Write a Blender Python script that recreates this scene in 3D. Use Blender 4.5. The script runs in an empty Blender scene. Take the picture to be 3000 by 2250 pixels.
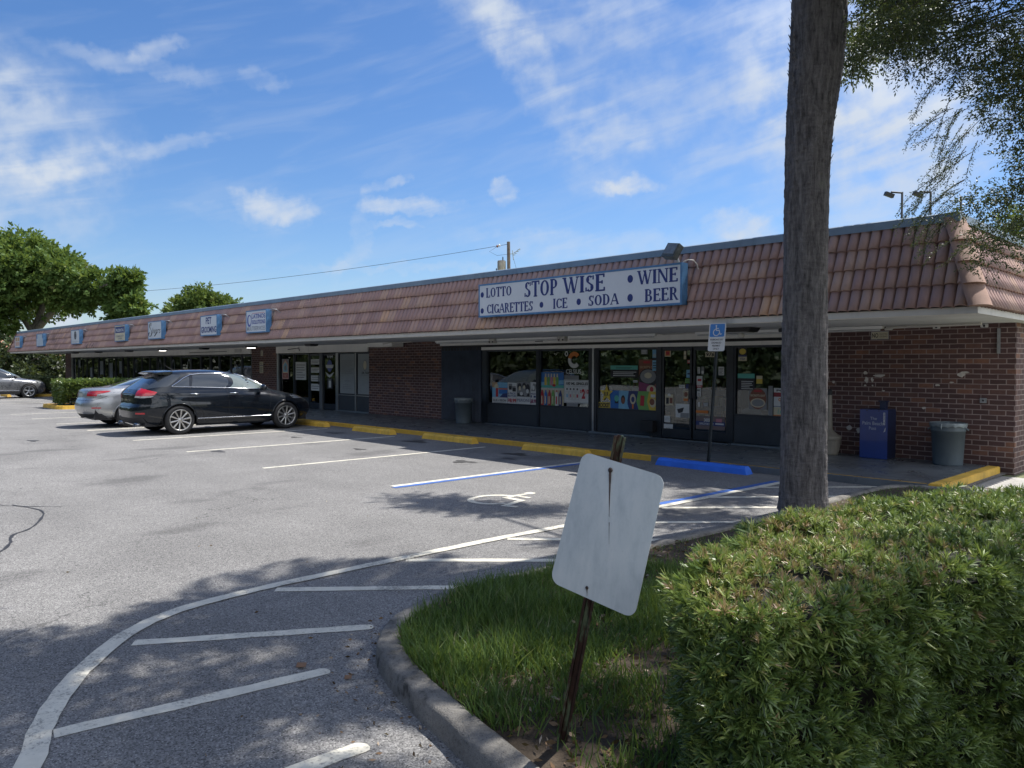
import bpy, bmesh, math, random
import numpy as np
from mathutils import Vector, Matrix
D=bpy.data; SC=bpy.context.scene; COL=SC.collection
rnd=random.Random(7); NR=np.random.RandomState(11)
R=math.radians
# ------------------------------------------------------------------ camera
cam=D.cameras.new('camera'); co=D.objects.new('camera',cam); COL.objects.link(co); SC.camera=co
cam.sensor_width=36; cam.lens=2253/3000*36; cam.clip_start=.05; cam.clip_end=3000
YAW=R(46.07); PIT=math.atan(55/2253); ROLL=R(.15)
f=Vector((-math.sin(YAW)*math.cos(PIT),math.cos(YAW)*math.cos(PIT),-math.sin(PIT)))
r0=Vector((math.cos(YAW),math.sin(YAW),0)); u0=r0.cross(f)
rr=r0*math.cos(ROLL)+u0*math.sin(ROLL); uu=u0*math.cos(ROLL)-r0*math.sin(ROLL)
co.matrix_world=Matrix(((rr.x,uu.x,-f.x,0),(rr.y,uu.y,-f.y,0),(rr.z,uu.z,-f.z,1.72),(0,0,0,1)))
# ------------------------------------------------------------------ exposure / sun / sky
SC.view_settings.view_transform='Standard'; SC.view_settings.look='None'; SC.view_settings.gamma=1
SC.view_settings.exposure=EXPO=0.66
SUN=Vector((.10,.555,1)).normalized()
sl=D.lights.new('sun','SUN'); sl.energy=4.9; sl.angle=R(.53); sl.color=(1,.955,.89)
so=D.objects.new('sun',sl); COL.objects.link(so); so.rotation_euler=SUN.to_track_quat('Z','Y').to_euler(); so.location=(0,0,60)
world=D.worlds.new('World'); SC.world=world; world.use_nodes=True
CLOUDS=[(168.6, 14.6, -168, 4.9, 3.6, 0.5), (168.1, 10.5, 167, 4.2, 3.04, 0.58), (169.5, 16.8, -156, 2.4, 1.68, 0.32), (162.3, 19.1, -173, 4.4, 0.64, 0.36), (160.7, 20.1, 158, 1.5, 0.64, 0.45), (160.4, 14.6, 168, 3.5, 0.56, 0.36), (165.9, 13.0, 166, 4.2, 1.12, 0.22), (154.0, 19.4, -177, 1.2, 0.64, 0.35), (134.6, 21.1, -127, 6.3, 1.5, 0.42), (137.0, 23.5, -134, 3.8, 1.6, 0.4), (129.6, 23.9, -174, 5.7, 1.36, 0.42), (125.5, 18.2, -153, 6.7, 3.04, 0.42), (129.5, 15.3, -162, 2.9, 2.4, 0.36), (110.8, 16.8, -130, 6.5, 6.5, 0.95), (116.6, 20.6, -137, 4.5, 4, 0.55), (153.0, 11.1, -180, 2.2, 0.96, 0.95), (143.6, 11.4, 180, 2.9, 0.56, 0.85), (144.5, 10.0, -179, 1.5, 0.32, 0.6), (136.7, 12.8, -174, 1.2, 0.64, 0.9), (127.4, 13.1, -177, 2.0, 0.64, 0.9), (119.3, 9.9, -165, 2.0, 0.96, 0.8), (145.2, 12.9, 152, 1.4, 0.4, 0.5), (147.5, 8.9, 111, 2.5, 0.64, 0.35), (131.8, 8.8, -177, 7.1, 0.96, 0.43), (144.8, 7.0, 179, 7.2, 0.28, 0.29), (121.2, 8.6, 178, 3.4, 1.12, 0.36), (166.5, 2.9, 164, 1.1, 0.8, 1.0), (156.0, 10.1, -171, 3.7, 0.32, 0.11)]
class NT:
    def __init__(s,tree): s.t=tree; s.n=tree.nodes; s.l=tree.links; s.n.clear()
    def node(s,typ,**kw):
        n=s.n.new(typ)
        for k,v in kw.items():
            if k in n.bl_rna.properties and k not in('inputs',): setattr(n,k,v)
        return n
    def inp(s,n,i,v):
        if v is None: return
        if isinstance(v,bpy.types.NodeSocket): s.l.new(v,n.inputs[i])
        else:
            sk=n.inputs[i]
            if sk.type=='RGBA' and len(v)==3: v=(*v,1)
            sk.default_value=v
    def math(s,op,a,b=None,c=None,clamp=False):
        n=s.n.new('ShaderNodeMath'); n.operation=op; n.use_clamp=clamp
        s.inp(n,0,a); s.inp(n,1,b); s.inp(n,2,c); return n.outputs[0]
    def vmath(s,op,a,b=None,sc=None):
        n=s.n.new('ShaderNodeVectorMath'); n.operation=op; s.inp(n,0,a); s.inp(n,1,b)
        if sc is not None: s.inp(n,3,sc)
        return n.outputs[1] if op in('DOT_PRODUCT','LENGTH','DISTANCE') else n.outputs[0]
    def mix(s,fac,a,b,mode='MIX'):
        n=s.n.new('ShaderNodeMix'); n.data_type='RGBA'; n.blend_type=mode; s.inp(n,0,fac); s.inp(n,6,a); s.inp(n,7,b); return n.outputs[2]
    def noise(s,vec,scale=5,detail=3,rough=.5,dist=0,out=0,dim='3D'):
        n=s.n.new('ShaderNodeTexNoise'); n.noise_dimensions=dim
        if vec is not None: s.l.new(vec,n.inputs['Vector'])
        n.inputs['Scale'].default_value=scale; n.inputs['Detail'].default_value=detail; n.inputs['Roughness'].default_value=rough; n.inputs['Distortion'].default_value=dist
        return n.outputs[out]
    def voro(s,vec,scale=5,feature='F1',out='Distance',rand=1):
        n=s.n.new('ShaderNodeTexVoronoi'); n.feature=feature
        if vec is not None: s.l.new(vec,n.inputs['Vector'])
        n.inputs['Scale'].default_value=scale; n.inputs['Randomness'].default_value=rand
        return n.outputs[out]
    def ramp(s,fac,pts,interp='LINEAR'):
        n=s.n.new('ShaderNodeValToRGB'); n.color_ramp.interpolation=interp
        e=n.color_ramp.elements
        while len(e)<len(pts): e.new(.5)
        for k,(p,c) in enumerate(pts):
            e[k].position=p; c=(c,c,c) if not hasattr(c,'__len__') else c; e[k].color=(*c,1)
        s.inp(n,0,fac); return n.outputs[0]
    def mapr(s,v,a,b,c=0,d=1,kind='SMOOTHSTEP'):
        n=s.n.new('ShaderNodeMapRange'); n.interpolation_type=kind; s.inp(n,0,v)
        for i,x in enumerate((a,b,c,d)): n.inputs[i+1].default_value=x
        return n.outputs[0]
    def scale(s,vec,v):
        n=s.n.new('ShaderNodeMapping'); s.l.new(vec,n.inputs[0]); n.inputs['Scale'].default_value=v; return n.outputs[0]
    def comb(s,x,y,z=0):
        n=s.n.new('ShaderNodeCombineXYZ'); s.inp(n,0,x); s.inp(n,1,y); s.inp(n,2,z); return n.outputs[0]
    def sep(s,v):
        n=s.n.new('ShaderNodeSeparateXYZ'); s.l.new(v,n.inputs[0]); return n.outputs
def build_world():
    t=NT(world.node_tree); sky=t.node('ShaderNodeTexSky'); sky.sky_type='NISHITA'; sky.sun_disc=False
    sky.sun_elevation=math.asin(SUN.z); sky.sun_rotation=math.atan2(SUN.x,SUN.y)
    sky.air_density=1.0; sky.dust_density=.6; sky.ozone_density=2.5
    tc=t.node('ShaderNodeTexCoord'); g=tc.outputs['Generated']
    x,y,z=t.sep(t.vmath('NORMALIZE',g))
    el=t.math('MULTIPLY',t.math('ARCSINE',z),57.2958); az=t.math('MULTIPLY',t.math('ARCTAN2',y,x),57.2958)
    ce=t.math('SQRT',t.math('SUBTRACT',1.0,t.math('MULTIPLY',z,z)))
    # warp so that every bank gets frayed, wind-drawn edges
    wp=t.comb(az,el,0)
    w1=t.sep(t.noise(wp,.22,4,.6,out=1)); w2=t.sep(t.noise(wp,1.1,4,.6,out=1))
    aw=t.math('ADD',az,t.math('ADD',t.math('MULTIPLY_ADD',w1[0],5.,-2.5),t.math('MULTIPLY_ADD',w2[0],1.5,-.75)))
    ew=t.math('ADD',el,t.math('ADD',t.math('MULTIPLY_ADD',w1[1],3.,-1.5),t.math('MULTIPLY_ADD',w2[1],1.1,-.55)))
    total=None
    for a,e,ang,ra,rb,s in CLOUDS:
        da=t.math('MULTIPLY',t.math('SUBTRACT',aw,a),math.cos(R(e))); de=t.math('SUBTRACT',ew,e)
        c,sn=math.cos(R(ang)),math.sin(R(ang))
        p=t.math('ADD',t.math('MULTIPLY',da,c/ra),t.math('MULTIPLY',de,sn/ra))
        q=t.math('ADD',t.math('MULTIPLY',da,-sn/rb),t.math('MULTIPLY',de,c/rb))
        d2=t.math('ADD',t.math('MULTIPLY',p,p),t.math('MULTIPLY',q,q))
        m=t.math('MULTIPLY',t.mapr(d2,2.2,0.0,0,1),s)
        total=m if total is None else t.math('ADD',total,m)
    # streaky cirrus grain, drawn out along the wind
    st=t.vmath('ADD',t.comb(t.math('MULTIPLY_ADD',el,.9,t.math('MULTIPLY',az,.30)),t.math('MULTIPLY_ADD',az,-.10,t.math('MULTIPLY',el,.25)),0),(0,0,0))
    n1=t.noise(st,.6,4,.55,.5); n2=t.noise(wp,.5,5,.52)
    tex=t.mapr(t.math('ADD',t.math('MULTIPLY',n1,.45),t.math('MULTIPLY',n2,.55)),.30,.68,.1,1.0)
    # thin haze veil elsewhere; unseen cloud behind the viewer brightened to lift the shade
    back=t.mapr(x,-.1,.5,0,1)
    bn=t.mapr(t.noise(t.vmath('DIVIDE',g,t.comb(t.math('ADD',t.math('ABSOLUTE',z),.2),t.math('ADD',t.math('ABSOLUTE',z),.2),1)),1.6,6,.6),.36,.6,.05,.95)
    veil=t.math('MULTIPLY',t.mapr(n1,.42,.75,0,1),.15)
    dens=t.math('ADD',t.math('MULTIPLY',total,tex),t.math('ADD',t.math('MULTIPLY',back,bn),veil),clamp=True)
    dens=t.math('MINIMUM',dens,.97); dens=t.math('MULTIPLY',dens,t.mapr(el,-1,2,0,1))
    hs=t.node('ShaderNodeHueSaturation'); t.l.new(sky.outputs[0],hs.inputs['Color']); hs.inputs['Saturation'].default_value=1.2; hs.inputs['Value'].default_value=1.0
    skyc=t.mix(1.0,hs.outputs[0],(.93,1.0,1.16),'MULTIPLY')
    glow=t.mapr(t.vmath('DOT_PRODUCT',t.vmath('NORMALIZE',g),tuple(SUN)),.62,.95,0,1)
    cl=t.mix(t.math('MAXIMUM',back,glow),SKYC,SKYB)
    col=t.mix(dens,skyc,cl)
    bg=t.node('ShaderNodeBackground'); t.l.new(col,bg.inputs[0]); bg.inputs[1].default_value=SKYS
    out=t.node('ShaderNodeOutputWorld'); t.l.new(bg.outputs[0],out.inputs[0])
SKYS=.078; SKYC=(5.2,5.8,6.7); SKYB=(14.5,15,16)
build_world()
# ------------------------------------------------------------------ materials
def newmat(name):
    m=D.materials.new(name); m.use_nodes=True; return m,NT(m.node_tree)
def bsdf(t,col,rough=.6,metal=0,normal=None,spec=.5,coat=0,trans=0,emit=None):
    b=t.node('ShaderNodeBsdfPrincipled'); t.inp(b,'Base Color',col); t.inp(b,'Roughness',rough); t.inp(b,'Metallic',metal)
    b.inputs['Specular IOR Level'].default_value=spec; b.inputs['Coat Weight'].default_value=coat; b.inputs['Coat Roughness'].default_value=.03
    if normal is not None: t.l.new(normal,b.inputs['Normal'])
    if emit: b.inputs['Emission Color'].default_value=(*emit[:3],1); b.inputs['Emission Strength'].default_value=emit[3]
    return b
def outp(t,b):
    o=t.node('ShaderNodeOutputMaterial'); t.l.new(b.outputs[0] if hasattr(b,'outputs') else b,o.inputs[0])
def bump(t,h,st=.3,dist=.01):
    n=t.node('ShaderNodeBump'); t.l.new(h,n.inputs['Height']); n.inputs['Strength'].default_value=st; n.inputs['Distance'].default_value=dist; return n.outputs[0]
def obj_co(t): return t.node('ShaderNodeTexCoord').outputs['Object']
MC={}
def pm(name,col,rough=.6,metal=0,var=.12,vs=4,bs=0,bsc=60,spec=.5,coat=0,emit=None,stain=0,rvar=.0):
    """painted / plain material: base colour with gentle uneven wear and grain"""
    if name in MC: return MC[name]
    m,t=newmat(name); c=obj_co(t)
    n=t.noise(c,vs,5,.6)
    lo=tuple(max(0,x*(1-var)) for x in col); hi=tuple(min(1,x*(1+var)) for x in col)
    cc=t.ramp(n,[(.3,lo),(.7,hi)])
    if stain:
        s2=t.mapr(t.noise(t.scale(c,(2.5,2.5,.35)),2.2,6,.65),.5,.75,0,stain)
        cc=t.mix(s2,cc,tuple(x*.35+.012 for x in col))
    nb=bump(t,t.noise(c,bsc,3,.6),bs,.004) if bs else None
    rg=t.mapr(t.noise(c,vs*3,3,.5),.3,.7,max(0,rough-rvar),min(1,rough+rvar)) if rvar else rough
    outp(t,bsdf(t,cc,rg,metal,nb,spec,coat,emit=emit)); MC[name]=m; return m
def brick_mat():
    m,t=newmat('red_brick'); c=obj_co(t); x,y,z=t.sep(c)
    v=t.comb(t.math('ADD',x,y),z,0)
    wob=t.noise(v,7,2,.5,out=1); v=t.vmath('ADD',v,t.vmath('MULTIPLY',t.vmath('SUBTRACT',wob,(.5,.5,.5)),(.012,.010,0)))
    b=t.node('ShaderNodeTexBrick'); t.l.new(v,b.inputs['Vector'])
    b.inputs['Scale'].default_value=1; b.inputs['Brick Width'].default_value=.24; b.inputs['Row Height'].default_value=.084
    b.inputs['Mortar Size'].default_value=.0085; b.inputs['Mortar Smooth'].default_value=.25
    b.inputs['Color1'].default_value=(0,0,0,1); b.inputs['Color2'].default_value=(1,1,1,1); b.inputs['Mortar'].default_value=(.5,.5,.5,1)
    b.offset=.5
    rid=t.ramp(b.outputs['Color'],[(0,(.085,.050,.048)),(.3,(.115,.066,.062)),(.6,(.10,.056,.056)),(.86,(.15,.082,.068)),(.96,(.23,.115,.08)),(1,(.27,.13,.085))])
    n=t.noise(c,9,5,.65); br=t.mix(t.mapr(n,.35,.75,0,.4),rid,(.075,.045,.045))
    chip=t.mapr(t.noise(c,3.3,7,.72),.66,.71,0,.75); br=t.mix(chip,br,(.30,.23,.21))
    smoke=t.mapr(t.noise(c,1.1,4,.6),.42,.75,0,.45); br=t.mix(smoke,br,(.085,.06,.06))
    col=t.mix(b.outputs['Fac'],br,t.ramp(t.noise(c,6,3,.5),[(.3,(.24,.185,.175)),(.7,(.36,.29,.27))]))
    h=t.math('ADD',t.math('MULTIPLY',t.math('SUBTRACT',1.0,b.outputs['Fac']),1.0),t.math('MULTIPLY',t.noise(c,60,3,.6),.35))
    outp(t,bsdf(t,col,.85,0,bump(t,h,.7,.008),.3)); return m
def asphalt_mat():
    m,t=newmat('worn_asphalt'); c=obj_co(t)
    grain=t.voro(c,135,out='Color'); gx=t.sep(grain)[0]; fine=t.noise(c,230,2,.6); mid=t.noise(c,26,4,.65); big=t.noise(c,.55,5,.6); big2=t.noise(t.scale(c,(.35,1.3,1)),.9,4,.6)
    v=t.math('ADD',t.math('MULTIPLY',gx,.34),t.math('ADD',t.math('MULTIPLY',fine,.26),t.math('ADD',t.math('MULTIPLY',mid,.22),t.math('ADD',t.math('MULTIPLY',big,.28),t.math('MULTIPLY',big2,.14)))))
    col=t.ramp(v,[(.38,(.075,.0735,.072)),(.56,(.147,.145,.142)),(.72,(.222,.219,.214)),(.9,(.37,.36,.35))])
    # pale stone chips
    chips=t.math('MULTIPLY',t.math('GREATER_THAN',gx,.925),t.math('LESS_THAN',t.voro(c,135),.36)); col=t.mix(t.math('MULTIPLY',chips,.6),col,(.44,.43,.41))
    pits=t.math('LESS_THAN',gx,.09); col=t.mix(t.math('MULTIPLY',pits,.6),col,(.045,.044,.044))
    # dark dripped-oil patches and tyre-darkened areas
    st=t.mapr(t.noise(t.scale(c,(1.0,.5,1)),.85,4,.55),.57,.70,0,.42); col=t.mix(st,col,(.055,.054,.055))
    # hairline cracks
    wc=t.vmath('ADD',c,t.vmath('SCALE',t.noise(c,1.3,4,.7,out=1),sc=1.1))
    ed=t.voro(wc,.24,'DISTANCE_TO_EDGE'); cr=t.math('MULTIPLY',t.math('LESS_THAN',ed,.0022),t.mapr(t.noise(c,.35,2,.5),.49,.57,0,1)); col=t.mix(t.math('MULTIPLY',cr,.5),col,(.03,.03,.03))
    h=t.math('ADD',t.math('MULTIPLY',gx,.7),t.math('MULTIPLY',fine,.6))
    outp(t,bsdf(t,col,.9,0,bump(t,h,.55,.006),.25)); return m
def paint_mark(name,col,wear=.75):
    m,t=newmat(name); c=obj_co(t)
    n=t.math('ADD',t.math('MULTIPLY',t.noise(c,55,4,.7),.6),t.math('MULTIPLY',t.noise(c,3,4,.6),.5))
    a=t.mapr(n,.55,.70,0,wear); cc=t.mix(a,t.ramp(t.noise(c,11,4,.6),[(.3,tuple(x*.82 for x in col)),(.7,col)]),(.13,.127,.12))
    outp(t,bsdf(t,cc,.75,0,bump(t,t.noise(c,180,3,.6),.35,.004),.3)); return m
def concrete_mat(name,col,dark=.5,bs=.5):
    m,t=newmat(name); c=obj_co(t)
    v=t.math('ADD',t.math('MULTIPLY',t.noise(c,3,6,.65),.5),t.math('MULTIPLY',t.noise(c,40,5,.7),.5))
    cc=t.ramp(v,[(.3,tuple(x*.5 for x in col)),(.5,col),(.68,tuple(min(1,x*1.35) for x in col))])
    pit=t.mapr(t.noise(c,120,3,.6),.6,.68,0,dark); cc=t.mix(pit,cc,tuple(x*.3 for x in col))
    blk=t.mapr(t.noise(c,5,6,.7),.53,.68,0,dark); cc=t.mix(blk,cc,tuple(x*.28 for x in col))
    h=t.math('ADD',t.noise(c,50,6,.7),t.math('MULTIPLY',t.noise(c,170,3,.6),.5))
    outp(t,bsdf(t,cc,.92,0,bump(t,h,bs,.01),.25)); return m
def leaf_mat(name,cols,rough=.5,transl=.35,spec=.4,br=1.0):
    """leaf colours differ leaf by leaf through the mesh's own 'tint' value"""
    m,t=newmat(name); a=t.node('ShaderNodeAttribute'); a.attribute_name='tint'
    cc=t.ramp(a.outputs['Fac'],[(p,tuple(x*br for x in c)) for p,c in cols])
    b=bsdf(t,cc,rough,0,None,spec); tr=t.node('ShaderNodeBsdfTranslucent')
    t.l.new(t.mix(.5,cc,(.25,.32,.05),'MIX') if transl>0 else cc,tr.inputs[0])
    mx=t.node('ShaderNodeMixShader'); mx.inputs[0].default_value=transl; t.l.new(b.outputs[0],mx.inputs[1]); t.l.new(tr.outputs[0],mx.inputs[2]); outp(t,mx); return m
def tile_mat():
    m,t=newmat('clay_roof_tile'); c=obj_co(t); a=t.node('ShaderNodeAttribute'); a.attribute_name='tint'
    cc=t.ramp(a.outputs['Fac'],[(0,(.298,.193,.176)),(.25,(.381,.248,.216)),(.5,(.339,.218,.200)),(.75,(.419,.277,.232)),(.93,(.44,.30,.24)),(.985,(.47,.31,.235)),(1,(.54,.34,.22))])
    st=t.mapr(t.noise(t.scale(c,(1,1,.16)),7,5,.65),.45,.75,0,.4); cc=t.mix(st,cc,(.24,.195,.20))
    ch=t.mapr(t.noise(c,1.7,5,.6),.5,.72,0,.45); cc=t.mix(t.math('MULTIPLY',ch,.7),cc,(.30,.235,.225))
    x,y,z=t.sep(c)
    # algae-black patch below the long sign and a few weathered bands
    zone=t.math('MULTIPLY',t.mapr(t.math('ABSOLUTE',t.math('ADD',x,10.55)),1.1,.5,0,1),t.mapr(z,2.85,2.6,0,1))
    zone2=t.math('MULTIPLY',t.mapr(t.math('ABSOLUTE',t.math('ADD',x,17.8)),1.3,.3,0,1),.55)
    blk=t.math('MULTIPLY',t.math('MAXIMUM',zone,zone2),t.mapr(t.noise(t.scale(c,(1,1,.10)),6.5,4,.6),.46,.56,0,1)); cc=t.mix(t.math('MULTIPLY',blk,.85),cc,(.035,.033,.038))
    outp(t,bsdf(t,cc,.72,0,bump(t,t.noise(c,70,4,.6),.25,.004),.35)); return m
def glass_mat(name,tint=(.62,.68,.7),refl=1.0,base=.015):
    m,t=newmat(name); tr=t.node('ShaderNodeBsdfTransparent'); tr.inputs[0].default_value=(*tint,1)
    gl=t.node('ShaderNodeBsdfGlossy'); gl.inputs['Roughness'].default_value=.0; gl.inputs['Color'].default_value=(refl,refl,refl,1)
    c=obj_co(t); gl_n=bump(t,t.noise(c,1.4,2,.4),.03,.05); t.l.new(gl_n,gl.inputs['Normal'])
    fr=t.node('ShaderNodeFresnel'); fr.inputs[0].default_value=1.5
    mx=t.node('ShaderNodeMixShader'); t.l.new(t.math('ADD',t.math('MULTIPLY',fr.outputs[0],1.05),base,clamp=True),mx.inputs[0]); t.l.new(tr.outputs[0],mx.inputs[1]); t.l.new(gl.outputs[0],mx.inputs[2]); outp(t,mx); return m
def carpaint(name,col,metal=.5,rough=.3,dust=.08):
    m,t=newmat(name); c=obj_co(t)
    d=t.mapr(t.noise(c,5,5,.6),.4,.8,0,dust); cc=t.mix(d,col,(.28,.26,.23))
    rg=t.mapr(t.noise(c,8,4,.6),.3,.8,rough*.8,rough*1.3)
    outp(t,bsdf(t,cc,rg,metal,None,.5 if metal>.3 else .12,1.0)); return m
M=dict(
 brick=brick_mat(), asphalt=asphalt_mat(), white_line=paint_mark('white_road_paint',(.66,.63,.53)), yellow=paint_mark('yellow_kerb_paint',(.62,.37,.05),.35),
 ylw_bright=pm('yellow_concrete_paint',(.68,.42,.06),.7,var=.2,vs=3,bs=.4,stain=.5), blue_line=paint_mark('blue_road_paint',(.045,.13,.42),.35),
 blue_stop=pm('blue_concrete_paint',(.030,.15,.68),.55,var=.12,bs=.2,bsc=30), kerb=concrete_mat('weathered_kerb_concrete',(.20,.19,.172),.95,1.0),
 sidewalk=concrete_mat('pale_sidewalk_concrete',(.34,.33,.31),.3,.3), walk=pm('dark_grey_walkway_paint',(.115,.128,.14),.38,var=.25,vs=1.2,bs=.1,stain=.25,rvar=.12),
 soil=concrete_mat('leaf_litter_soil',(.065,.050,.036),.6,1.0), tile=tile_mat(), cap_metal=pm('blue_grey_coping_metal',(.20,.26,.32),.45,.2,var=.12,vs=2,stain=.3),
 hip=pm('hip_tile_clay',(.34,.215,.165),.75,var=.25,vs=3,bs=.3,stain=.4), fascia=pm('cream_fascia_paint',(.60,.58,.54),.6,var=.08,vs=2,stain=.2,bs=.05),
 soffit=pm('grey_soffit_paint',(.62,.63,.64),.7,var=.1,vs=1.5,stain=.2,bs=.1), beige=pm('beige_header_paint',(.82,.80,.75),.65,var=.08,vs=1.3,stain=.18,bs=.05),
 bronze=pm('dark_bronze_frame',(.026,.032,.042),.35,.3,var=.2), kick=pm('dark_kick_panel',(.030,.037,.046),.5,var=.2,vs=2,bs=.05), steel=pm('brushed_aluminium',(.36,.37,.38),.35,.9,var=.1),
 shutter=pm('navy_shutter_steel',(.040,.058,.095),.5,.2,var=.25,vs=3,stain=.3), glass=glass_mat('shop_window_glass',(.55,.62,.64)),
 dark=pm('dark_interior',(.035,.036,.038),.8), darkwall=pm('dim_interior_wall',(.13,.12,.11),.8), black=pm('black_plastic',(.015,.015,.017),.5), rubber=pm('tyre_rubber',(.018,.018,.019),.75,bs=.2,bsc=80),
 white=pm('white_enamel',(.62,.62,.60),.45,var=.06,vs=3,stain=.08), signwhite=pm('sign_face_acrylic',(.60,.63,.66),.35,var=.05,vs=1.5,stain=.06), signblue=pm('faded_blue_sign_cabinet',(.075,.19,.36),.45,var=.22,vs=4,stain=.15,bs=.05),
 navy=pm('navy_sign_lettering',(.018,.033,.16),.5,var=.1), galv=pm('galvanised_steel',(.35,.36,.37),.5,.6,var=.2,vs=8), conduit=pm('painted_conduit',(.52,.50,.46),.55,var=.1))
def flat(name,col,rough=.55): return pm(name,col,rough,var=.07,vs=9)
C_=dict(red=flat('print_red',(.42,.03,.04)),orange=flat('print_orange',(.55,.17,.03)),yellow=flat('print_yellow',(.60,.45,.06)),green=flat('print_green',(.16,.36,.10)),teal=flat('print_teal',(.10,.42,.36)),
 blue=flat('print_blue',(.03,.15,.45)),lblue=flat('print_light_blue',(.18,.42,.62)),white=flat('print_white',(.58,.60,.60)),grey=flat('print_grey',(.22,.23,.24)),black=flat('print_black',(.02,.02,.025)),
 brown=flat('print_brown',(.20,.075,.045)),pink=flat('print_pink',(.50,.20,.25)),cream=flat('print_cream',(.55,.50,.36)),navy=flat('print_navy',(.03,.045,.16)),purple=flat('print_plum',(.22,.04,.12)),sand=flat('print_sand',(.42,.28,.16)))
# ------------------------------------------------------------------ mesh helpers
OFF={}
def link(o,parent=None):
    COL.objects.link(o)
    if parent is not None: o.parent=parent
    return o
def tag(o,label=None,cat=None,group=None,kind=None):
    if label: o['label']=label
    if cat: o['category']=cat
    if group: o['group']=group
    if kind: o['kind']=kind
    return o
def thing(name,label,cat,loc=(0,0,0),rz=0,group=None):
    o=D.objects.new(name,None); o.empty_display_size=.2; COL.objects.link(o); o.location=loc; o.rotation_euler=(0,0,rz); OFF[o.name]=Vector(loc) if rz==0 else Vector((0,0,0))
    return tag(o,label,cat,group)
class MB:
    def __init__(s): s.v=[]; s.f=[]; s.mi=[]; s.sm=[]; s.m=0; s.smooth=False
    def add(s,vs,fs,smooth=None):
        b=len(s.v); s.v+= [tuple(p) for p in vs]; s.f+=[tuple(b+i for i in q) for q in fs]
        s.mi+=[s.m]*len(fs); s.sm+=[s.smooth if smooth is None else smooth]*len(fs); return s
    def box(s,x0,y0,z0,x1,y1,z1,bev=0):
        x0,x1=min(x0,x1),max(x0,x1); y0,y1=min(y0,y1),max(y0,y1); z0,z1=min(z0,z1),max(z0,z1)
        if bev<=0:
            v=[(x,y,z) for z in (z0,z1) for y in (y0,y1) for x in (x0,x1)]
            return s.add(v,[(0,2,3,1),(4,5,7,6),(0,1,5,4),(2,6,7,3),(0,4,6,2),(1,3,7,5)],False)
        bm=bmesh.new(); bmesh.ops.create_cube(bm,size=1)
        for q in bm.verts: q.co=Vector(((x0+x1)/2+q.co.x*(x1-x0),(y0+y1)/2+q.co.y*(y1-y0),(z0+z1)/2+q.co.z*(z1-z0)))
        bmesh.ops.bevel(bm,geom=bm.edges[:],offset=bev,segments=2,affect='EDGES'); s.bm(bm); return s
    def bm(s,bm,smooth=False):
        bm.verts.ensure_lookup_table(); bm.verts.index_update(); s.add([q.co[:] for q in bm.verts],[[v.index for v in fc.verts] for fc in bm.faces],smooth); bm.free(); return s
    def prism(s,pts,axis,a,b):
        """extrude a 2-D outline; axis 'y': pts=(x,z); 'z': pts=(x,y); 'x': pts=(y,z)"""
        n=len(pts); mk={'y':lambda p,c:(p[0],c,p[1]),'z':lambda p,c:(p[0],p[1],c),'x':lambda p,c:(c,p[0],p[1])}[axis]
        v=[mk(p,a) for p in pts]+[mk(p,b) for p in pts]
        fs=[tuple(range(n-1,-1,-1)),tuple(range(n,2*n))]+[(i,(i+1)%n,n+(i+1)%n,n+i) for i in range(n)]
        return s.add(v,fs,False)
    def tube(s,pts,r,n=8,cap=True,smooth=True):
        pts=[Vector(p) for p in pts]; k=len(pts); rs=r if hasattr(r,'__len__') else [r]*k; vs=[]; up=None
        for i,p in enumerate(pts):
            d=(pts[min(i+1,k-1)]-pts[max(i-1,0)]).normalized()
            if up is None: up=d.orthogonal().normalized()
            a=(up-d*up.dot(d)); a=a.normalized() if a.length>1e-6 else d.orthogonal().normalized(); up=a; b=d.cross(a)
            vs+=[p+(a*math.cos(2*math.pi*j/n)+b*math.sin(2*math.pi*j/n))*rs[i] for j in range(n)]
        fs=[(i*n+j,i*n+(j+1)%n,(i+1)*n+(j+1)%n,(i+1)*n+j) for i in range(k-1) for j in range(n)]
        s.add(vs,fs,smooth)
        if cap: s.add(vs[:n],[tuple(range(n-1,-1,-1))],False); s.add(vs[-n:],[tuple(range(n))],False)
        return s
    def lathe(s,prof,c=(0,0,0),n=24,axis='z',smooth=True,sx=1,sy=1):
        vs=[]
        for (r,h) in prof:
            for j in range(n):
                a=2*math.pi*j/n; x,y=r*math.cos(a)*sx,r*math.sin(a)*sy
                vs.append({'z':(c[0]+x,c[1]+y,c[2]+h),'y':(c[0]+x,c[1]+h,c[2]+y),'x':(c[0]+h,c[1]+x,c[2]+y)}[axis])
        fs=[(i*n+j,i*n+(j+1)%n,(i+1)*n+(j+1)%n,(i+1)*n+j) for i in range(len(prof)-1) for j in range(n)]
        return s.add(vs,fs,smooth)
    def disc(s,x,y,z,rx,rz,n=24,th=.002):
        return s.prism([(x+rx*math.cos(2*math.pi*i/n),z+rz*math.sin(2*math.pi*i/n)) for i in range(n)],'y',y,y-th)
    def ring(s,x,y,z,r1,r2,n=28,a0=0,a1=360,th=.002,ex=1,ez=1):
        A=[R(a0+(a1-a0)*i/n) for i in range(n+1)]
        for i in range(n):
            p=[(x+q*math.cos(a)*ex,z+q*math.sin(a)*ez) for q,a in ((r1,A[i]),(r2,A[i]),(r2,A[i+1]),(r1,A[i+1]))]; s.prism(p,'y',y,y-th)
        return s
    def grid(s,P,smooth=True,flip=False):
        n=len(P); m=len(P[0]); v=[p for row in P for p in row]
        q=[(i*m+j,i*m+j+1,(i+1)*m+j+1,(i+1)*m+j) for i in range(n-1) for j in range(m-1)]
        if flip: q=[t[::-1] for t in q]
        return s.add(v,q,smooth)
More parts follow.
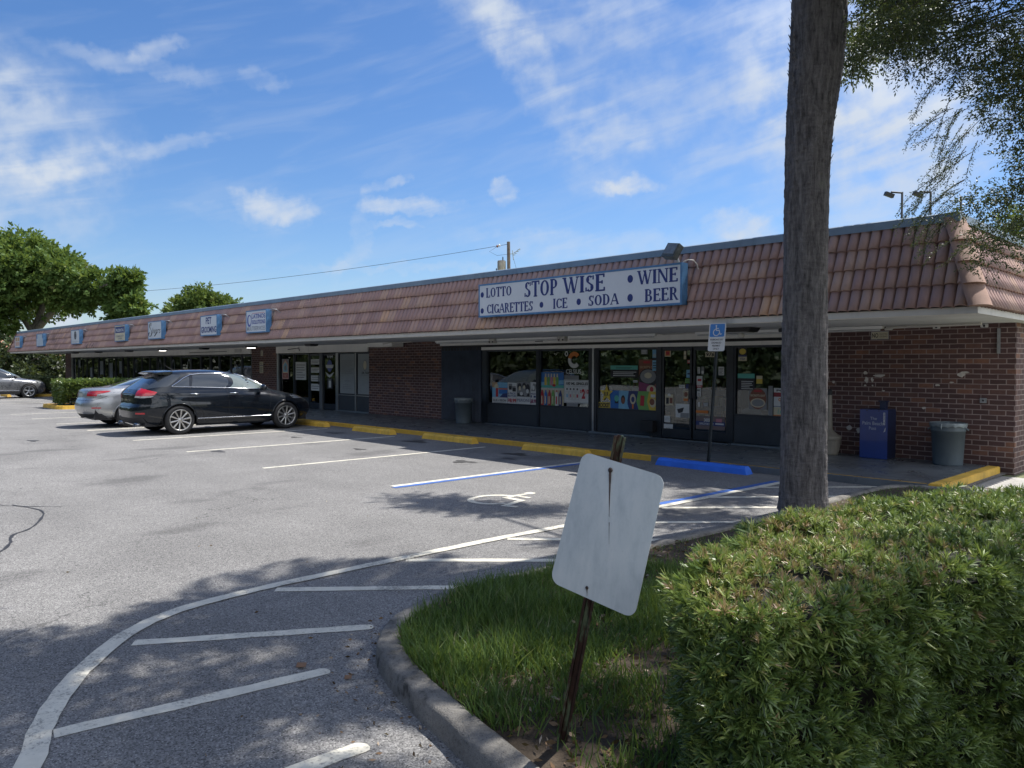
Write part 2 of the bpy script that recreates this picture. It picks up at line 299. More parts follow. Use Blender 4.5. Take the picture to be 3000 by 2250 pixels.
    def build(s,name,mat,parent=None,world=True,fix=False):
        me=D.meshes.new(name); o=D.objects.new(name,me)
        off=Vector((0,0,0)); 
        if parent is not None and world: off=OFF.get(parent.name,Vector((0,0,0)))
        vs=[(p[0]-off.x,p[1]-off.y,p[2]-off.z) for p in s.v] if off.length else s.v
        me.from_pydata(vs,[],s.f)
        if isinstance(mat,(list,tuple)):
            for q in mat: me.materials.append(q)
            me.polygons.foreach_set('material_index',s.mi)
        else: me.materials.append(mat)
        me.polygons.foreach_set('use_smooth',s.sm); me.update()
        if fix:
            bm=bmesh.new(); bm.from_mesh(me); bmesh.ops.remove_doubles(bm,verts=bm.verts,dist=1e-4); bmesh.ops.recalc_face_normals(bm,faces=bm.faces); bm.to_mesh(me); bm.free()
        COL.objects.link(o)
        if parent is not None: o.parent=parent; OFF[o.name]=off
        return o
def one(name,mb,mat,label,cat,group=None,at=None,**k):
    """a thing that is one mesh; its origin sits at its own base"""
    if at is None:
        a=np.array(mb.v); at=((a[:,0].min()+a[:,0].max())/2,(a[:,1].min()+a[:,1].max())/2,a[:,2].min())
    at=Vector(at); mb.v=[(p[0]-at.x,p[1]-at.y,p[2]-at.z) for p in mb.v]
    o=mb.build(name,mat,**k); o.location=at; OFF[o.name]=at
    return tag(o,label,cat,group)
def struct(name,mb,mat,**k): return tag(mb.build(name,mat,**k),kind='structure')
def B(*a,**k): return MB().box(*a,**k)
def copy_tree(o,parent=None,loc=None):
    c=o.copy(); COL.objects.link(c)
    if parent is not None: c.parent=parent
    if loc is not None: c.location=loc
    for ch in list(o.children): copy_tree(ch,c)
    return c
# big numpy scatter meshes ------------------------------------------------
def rotmats(n,d,rs,spread=1.0):
    """rotation matrices whose local +z points along d (n,3), random spin"""
    d=d/np.maximum(np.linalg.norm(d,axis=1,keepdims=True),1e-9); h=rs.randn(n,3); a=np.cross(d,h); a/=np.maximum(np.linalg.norm(a,axis=1,keepdims=True),1e-9); b=np.cross(d,a)
    return np.stack([a,b,d],axis=2)
def scatter(name,tv,tq,Rm,T,S,tint,mat,parent=None,off=None,tvar=None):
    tv=np.asarray(tv,float); tq=np.asarray(tq,int); K=len(T); n=len(tv); k=len(tq)
    V=np.einsum('kij,nj->kni',Rm,tv)*np.asarray(S).reshape(K,1,1)+T[:,None,:]
    if off is not None: V-=np.array(off)
    F=(tq[None,:,:]+(np.arange(K)*n)[:,None,None]).reshape(-1)
    me=D.meshes.new(name); me.vertices.add(K*n); me.vertices.foreach_set('co',V.reshape(-1).astype(np.float32))
    me.loops.add(len(F)); me.loops.foreach_set('vertex_index',F.astype(np.int32)); me.polygons.add(K*k)
    q=tq.shape[1]; me.polygons.foreach_set('loop_start',np.arange(0,len(F),q,dtype=np.int32))
    me.update(calc_edges=True)
    tt=np.repeat(np.asarray(tint,float),k)
    if tvar is not None: tt=np.clip(tt+np.tile(tvar,K),0,1)
    a=me.attributes.new('tint','FLOAT','FACE'); a.data.foreach_set('value',tt.astype(np.float32))
    me.materials.append(mat); o=D.objects.new(name,me); COL.objects.link(o)
    if parent is not None: o.parent=parent
    return o
# text --------------------------------------------------------------------
def text_pts(s,shear=0,bold=.0,spacing=1.0):
    cu=D.curves.new('tmp','FONT'); cu.body=s; cu.size=1; cu.shear=shear; cu.offset=bold; cu.resolution_u=4; cu.space_character=spacing
    o=D.objects.new('tmp',cu); COL.objects.link(o); bpy.context.view_layer.update()
    me=D.meshes.new_from_object(o.evaluated_get(bpy.context.evaluated_depsgraph_get())); vs=[v.co[:] for v in me.vertices]; fs=[tuple(p.vertices) for p in me.polygons]
    D.objects.remove(o); D.curves.remove(cu); D.meshes.remove(me); return vs,fs
def text(mb,s,x0,z0,x1,z1,y,**k):
    """flat lettering facing -Y fitted into the box x0..x1, z0..z1"""
    vs,fs=text_pts(s,**k); a=np.array(vs); mn=a.min(0); mx=a.max(0); sx=(x1-x0)/(mx[0]-mn[0]); sz=(z1-z0)/(mx[1]-mn[1])
    mb.add([(x0+(p[0]-mn[0])*sx,y,z0+(p[1]-mn[1])*sz) for p in vs],fs,False); return mb
# ------------------------------------------------------------------ serif lettering built from strokes
_G={
'A':(.86,[('d',.08,0,.43,1,.07),('d',.78,0,.45,1,.17),('h',.22,.62,.33),('s',.10,0,.26),('s',.76,0,.28)]),
'B':(.74,[('v',.19,0,1),('h',.1,.45,.965),('h',.1,.45,.52),('h',.1,.48,.035),('o',.42,.74,.21,.22,-90,90),('o',.44,.27,.25,.25,-90,90),('s',.12,0,.16),('s',.12,1,.16)]),
'C':(.80,[('o',.44,.5,.38,.48,48,312),('vt',.72,.70,.95),('vt',.74,.08,.24)]),
'D':(.84,[('v',.19,0,1),('h',.1,.42,.965),('h',.1,.42,.035),('o',.40,.5,.36,.48,-90,90),('s',.12,0,.16),('s',.12,1,.16)]),
'E':(.70,[('v',.19,0,1),('h',.1,.62,.965),('h',.1,.50,.52),('h',.1,.64,.035),('vt',.60,.80,1),('vt',.49,.42,.62),('vt',.63,0,.22),('s',.12,0,.16),('s',.12,1,.16)]),
'G':(.86,[('o',.44,.5,.38,.48,48,330),('vt',.72,.70,.95),('v',.74,.05,.42),('s',.74,.42,.30)]),
'I':(.38,[('v',.19,0,1),('s',.19,0,.32),('s',.19,1,.32)]),
'L':(.68,[('v',.19,0,1),('h',.1,.60,.035),('vt',.61,0,.26),('s',.19,1,.32),('s',.1,0,.1)]),
'M':(1.0,[('vt',.14,0,1),('d',.16,1,.50,.08,.15),('d',.84,1,.50,.08,.07),('v',.86,0,1),('s',.12,0,.22),('s',.86,0,.28),('s',.12,1,.18),('s',.88,1,.2)]),
'N':(.86,[('vt',.14,0,1),('d',.16,1,.72,0,.17),('vt',.72,0,1),('s',.14,0,.24),('s',.12,1,.2),('s',.72,1,.26)]),
'O':(.88,[('o',.44,.5,.38,.49,0,360)]),
'P':(.70,[('v',.19,0,1),('h',.1,.42,.965),('h',.1,.42,.46),('o',.40,.71,.25,.27,-90,90),('s',.19,0,.32),('s',.12,1,.16)]),
'R':(.80,[('v',.19,0,1),('h',.1,.42,.965),('h',.1,.42,.50),('o',.40,.73,.23,.25,-90,90),('d',.40,.5,.68,0,.16),('s',.19,0,.30),('s',.12,1,.16),('s',.70,0,.18)]),
'S':(.66,[('o',.33,.74,.24,.24,40,235),('o',.33,.26,.26,.25,-140,62),('d',.17,.62,.49,.38,.15),('vt',.56,.72,.97),('vt',.09,.04,.28)]),
'T':(.76,[('v',.38,0,1),('h',.04,.72,.965),('vt',.07,.76,1),('vt',.69,.76,1),('s',.38,0,.32)]),
'U':(.84,[('v',.19,.3,1),('vt',.68,.3,1),('o',.435,.32,.245,.31,180,360),('s',.19,1,.32),('s',.68,1,.24)]),
'W':(1.16,[('d',.12,1,.38,0,.16),('d',.60,.95,.40,0,.07),('d',.58,1,.80,0,.16),('d',1.04,1,.82,0,.07),('s',.12,1,.28),('s',.58,1,.22),('s',1.04,1,.22)]),
' ':(.34,[]),
}
def serif(mb,s,x0,z0,x1,z1,y,T=.205,t=.095):
    w=sum(_G[c][0] for c in s); sx=(x1-x0)/w; H=z1-z0; X=x0; k=0
    def P(pts):
        nonlocal k; k+=1; mb.prism([(X+px*sx,z0+pz*H) for px,pz in pts],'y',y,y-.002-.00025*(k%9))
    for c in s:
        for g in _G[c][1]:
            if g[0] in('v','vt'):
                h=(T if g[0]=='v' else t)/2; P([(g[1]-h,g[2]),(g[1]+h,g[2]),(g[1]+h,g[3]),(g[1]-h,g[3])])
            elif g[0]=='h': P([(g[1],g[3]-t/2),(g[2],g[3]-t/2),(g[2],g[3]+t/2),(g[1],g[3]+t/2)])
            elif g[0]=='s':
                zz=.03 if g[2]<=.01 else (.97 if g[2]>=.99 else g[2]); P([(g[1]-g[3]/2,zz-.035),(g[1]+g[3]/2,zz-.035),(g[1]+g[3]/2,zz+.035),(g[1]-g[3]/2,zz+.035)])
            elif g[0]=='d':
                w2=g[5]/2*1.05; P([(g[1]-w2,g[2]),(g[1]+w2,g[2]),(g[3]+w2,g[4]),(g[3]-w2,g[4])])
            else:
                _,cx,cy,rx,ry,a0,a1=g; n=max(6,int(abs(a1-a0)/15))
                for i in range(n):
                    q=[]
                    for a,sd in ((a0+(a1-a0)*i/n,0),(a0+(a1-a0)*(i+1)/n,0),(a0+(a1-a0)*(i+1)/n,1),(a0+(a1-a0)*i/n,1)):
                        ar=R(a); th=t+(T-t)*abs(math.cos(ar)); q.append((cx+(rx-th*sd)*math.cos(ar),cy+(ry-th*.8*sd)*math.sin(ar)))
                    P(q)
        X+=_G[c][0]*sx
    return mb
def wheelchair(put):
    """calls put(list of (u,v)) for each solid piece of the access symbol, u right, v up, 0..1"""
    def bar(a,b,w):
        dx,dy=b[0]-a[0],b[1]-a[1]; l=math.hypot(dx,dy); nx,ny=-dy/l*w/2,dx/l*w/2; ex,ey=dx/l*w/3,dy/l*w/3
        put([(a[0]+nx-ex,a[1]+ny-ey),(b[0]+nx+ex,b[1]+ny+ey),(b[0]-nx+ex,b[1]-ny+ey),(a[0]-nx-ex,a[1]-ny-ey)])
    put([(.38+.075*math.cos(2*math.pi*i/14),.92+.075*math.sin(2*math.pi*i/14)) for i in range(14)])
    bar((.38,.82),(.41,.50),.085); bar((.41,.50),(.70,.50),.085); bar((.70,.50),(.82,.14),.085); bar((.82,.13),(.96,.18),.07); bar((.395,.68),(.62,.68),.07)
    for i in range(18):
        a,b=R(98+i*13.6),R(98+(i+1)*13.6); q=[]
        for an,r in ((a,.34),(b,.34),(b,.26),(a,.26)): q.append((.42+r*math.cos(an),.33+r*math.sin(an)))
        put(q)
def poster(name,label,cat,x0,z0,x1,z1,bg,items=(),y=14.404,group=None,parent=None,th=.002):
    cols=[bg]; mb=MB(); w,h=x1-x0,z1-z0; mb.m=0
    mb.box(x0,y,z0,x1,y+th,z1)
    for k,it in enumerate(items):
        c=C_[it[1]] if isinstance(it[1],str) else it[1]
        if c not in cols: cols.append(c)
        mb.m=cols.index(c); yy=y-.0007*(k+1); U=lambda p:(x0+p[0]*w,z0+p[1]*h)
        if it[0]=='r': a=U(it[2:4]); b=U(it[4:6]); mb.box(a[0],yy,a[1],b[0],yy+.0005,b[1])
        elif it[0]=='e':
            cx,cz=U(it[2:4]); mb.disc(cx,yy+.0005,cz,it[4]*w,it[5]*h,20,.0005)
        elif it[0]=='p': mb.prism([U(p) for p in it[2]],'y',yy+.0005,yy)
        elif it[0]=='t': a=U(it[3:5]); b=U(it[5:7]); text(mb,it[2],a[0],a[1],b[0],b[1],yy,**(it[7] if len(it)>7 else {}))
        elif it[0]=='lines':
            _,_,u0,v0,u1,v1,n=it
            for i in range(n):
                v=v1-(v1-v0)*(i+.5)/n; e=u1-(u1-u0)*(.0,.12,.05,.3)[i%4]; a=U((u0,v-.3*(v1-v0)/n)); b=U((e,v+.05*(v1-v0)/n)); mb.box(a[0],yy,a[1],b[0],yy+.0005,b[1])
        elif it[0]=='wc': wheelchair(lambda pts:mb.prism([U((it[2]+p[0]*(it[4]-it[2]),it[3]+p[1]*(it[5]-it[3]))) for p in pts],'y',yy+.0003,yy))
    if parent is not None: o=mb.build(name,cols,parent); 
    else: o=one(name,mb,cols,label,cat,group)
    return o
# ================================================================== GROUND
struct('ground',MB().add([(-300,-300,-.03),(300,-300,-.03),(300,300,-.03),(-300,300,-.03)],[(0,1,2,3)]),concrete_mat('dry_verge_ground',(.16,.17,.09),.4,.6))
struct('parking_lot',MB().add([(-95,-26,0),(14,-26,0),(14,12.3,0),(-3.35,12.3,0),(-3.35,14.3,0),(-95,14.3,0)],[(0,1,2,3,4,5)]),M['asphalt'])
struct('verge_grass',MB().add([(-95,-70,0),(60,-70,0),(60,-26,0),(-95,-26,0)],[(0,1,2,3)]),concrete_mat('verge_grass_green',(.07,.12,.03),.4,.6))
struct('walkway',B(-59.2,11.43,0,-3.62,14.5,.10),M['walk'])
kb=MB(); kb.prism([(11.375,0),(11.43,0),(11.43,.104),(11.385,.104),(11.378,.095)],'x',-59.2,-8.2); struct('walkway_kerb',kb,M['yellow']); kb=MB(); kb.prism([(11.375,0),(11.43,0),(11.43,.104),(11.385,.104),(11.378,.095)],'x',-8.2,-3.62); struct('walkway_kerb',kb,M['walk']); kb=MB(); kb.add([(-8.2,11.385,.108),(-3.62,11.385,.108),(-3.62,11.43,.108),(-8.2,11.43,.108)],[(0,1,2,3)]); struct('kerb_edge_line',kb,M['yellow'])
struct('walkway_kerb',B(-3.62,11.43,-.09,-3.44,14.25,.108,.01),M['ylw_bright'])
struct('sidewalk',B(-3.43,12.5,-.08,9,14.0,-.015),M['sidewalk'])
# painted bay lines --------------------------------------------------------
def ribbon(name,pts,w,mat,z=.004,rough_edge=.006,seed=0):
    rs=random.Random(seed+int(abs(pts[0][0]*31+pts[0][1]*17))); pts=[Vector((p[0],p[1],0)) for p in pts]; fine=[]
    for a,b in zip(pts,pts[1:]):
        n=max(1,int((b-a).length/.12)); fine+=[a.lerp(b,i/n) for i in range(n)]
    fine.append(pts[-1]); P=[]
    for i,p in enumerate(fine):
        d=(fine[min(i+1,len(fine)-1)]-fine[max(i-1,0)]).normalized(); nn=Vector((-d.y,d.x,0)); a=w/2+rs.uniform(-1,1)*rough_edge; b=w/2+rs.uniform(-1,1)*rough_edge
        P.append(((p+nn*a).to_tuple()[:2]+(z,),(p-nn*b).to_tuple()[:2]+(z,)))
    v=[q for pr in P for q in pr]
    d=(fine[-1]-fine[-2]).normalized(); n=len(P); nn=Vector((-d.y,d.x,0))
    v+=[(fine[-1]+d*w*a+nn*w*b).to_tuple()[:2]+(z,) for a,b in ((.22,-.40),(.36,-.15),(.36,.15),(.22,.40))]
    fs=[(2*i,2*i+1,2*i+3,2*i+2) for i in range(n-1)]+[(2*n-2,2*n-1,2*n,2*n+1,2*n+2,2*n+3)]
    o=MB().add(v,[q[::-1] for q in fs]).build(name,mat); return tag(o,kind='structure')
def catmull(pts,n=8):
    out=[]; P=[Vector((*p,0)[:3]) if len(p)==2 else Vector(p) for p in pts]; P=[P[0]*2-P[1]]+P+[P[-1]*2-P[-2]]
    for i in range(1,len(P)-2):
        for k in range(n):
            t=k/n; a,b,c,d=P[i-1:i+3]; out.append(.5*((2*b)+(c-a)*t+(2*a-5*b+4*c-d)*t*t+(3*b-a-3*c+d)*t**3))
    out.append(P[-2]); return out
for x in (-12.02,-15.28,-18.38,-21.86,-24.85,-27.7,-30.6,-39.2,-42.2,-45.3): ribbon('parking_line',[(x,5.85),(x+.02,10.75)],.10,M['white_line'])
ribbon('parking_line',[(-22.02,5.9),(-22.0,10.75)],.07,M['white_line'])
ribbon('parking_line',[(-8.98,6.3),(-8.93,10.7)],.11,M['white_line']); ribbon('parking_line',[(-8.87,6.25),(-8.82,10.7)],.11,M['blue_line'])
curve=[(-2.9,.35),(-3.75,.76),(-4.14,.9),(-4.71,1.21),(-5.23,1.65),(-5.47,2.1),(-5.55,2.75),(-5.56,3.4),(-5.56,4.2),(-5.55,5.1),(-5.5,6.1),(-5.46,7.7),(-5.41,9.2),(-5.37,10.7)]
ribbon('parking_line',[(p.x,p.y) for p in catmull(curve,6)],.11,M['white_line'],.008)
ribbon('parking_line',[(-5.58,7.9),(-5.49,10.75)],.11,M['blue_line'],.004)
for a,b in (((-3.05,.3),(-2.92,1.88)),((-4.02,.92),(-3.80,2.2)),((-5.0,1.58),(-4.25,2.79)),((-5.45,2.75),(-4.28,4.10)),((-5.49,4.0),(-4.25,5.3)),((-5.48,5.22),(-4.18,6.52)),((-5.45,6.4),(-4.15,7.84)),((-5.41,7.72),(-4.2,9.1)),((-5.4,8.8),(-4.12,10.3)),((-5.36,10.05),(-4.25,11.3))):
    ribbon('hatch_line',[a,b],.10,M['white_line'],.004)
sy=MB(); k_=[0]
def _put(pts):
    k_[0]+=1; z=.004+.0002*(k_[0]%7); sy.add([(-7.62+u*1.0,6.28+v*1.12,z) for u,v in pts],[tuple(range(len(pts)))])
wheelchair(_put); struct('access_symbol_marking',sy,M['white_line'])
# cracks sealed with tar, oil drips
tar=pm('tar_seal',(.022,.022,.023),.6,var=.2,bs=.2)
ribbon('crack_seal',[(p.x,p.y) for p in catmull([(-10.95,2.1),(-10.2,2.25),(-9.3,1.95),(-9.0,1.72),(-8.6,1.62),(-8.15,1.42),(-7.7,1.1)],6)],.022,tar,.004,.009)
ribbon('crack_seal',[(p.x,p.y) for p in catmull([(-11.9,1.9),(-11.0,2.0),(-10.4,2.5)],5)],.014,tar,.004,.006)
for i,(x,y,a,b) in enumerate(((-10.42,8.85,.42,.2),(-14.95,6.35,.35,.13),(-13.9,10.4,.6,.25),(-10.6,10.35,.55,.2),(-17.0,10.2,.5,.22),(-13.4,8.6,.3,.12),(-16.6,8.9,.35,.1),(-7.3,9.6,.45,.2),(-10.2,9.75,.25,.1),(-19.8,4.2,.4,.12))):
    n=26; pts=[]
    for k in range(n):
        an=2*math.pi*k/n; q=1+.35*math.sin(3*an+i)+.2*rnd.uniform(-1,1); pts.append((x+a*q*math.cos(an)*.5,y+b*q*math.sin(an)*.8,.004))
    m,t=MC.get('oil',(None,None)) if False else (None,None)
    struct('oil_stain',MB().add(pts,[tuple(range(n))]),pm('oil_soaked_asphalt',(.042,.041,.04),.6,var=.35,vs=9,bs=.3,bsc=120))
# island with kerb ----------------------------------------------------------
outer=catmull([(3.5,.35),(1.2,1.10),(0,1.50),(-1.2,1.82),(-2.46,2.12),(-2.91,2.22),(-3.23,2.30),(-3.55,2.41),(-3.79,2.54),(-4.04,2.80),(-4.18,3.1),(-4.27,3.5),(-4.26,4.0),(-4.22,4.7),(-4.18,5.6),(-4.12,6.6),(-4.08,8),(-4.06,9.8),(-4.03,10.5),(-3.92,10.95),(-3.65,11.18),(-3.2,11.25)],7)
nrm=[]
for i,p in enumerate(outer):
    d=(outer[min(i+1,len(outer)-1)]-outer[max(i-1,0)]).normalized(); nrm.append(Vector((d.y,-d.x,0)))   # inward = right of travel
rk=random.Random(3); rows=[]
for i,(p,n) in enumerate(zip(outer,nrm)):
    j=[rk.uniform(-.006,.006) for _ in range(4)]
    rows.append([(p-n*0.0+Vector((0,0,-.02))).to_tuple(),(p+n*(.012+j[0])+Vector((0,0,.098))).to_tuple(),(p+n*(.03)+Vector((0,0,.116+j[1]))).to_tuple(),(p+n*(.125)+Vector((0,0,.121+j[2]))).to_tuple(),(p+n*.148+Vector((0,0,.108+j[3]))).to_tuple(),(p+n*.15+Vector((0,0,.02))).to_tuple()])
struct('island_kerb',MB().grid(rows,True,True),M['kerb'])
inner=[(p+n*.145) for p,n in zip(outer,nrm)]
bm=bmesh.new(); poly=[(q.x,q.y) for q in inner]+[(-3.2,11.3),(-3.2,12.47),(9,12.47),(9,11.2),(9,-1.0)]
bm.faces.new([bm.verts.new((x,y,.092 if y<11.3 else -.01)) for x,y in poly]); bmesh.ops.triangulate(bm,faces=bm.faces[:]); struct('island_soil',MB().bm(bm),M['soil'])
# ================================================================== THE SHOP BUILDING
BLD=thing('shopping_plaza','long low brick shop row with terracotta mansard roof and dark glass fronts','shop building',(-31,14.35,0))
E0=(11.30,2.50); T0=(11.72,3.72); XR,XL=-3.0,-59.4; SL=math.hypot(.42,1.22); TY,TZ=.42/SL,1.22/SL
def slope(name,u0,u1,mapf,clip,parent,seed):
    """four lapped courses of double-roll tiles; mapf(u,s,h)->point; clip(s)->(umin,umax)"""
    rs=np.random.RandomState(seed); P=.155; V=[];F=[];tint=[]
    nc=4; L=SL/nc; prof=[-.034,-.004,.016,.027,.031,.030,.026,.018,.003,-.034]; npf=len(prof); pu=[0,.05,.15,.29,.43,.57,.71,.84,.95,1]
    for c in range(nc):
        s0,s1=c*L,(c+1)*L+.012; st=(.5*(c%2))*P*2
        n=int((u1-u0)/P)+3
        for i in range(-2,n):
            ub=u0+i*P+st; lo=clip(s0)[0]; hi=clip(s0)[1]
            if ub+P<lo or ub>hi: continue
            if i%2==0 or 'tt' not in dir(): tt=rs.rand(); lift=rs.uniform(-.003,.004); sk=rs.uniform(-.004,.004)
            rib=i%2
            base=len(V); rows=[(s0+.07,.018,1),(s0,.024,1),(s0+.002,.044,1),(s0+(s1-s0)*.5,.020,1),(s1,.002,1)]
            for s,h,on in rows:
                cl=clip(max(0,min(SL,s)))
                for k in range(npf):
                    u=ub+P*pu[k]*(.985 if rib else 1.0); u=max(cl[0],min(cl[1],u)); hh=(h+lift+prof[k]*1.15) if on else prof[k]*1.15+.004
                    V.append(mapf(u,s+sk,hh))
            for a in range(4):
                for k in range(npf-1): F.append((base+a*npf+k,base+a*npf+k+1,base+(a+1)*npf+k+1,base+(a+1)*npf+k)); tint.append(tt)
    off=OFF[parent.name]; me=D.meshes.new(name); me.from_pydata([(p[0]-off.x,p[1]-off.y,p[2]-off.z) for p in V],[],F); me.materials.append(M['tile'])
    me.polygons.foreach_set('use_smooth',[True]*len(F)); a=me.attributes.new('tint','FLOAT','FACE'); a.data.foreach_set('value',tint)
    bm=bmesh.new(); bm.from_mesh(me); 
    bmesh.ops.dissolve_degenerate(bm,dist=1e-5,edges=bm.edges[:]); bm.to_mesh(me); bm.free()
    o=D.objects.new(name,me); COL.objects.link(o); o.parent=parent; OFF[o.name]=off
    return o
slope('tiled_roof',XL,XR,lambda u,s,h:(u,E0[0]+TY*s-TZ*h,E0[1]+TZ*s+TY*h),lambda s:(XL+.42*s/SL,XR-.42*s/SL),BLD,1)
slope('tiled_roof',11.3,26,lambda u,s,h:(XR-TY*s+TZ*h,u,E0[1]+TZ*s+TY*h),lambda s:(11.3+.42*s/SL,26),BLD,2)
ur=MB(); ur.add([(XL+.03,11.36,2.49),(XR-.03,11.36,2.49),(XR-.45,11.78,3.75),(XL+.45,11.78,3.75),(XR-.03,26,2.49),(XR-.45,26,3.75),(XL+.03,26,2.49),(XL+.45,26,3.75)],[(0,1,2,3),(1,4,5,2),(0,3,7,6),(2,5,7,3)]); ur.build('roof_deck',pm('roof_felt',(.12,.11,.11),.9),BLD)
# hip caps on the near corner and the far corner
for hx,sg in ((XR,-1),(XL,1)):
    for k in range(4):
        a=Vector((hx+sg*(.42*k/4-.0)-sg*.03,11.3+.42*k/4-.03,2.50+1.22*k/4)); b=Vector((hx+sg*.42*(k+1)/4,11.3+.42*(k+1)/4,2.52+1.22*(k+1)/4)); d=(b-a).normalized(); b=b+d*.02
        nrm_=Vector((-sg*.75,-.75,.36)).normalized(); sd=d.cross(nrm_).normalized(); w=.155; P=[]
        for q,lift,ww in ((a,.072,w),(b,.050,w*.97)):
            P.append([(q+sd*ww*math.cos(t_)*1.0+nrm_*(lift*math.sin(t_)-.01)).to_tuple() for t_ in [math.pi*i/8 for i in range(9)]])
        m=MB().grid(P); m.add(P[0],[tuple(range(9))],False); m.build('hip_cap',M['hip'],BLD)
cp=MB(); cp.prism([(11.655,3.70),(11.655,3.815),(11.70,3.835),(11.95,3.82),(11.95,3.76),(11.72,3.76)],'x',XL+.36,XR-.34); cp.build('coping',M['cap_metal'],BLD)
cp=MB(); cp.prism([(XR-.345,3.70),(XR-.345,3.815),(XR-.39,3.835),(XR-.64,3.82),(XR-.64,3.76),(XR-.4,3.76)],'y',11.66,26); cp.build('coping',M['cap_metal'],BLD)
fa=MB(); fa.box(XL+.02,11.325,2.415,XR-.02,11.36,2.505); fa.box(XR-.055,11.36,2.415,XR-.02,26,2.505); fa.box(XL+.02,11.36,2.415,XL+.055,26,2.505); fa.build('fascia',M['fascia'],BLD)
sf=MB(); sf.box(XL+.055,11.36,2.425,XR-.055,14.6,2.45); sf.box(-3.4,14.6,2.425,XR-.055,26,2.45); sf.build('soffit',M['soffit'],BLD)
bead=MB(); bead.box(XL+.055,11.36,2.405,XR-.055,11.385,2.425); bead.build('soffit_trim',M['beige'],BLD)
for a,b in ((-58.45,-56.9),(-30.44,-28.22),(-21.77,-17.93),(-6.62,-3.27)):
    B(a,14.35,-.1,b,14.62,2.425).build('brick_wall',M['brick'],BLD)
B(-3.47,14.62,-.1,-3.27,26,2.425).build('side_wall',M['brick'],BLD); B(-58.45,14.62,0,-58.25,26,2.425).build('side_wall',M['brick'],BLD)
iw=MB()
for x in (-58.2,-43.5,-30.4,-21.9,-17.9): iw.box(x,14.66,.1,x+.12,20,2.4)
iw.box(-58.2,20,.0,-3.5,20.2,2.42); iw.build('interior_wall',M['darkwall'],BLD)
B(-58.2,14.5,.0,-3.5,20,.098).build('interior_floor',pm('shop_floor_vinyl',(.16,.15,.14),.4,var=.15),BLD); B(-58.2,14.64,2.405,-3.5,20,2.424).build('interior_ceiling',pm('ceiling_panel',(.35,.35,.34),.8),BLD)
def window(x0,x1,z0,z1,y=14.38,fw=.045,kick=True,mat='bronze',dark=True,kz=.10):
    fr=MB()
    fr.box(x0,y,z0,x0+fw,y+.09,z1); fr.box(x1-fw,y,z0,x1,y+.09,z1); fr.box(x0+fw,y+.002,z1-fw,x1-fw,y+.088,z1); fr.box(x0+fw,y+.002,z0,x1-fw,y+.088,z0+fw)
    o=fr.build('window_frame',M[mat],BLD); B(x0+fw,y+.04,z0+fw,x1-fw,y+.046,z1-fw).build('pane',M['glass'],o)
    if kick and z0>kz+.05:
        k=MB(); k.box(x0+.002,y+.012,kz+.04,x1-.002,y+.06,z0-.001); k.build('kick_panel',M['kick'],BLD)
        k=MB(); k.box(x0,y-.004,kz,x1,y+.07,kz+.04); k.build('sill_rail',M[mat],BLD)
    return o
def door(x0,x1,z0,z1,y=14.38,hs=1,mat='bronze'):
    fr=MB(); w=.05
    fr.box(x0,y,z0,x0+w,y+.05,z1); fr.box(x1-w,y,z0,x1,y+.05,z1); fr.box(x0+w,y+.002,z1-.07,x1-w,y+.048,z1); fr.box(x0+w,y+.002,z0,x1-w,y+.048,z0+.2)
    o=fr.build('door',M[mat],BLD); B(x0+w,y+.022,z0+.2,x1-w,y+.028,z1-.07).build('pane',M['glass'],o)
    hx=x1-w/2 if hs>0 else x0+w/2
    MB().tube([(hx,y,1.0),(hx,y-.06,1.0),(hx,y-.06,1.32),(hx,y,1.32)],.012,8).build('handle',pm('door_pull_metal',(.08,.08,.085),.35,.7),o)
    return o
def post(x0,x1,z0=.1,z1=2.14,y=14.365,mat='bronze'): return B(x0,y,z0,x1,y+.13,z1).build('frame_post',M[mat],BLD)
# --- corner store 9762
post(-16.12,-15.93); window(-15.93,-13.98,.64,2.14); post(-13.98,-13.90); window(-13.90,-12.19,.65,2.13); post(-12.19,-12.10); post(-12.10,-12.04,y=14.35,mat='steel'); post(-12.04,-11.97)
window(-11.97,-10.20,.66,2.13); post(-10.20,-10.09); door(-10.08,-9.31,.12,2.12,hs=1); door(-9.27,-8.42,.12,2.12,hs=-1); post(-8.41,-8.30); window(-8.30,-6.64,.68,2.14)
B(-10.09,14.375,2.125,-8.41,14.49,2.14).build('door_head',M['bronze'],BLD)
h=MB(); h.box(-17.93,14.30,2.285,-6.62,14.60,2.424,0); h.build('header_band',M['beige'],BLD); B(-16.12,14.33,2.14,-6.62,14.58,2.222).build('header_strip',M['beige'],BLD); B(-17.93,14.40,2.222,-6.62,14.6,2.285).build('header_recess',M['dark'],BLD)
B(-17.93,14.37,2.14,-16.12,14.6,2.222).build('header_recess',M['dark'],BLD)
st=MB()
st.box(-15.9,14.25,.10,-12.2,14.34,.118); st.box(-12.1,14.22,.10,-10.3,14.34,.13); st.box(-10.5,14.16,.10,-8.3,14.2,.112) ; st.box(-8.25,14.22,.10,-6.65,14.34,.125); st.build('threshold_track',M['steel'],BLD)
# folded accordion shutter
pts=[]; n=26
for i in range(n+1): pts.append((-17.93+(1.80)*i/n,14.39+(.06 if i%2 else -.035)))
sm=MB(); 
for (xa,ya),(xb,yb) in zip(pts,pts[1:]): sm.add([(xa,ya,.11),(xb,yb,.11),(xb,yb,2.215),(xa,ya,2.215)],[(0,1,2,3)])
sm.build('accordion_shutter',M['shutter'],BLD)
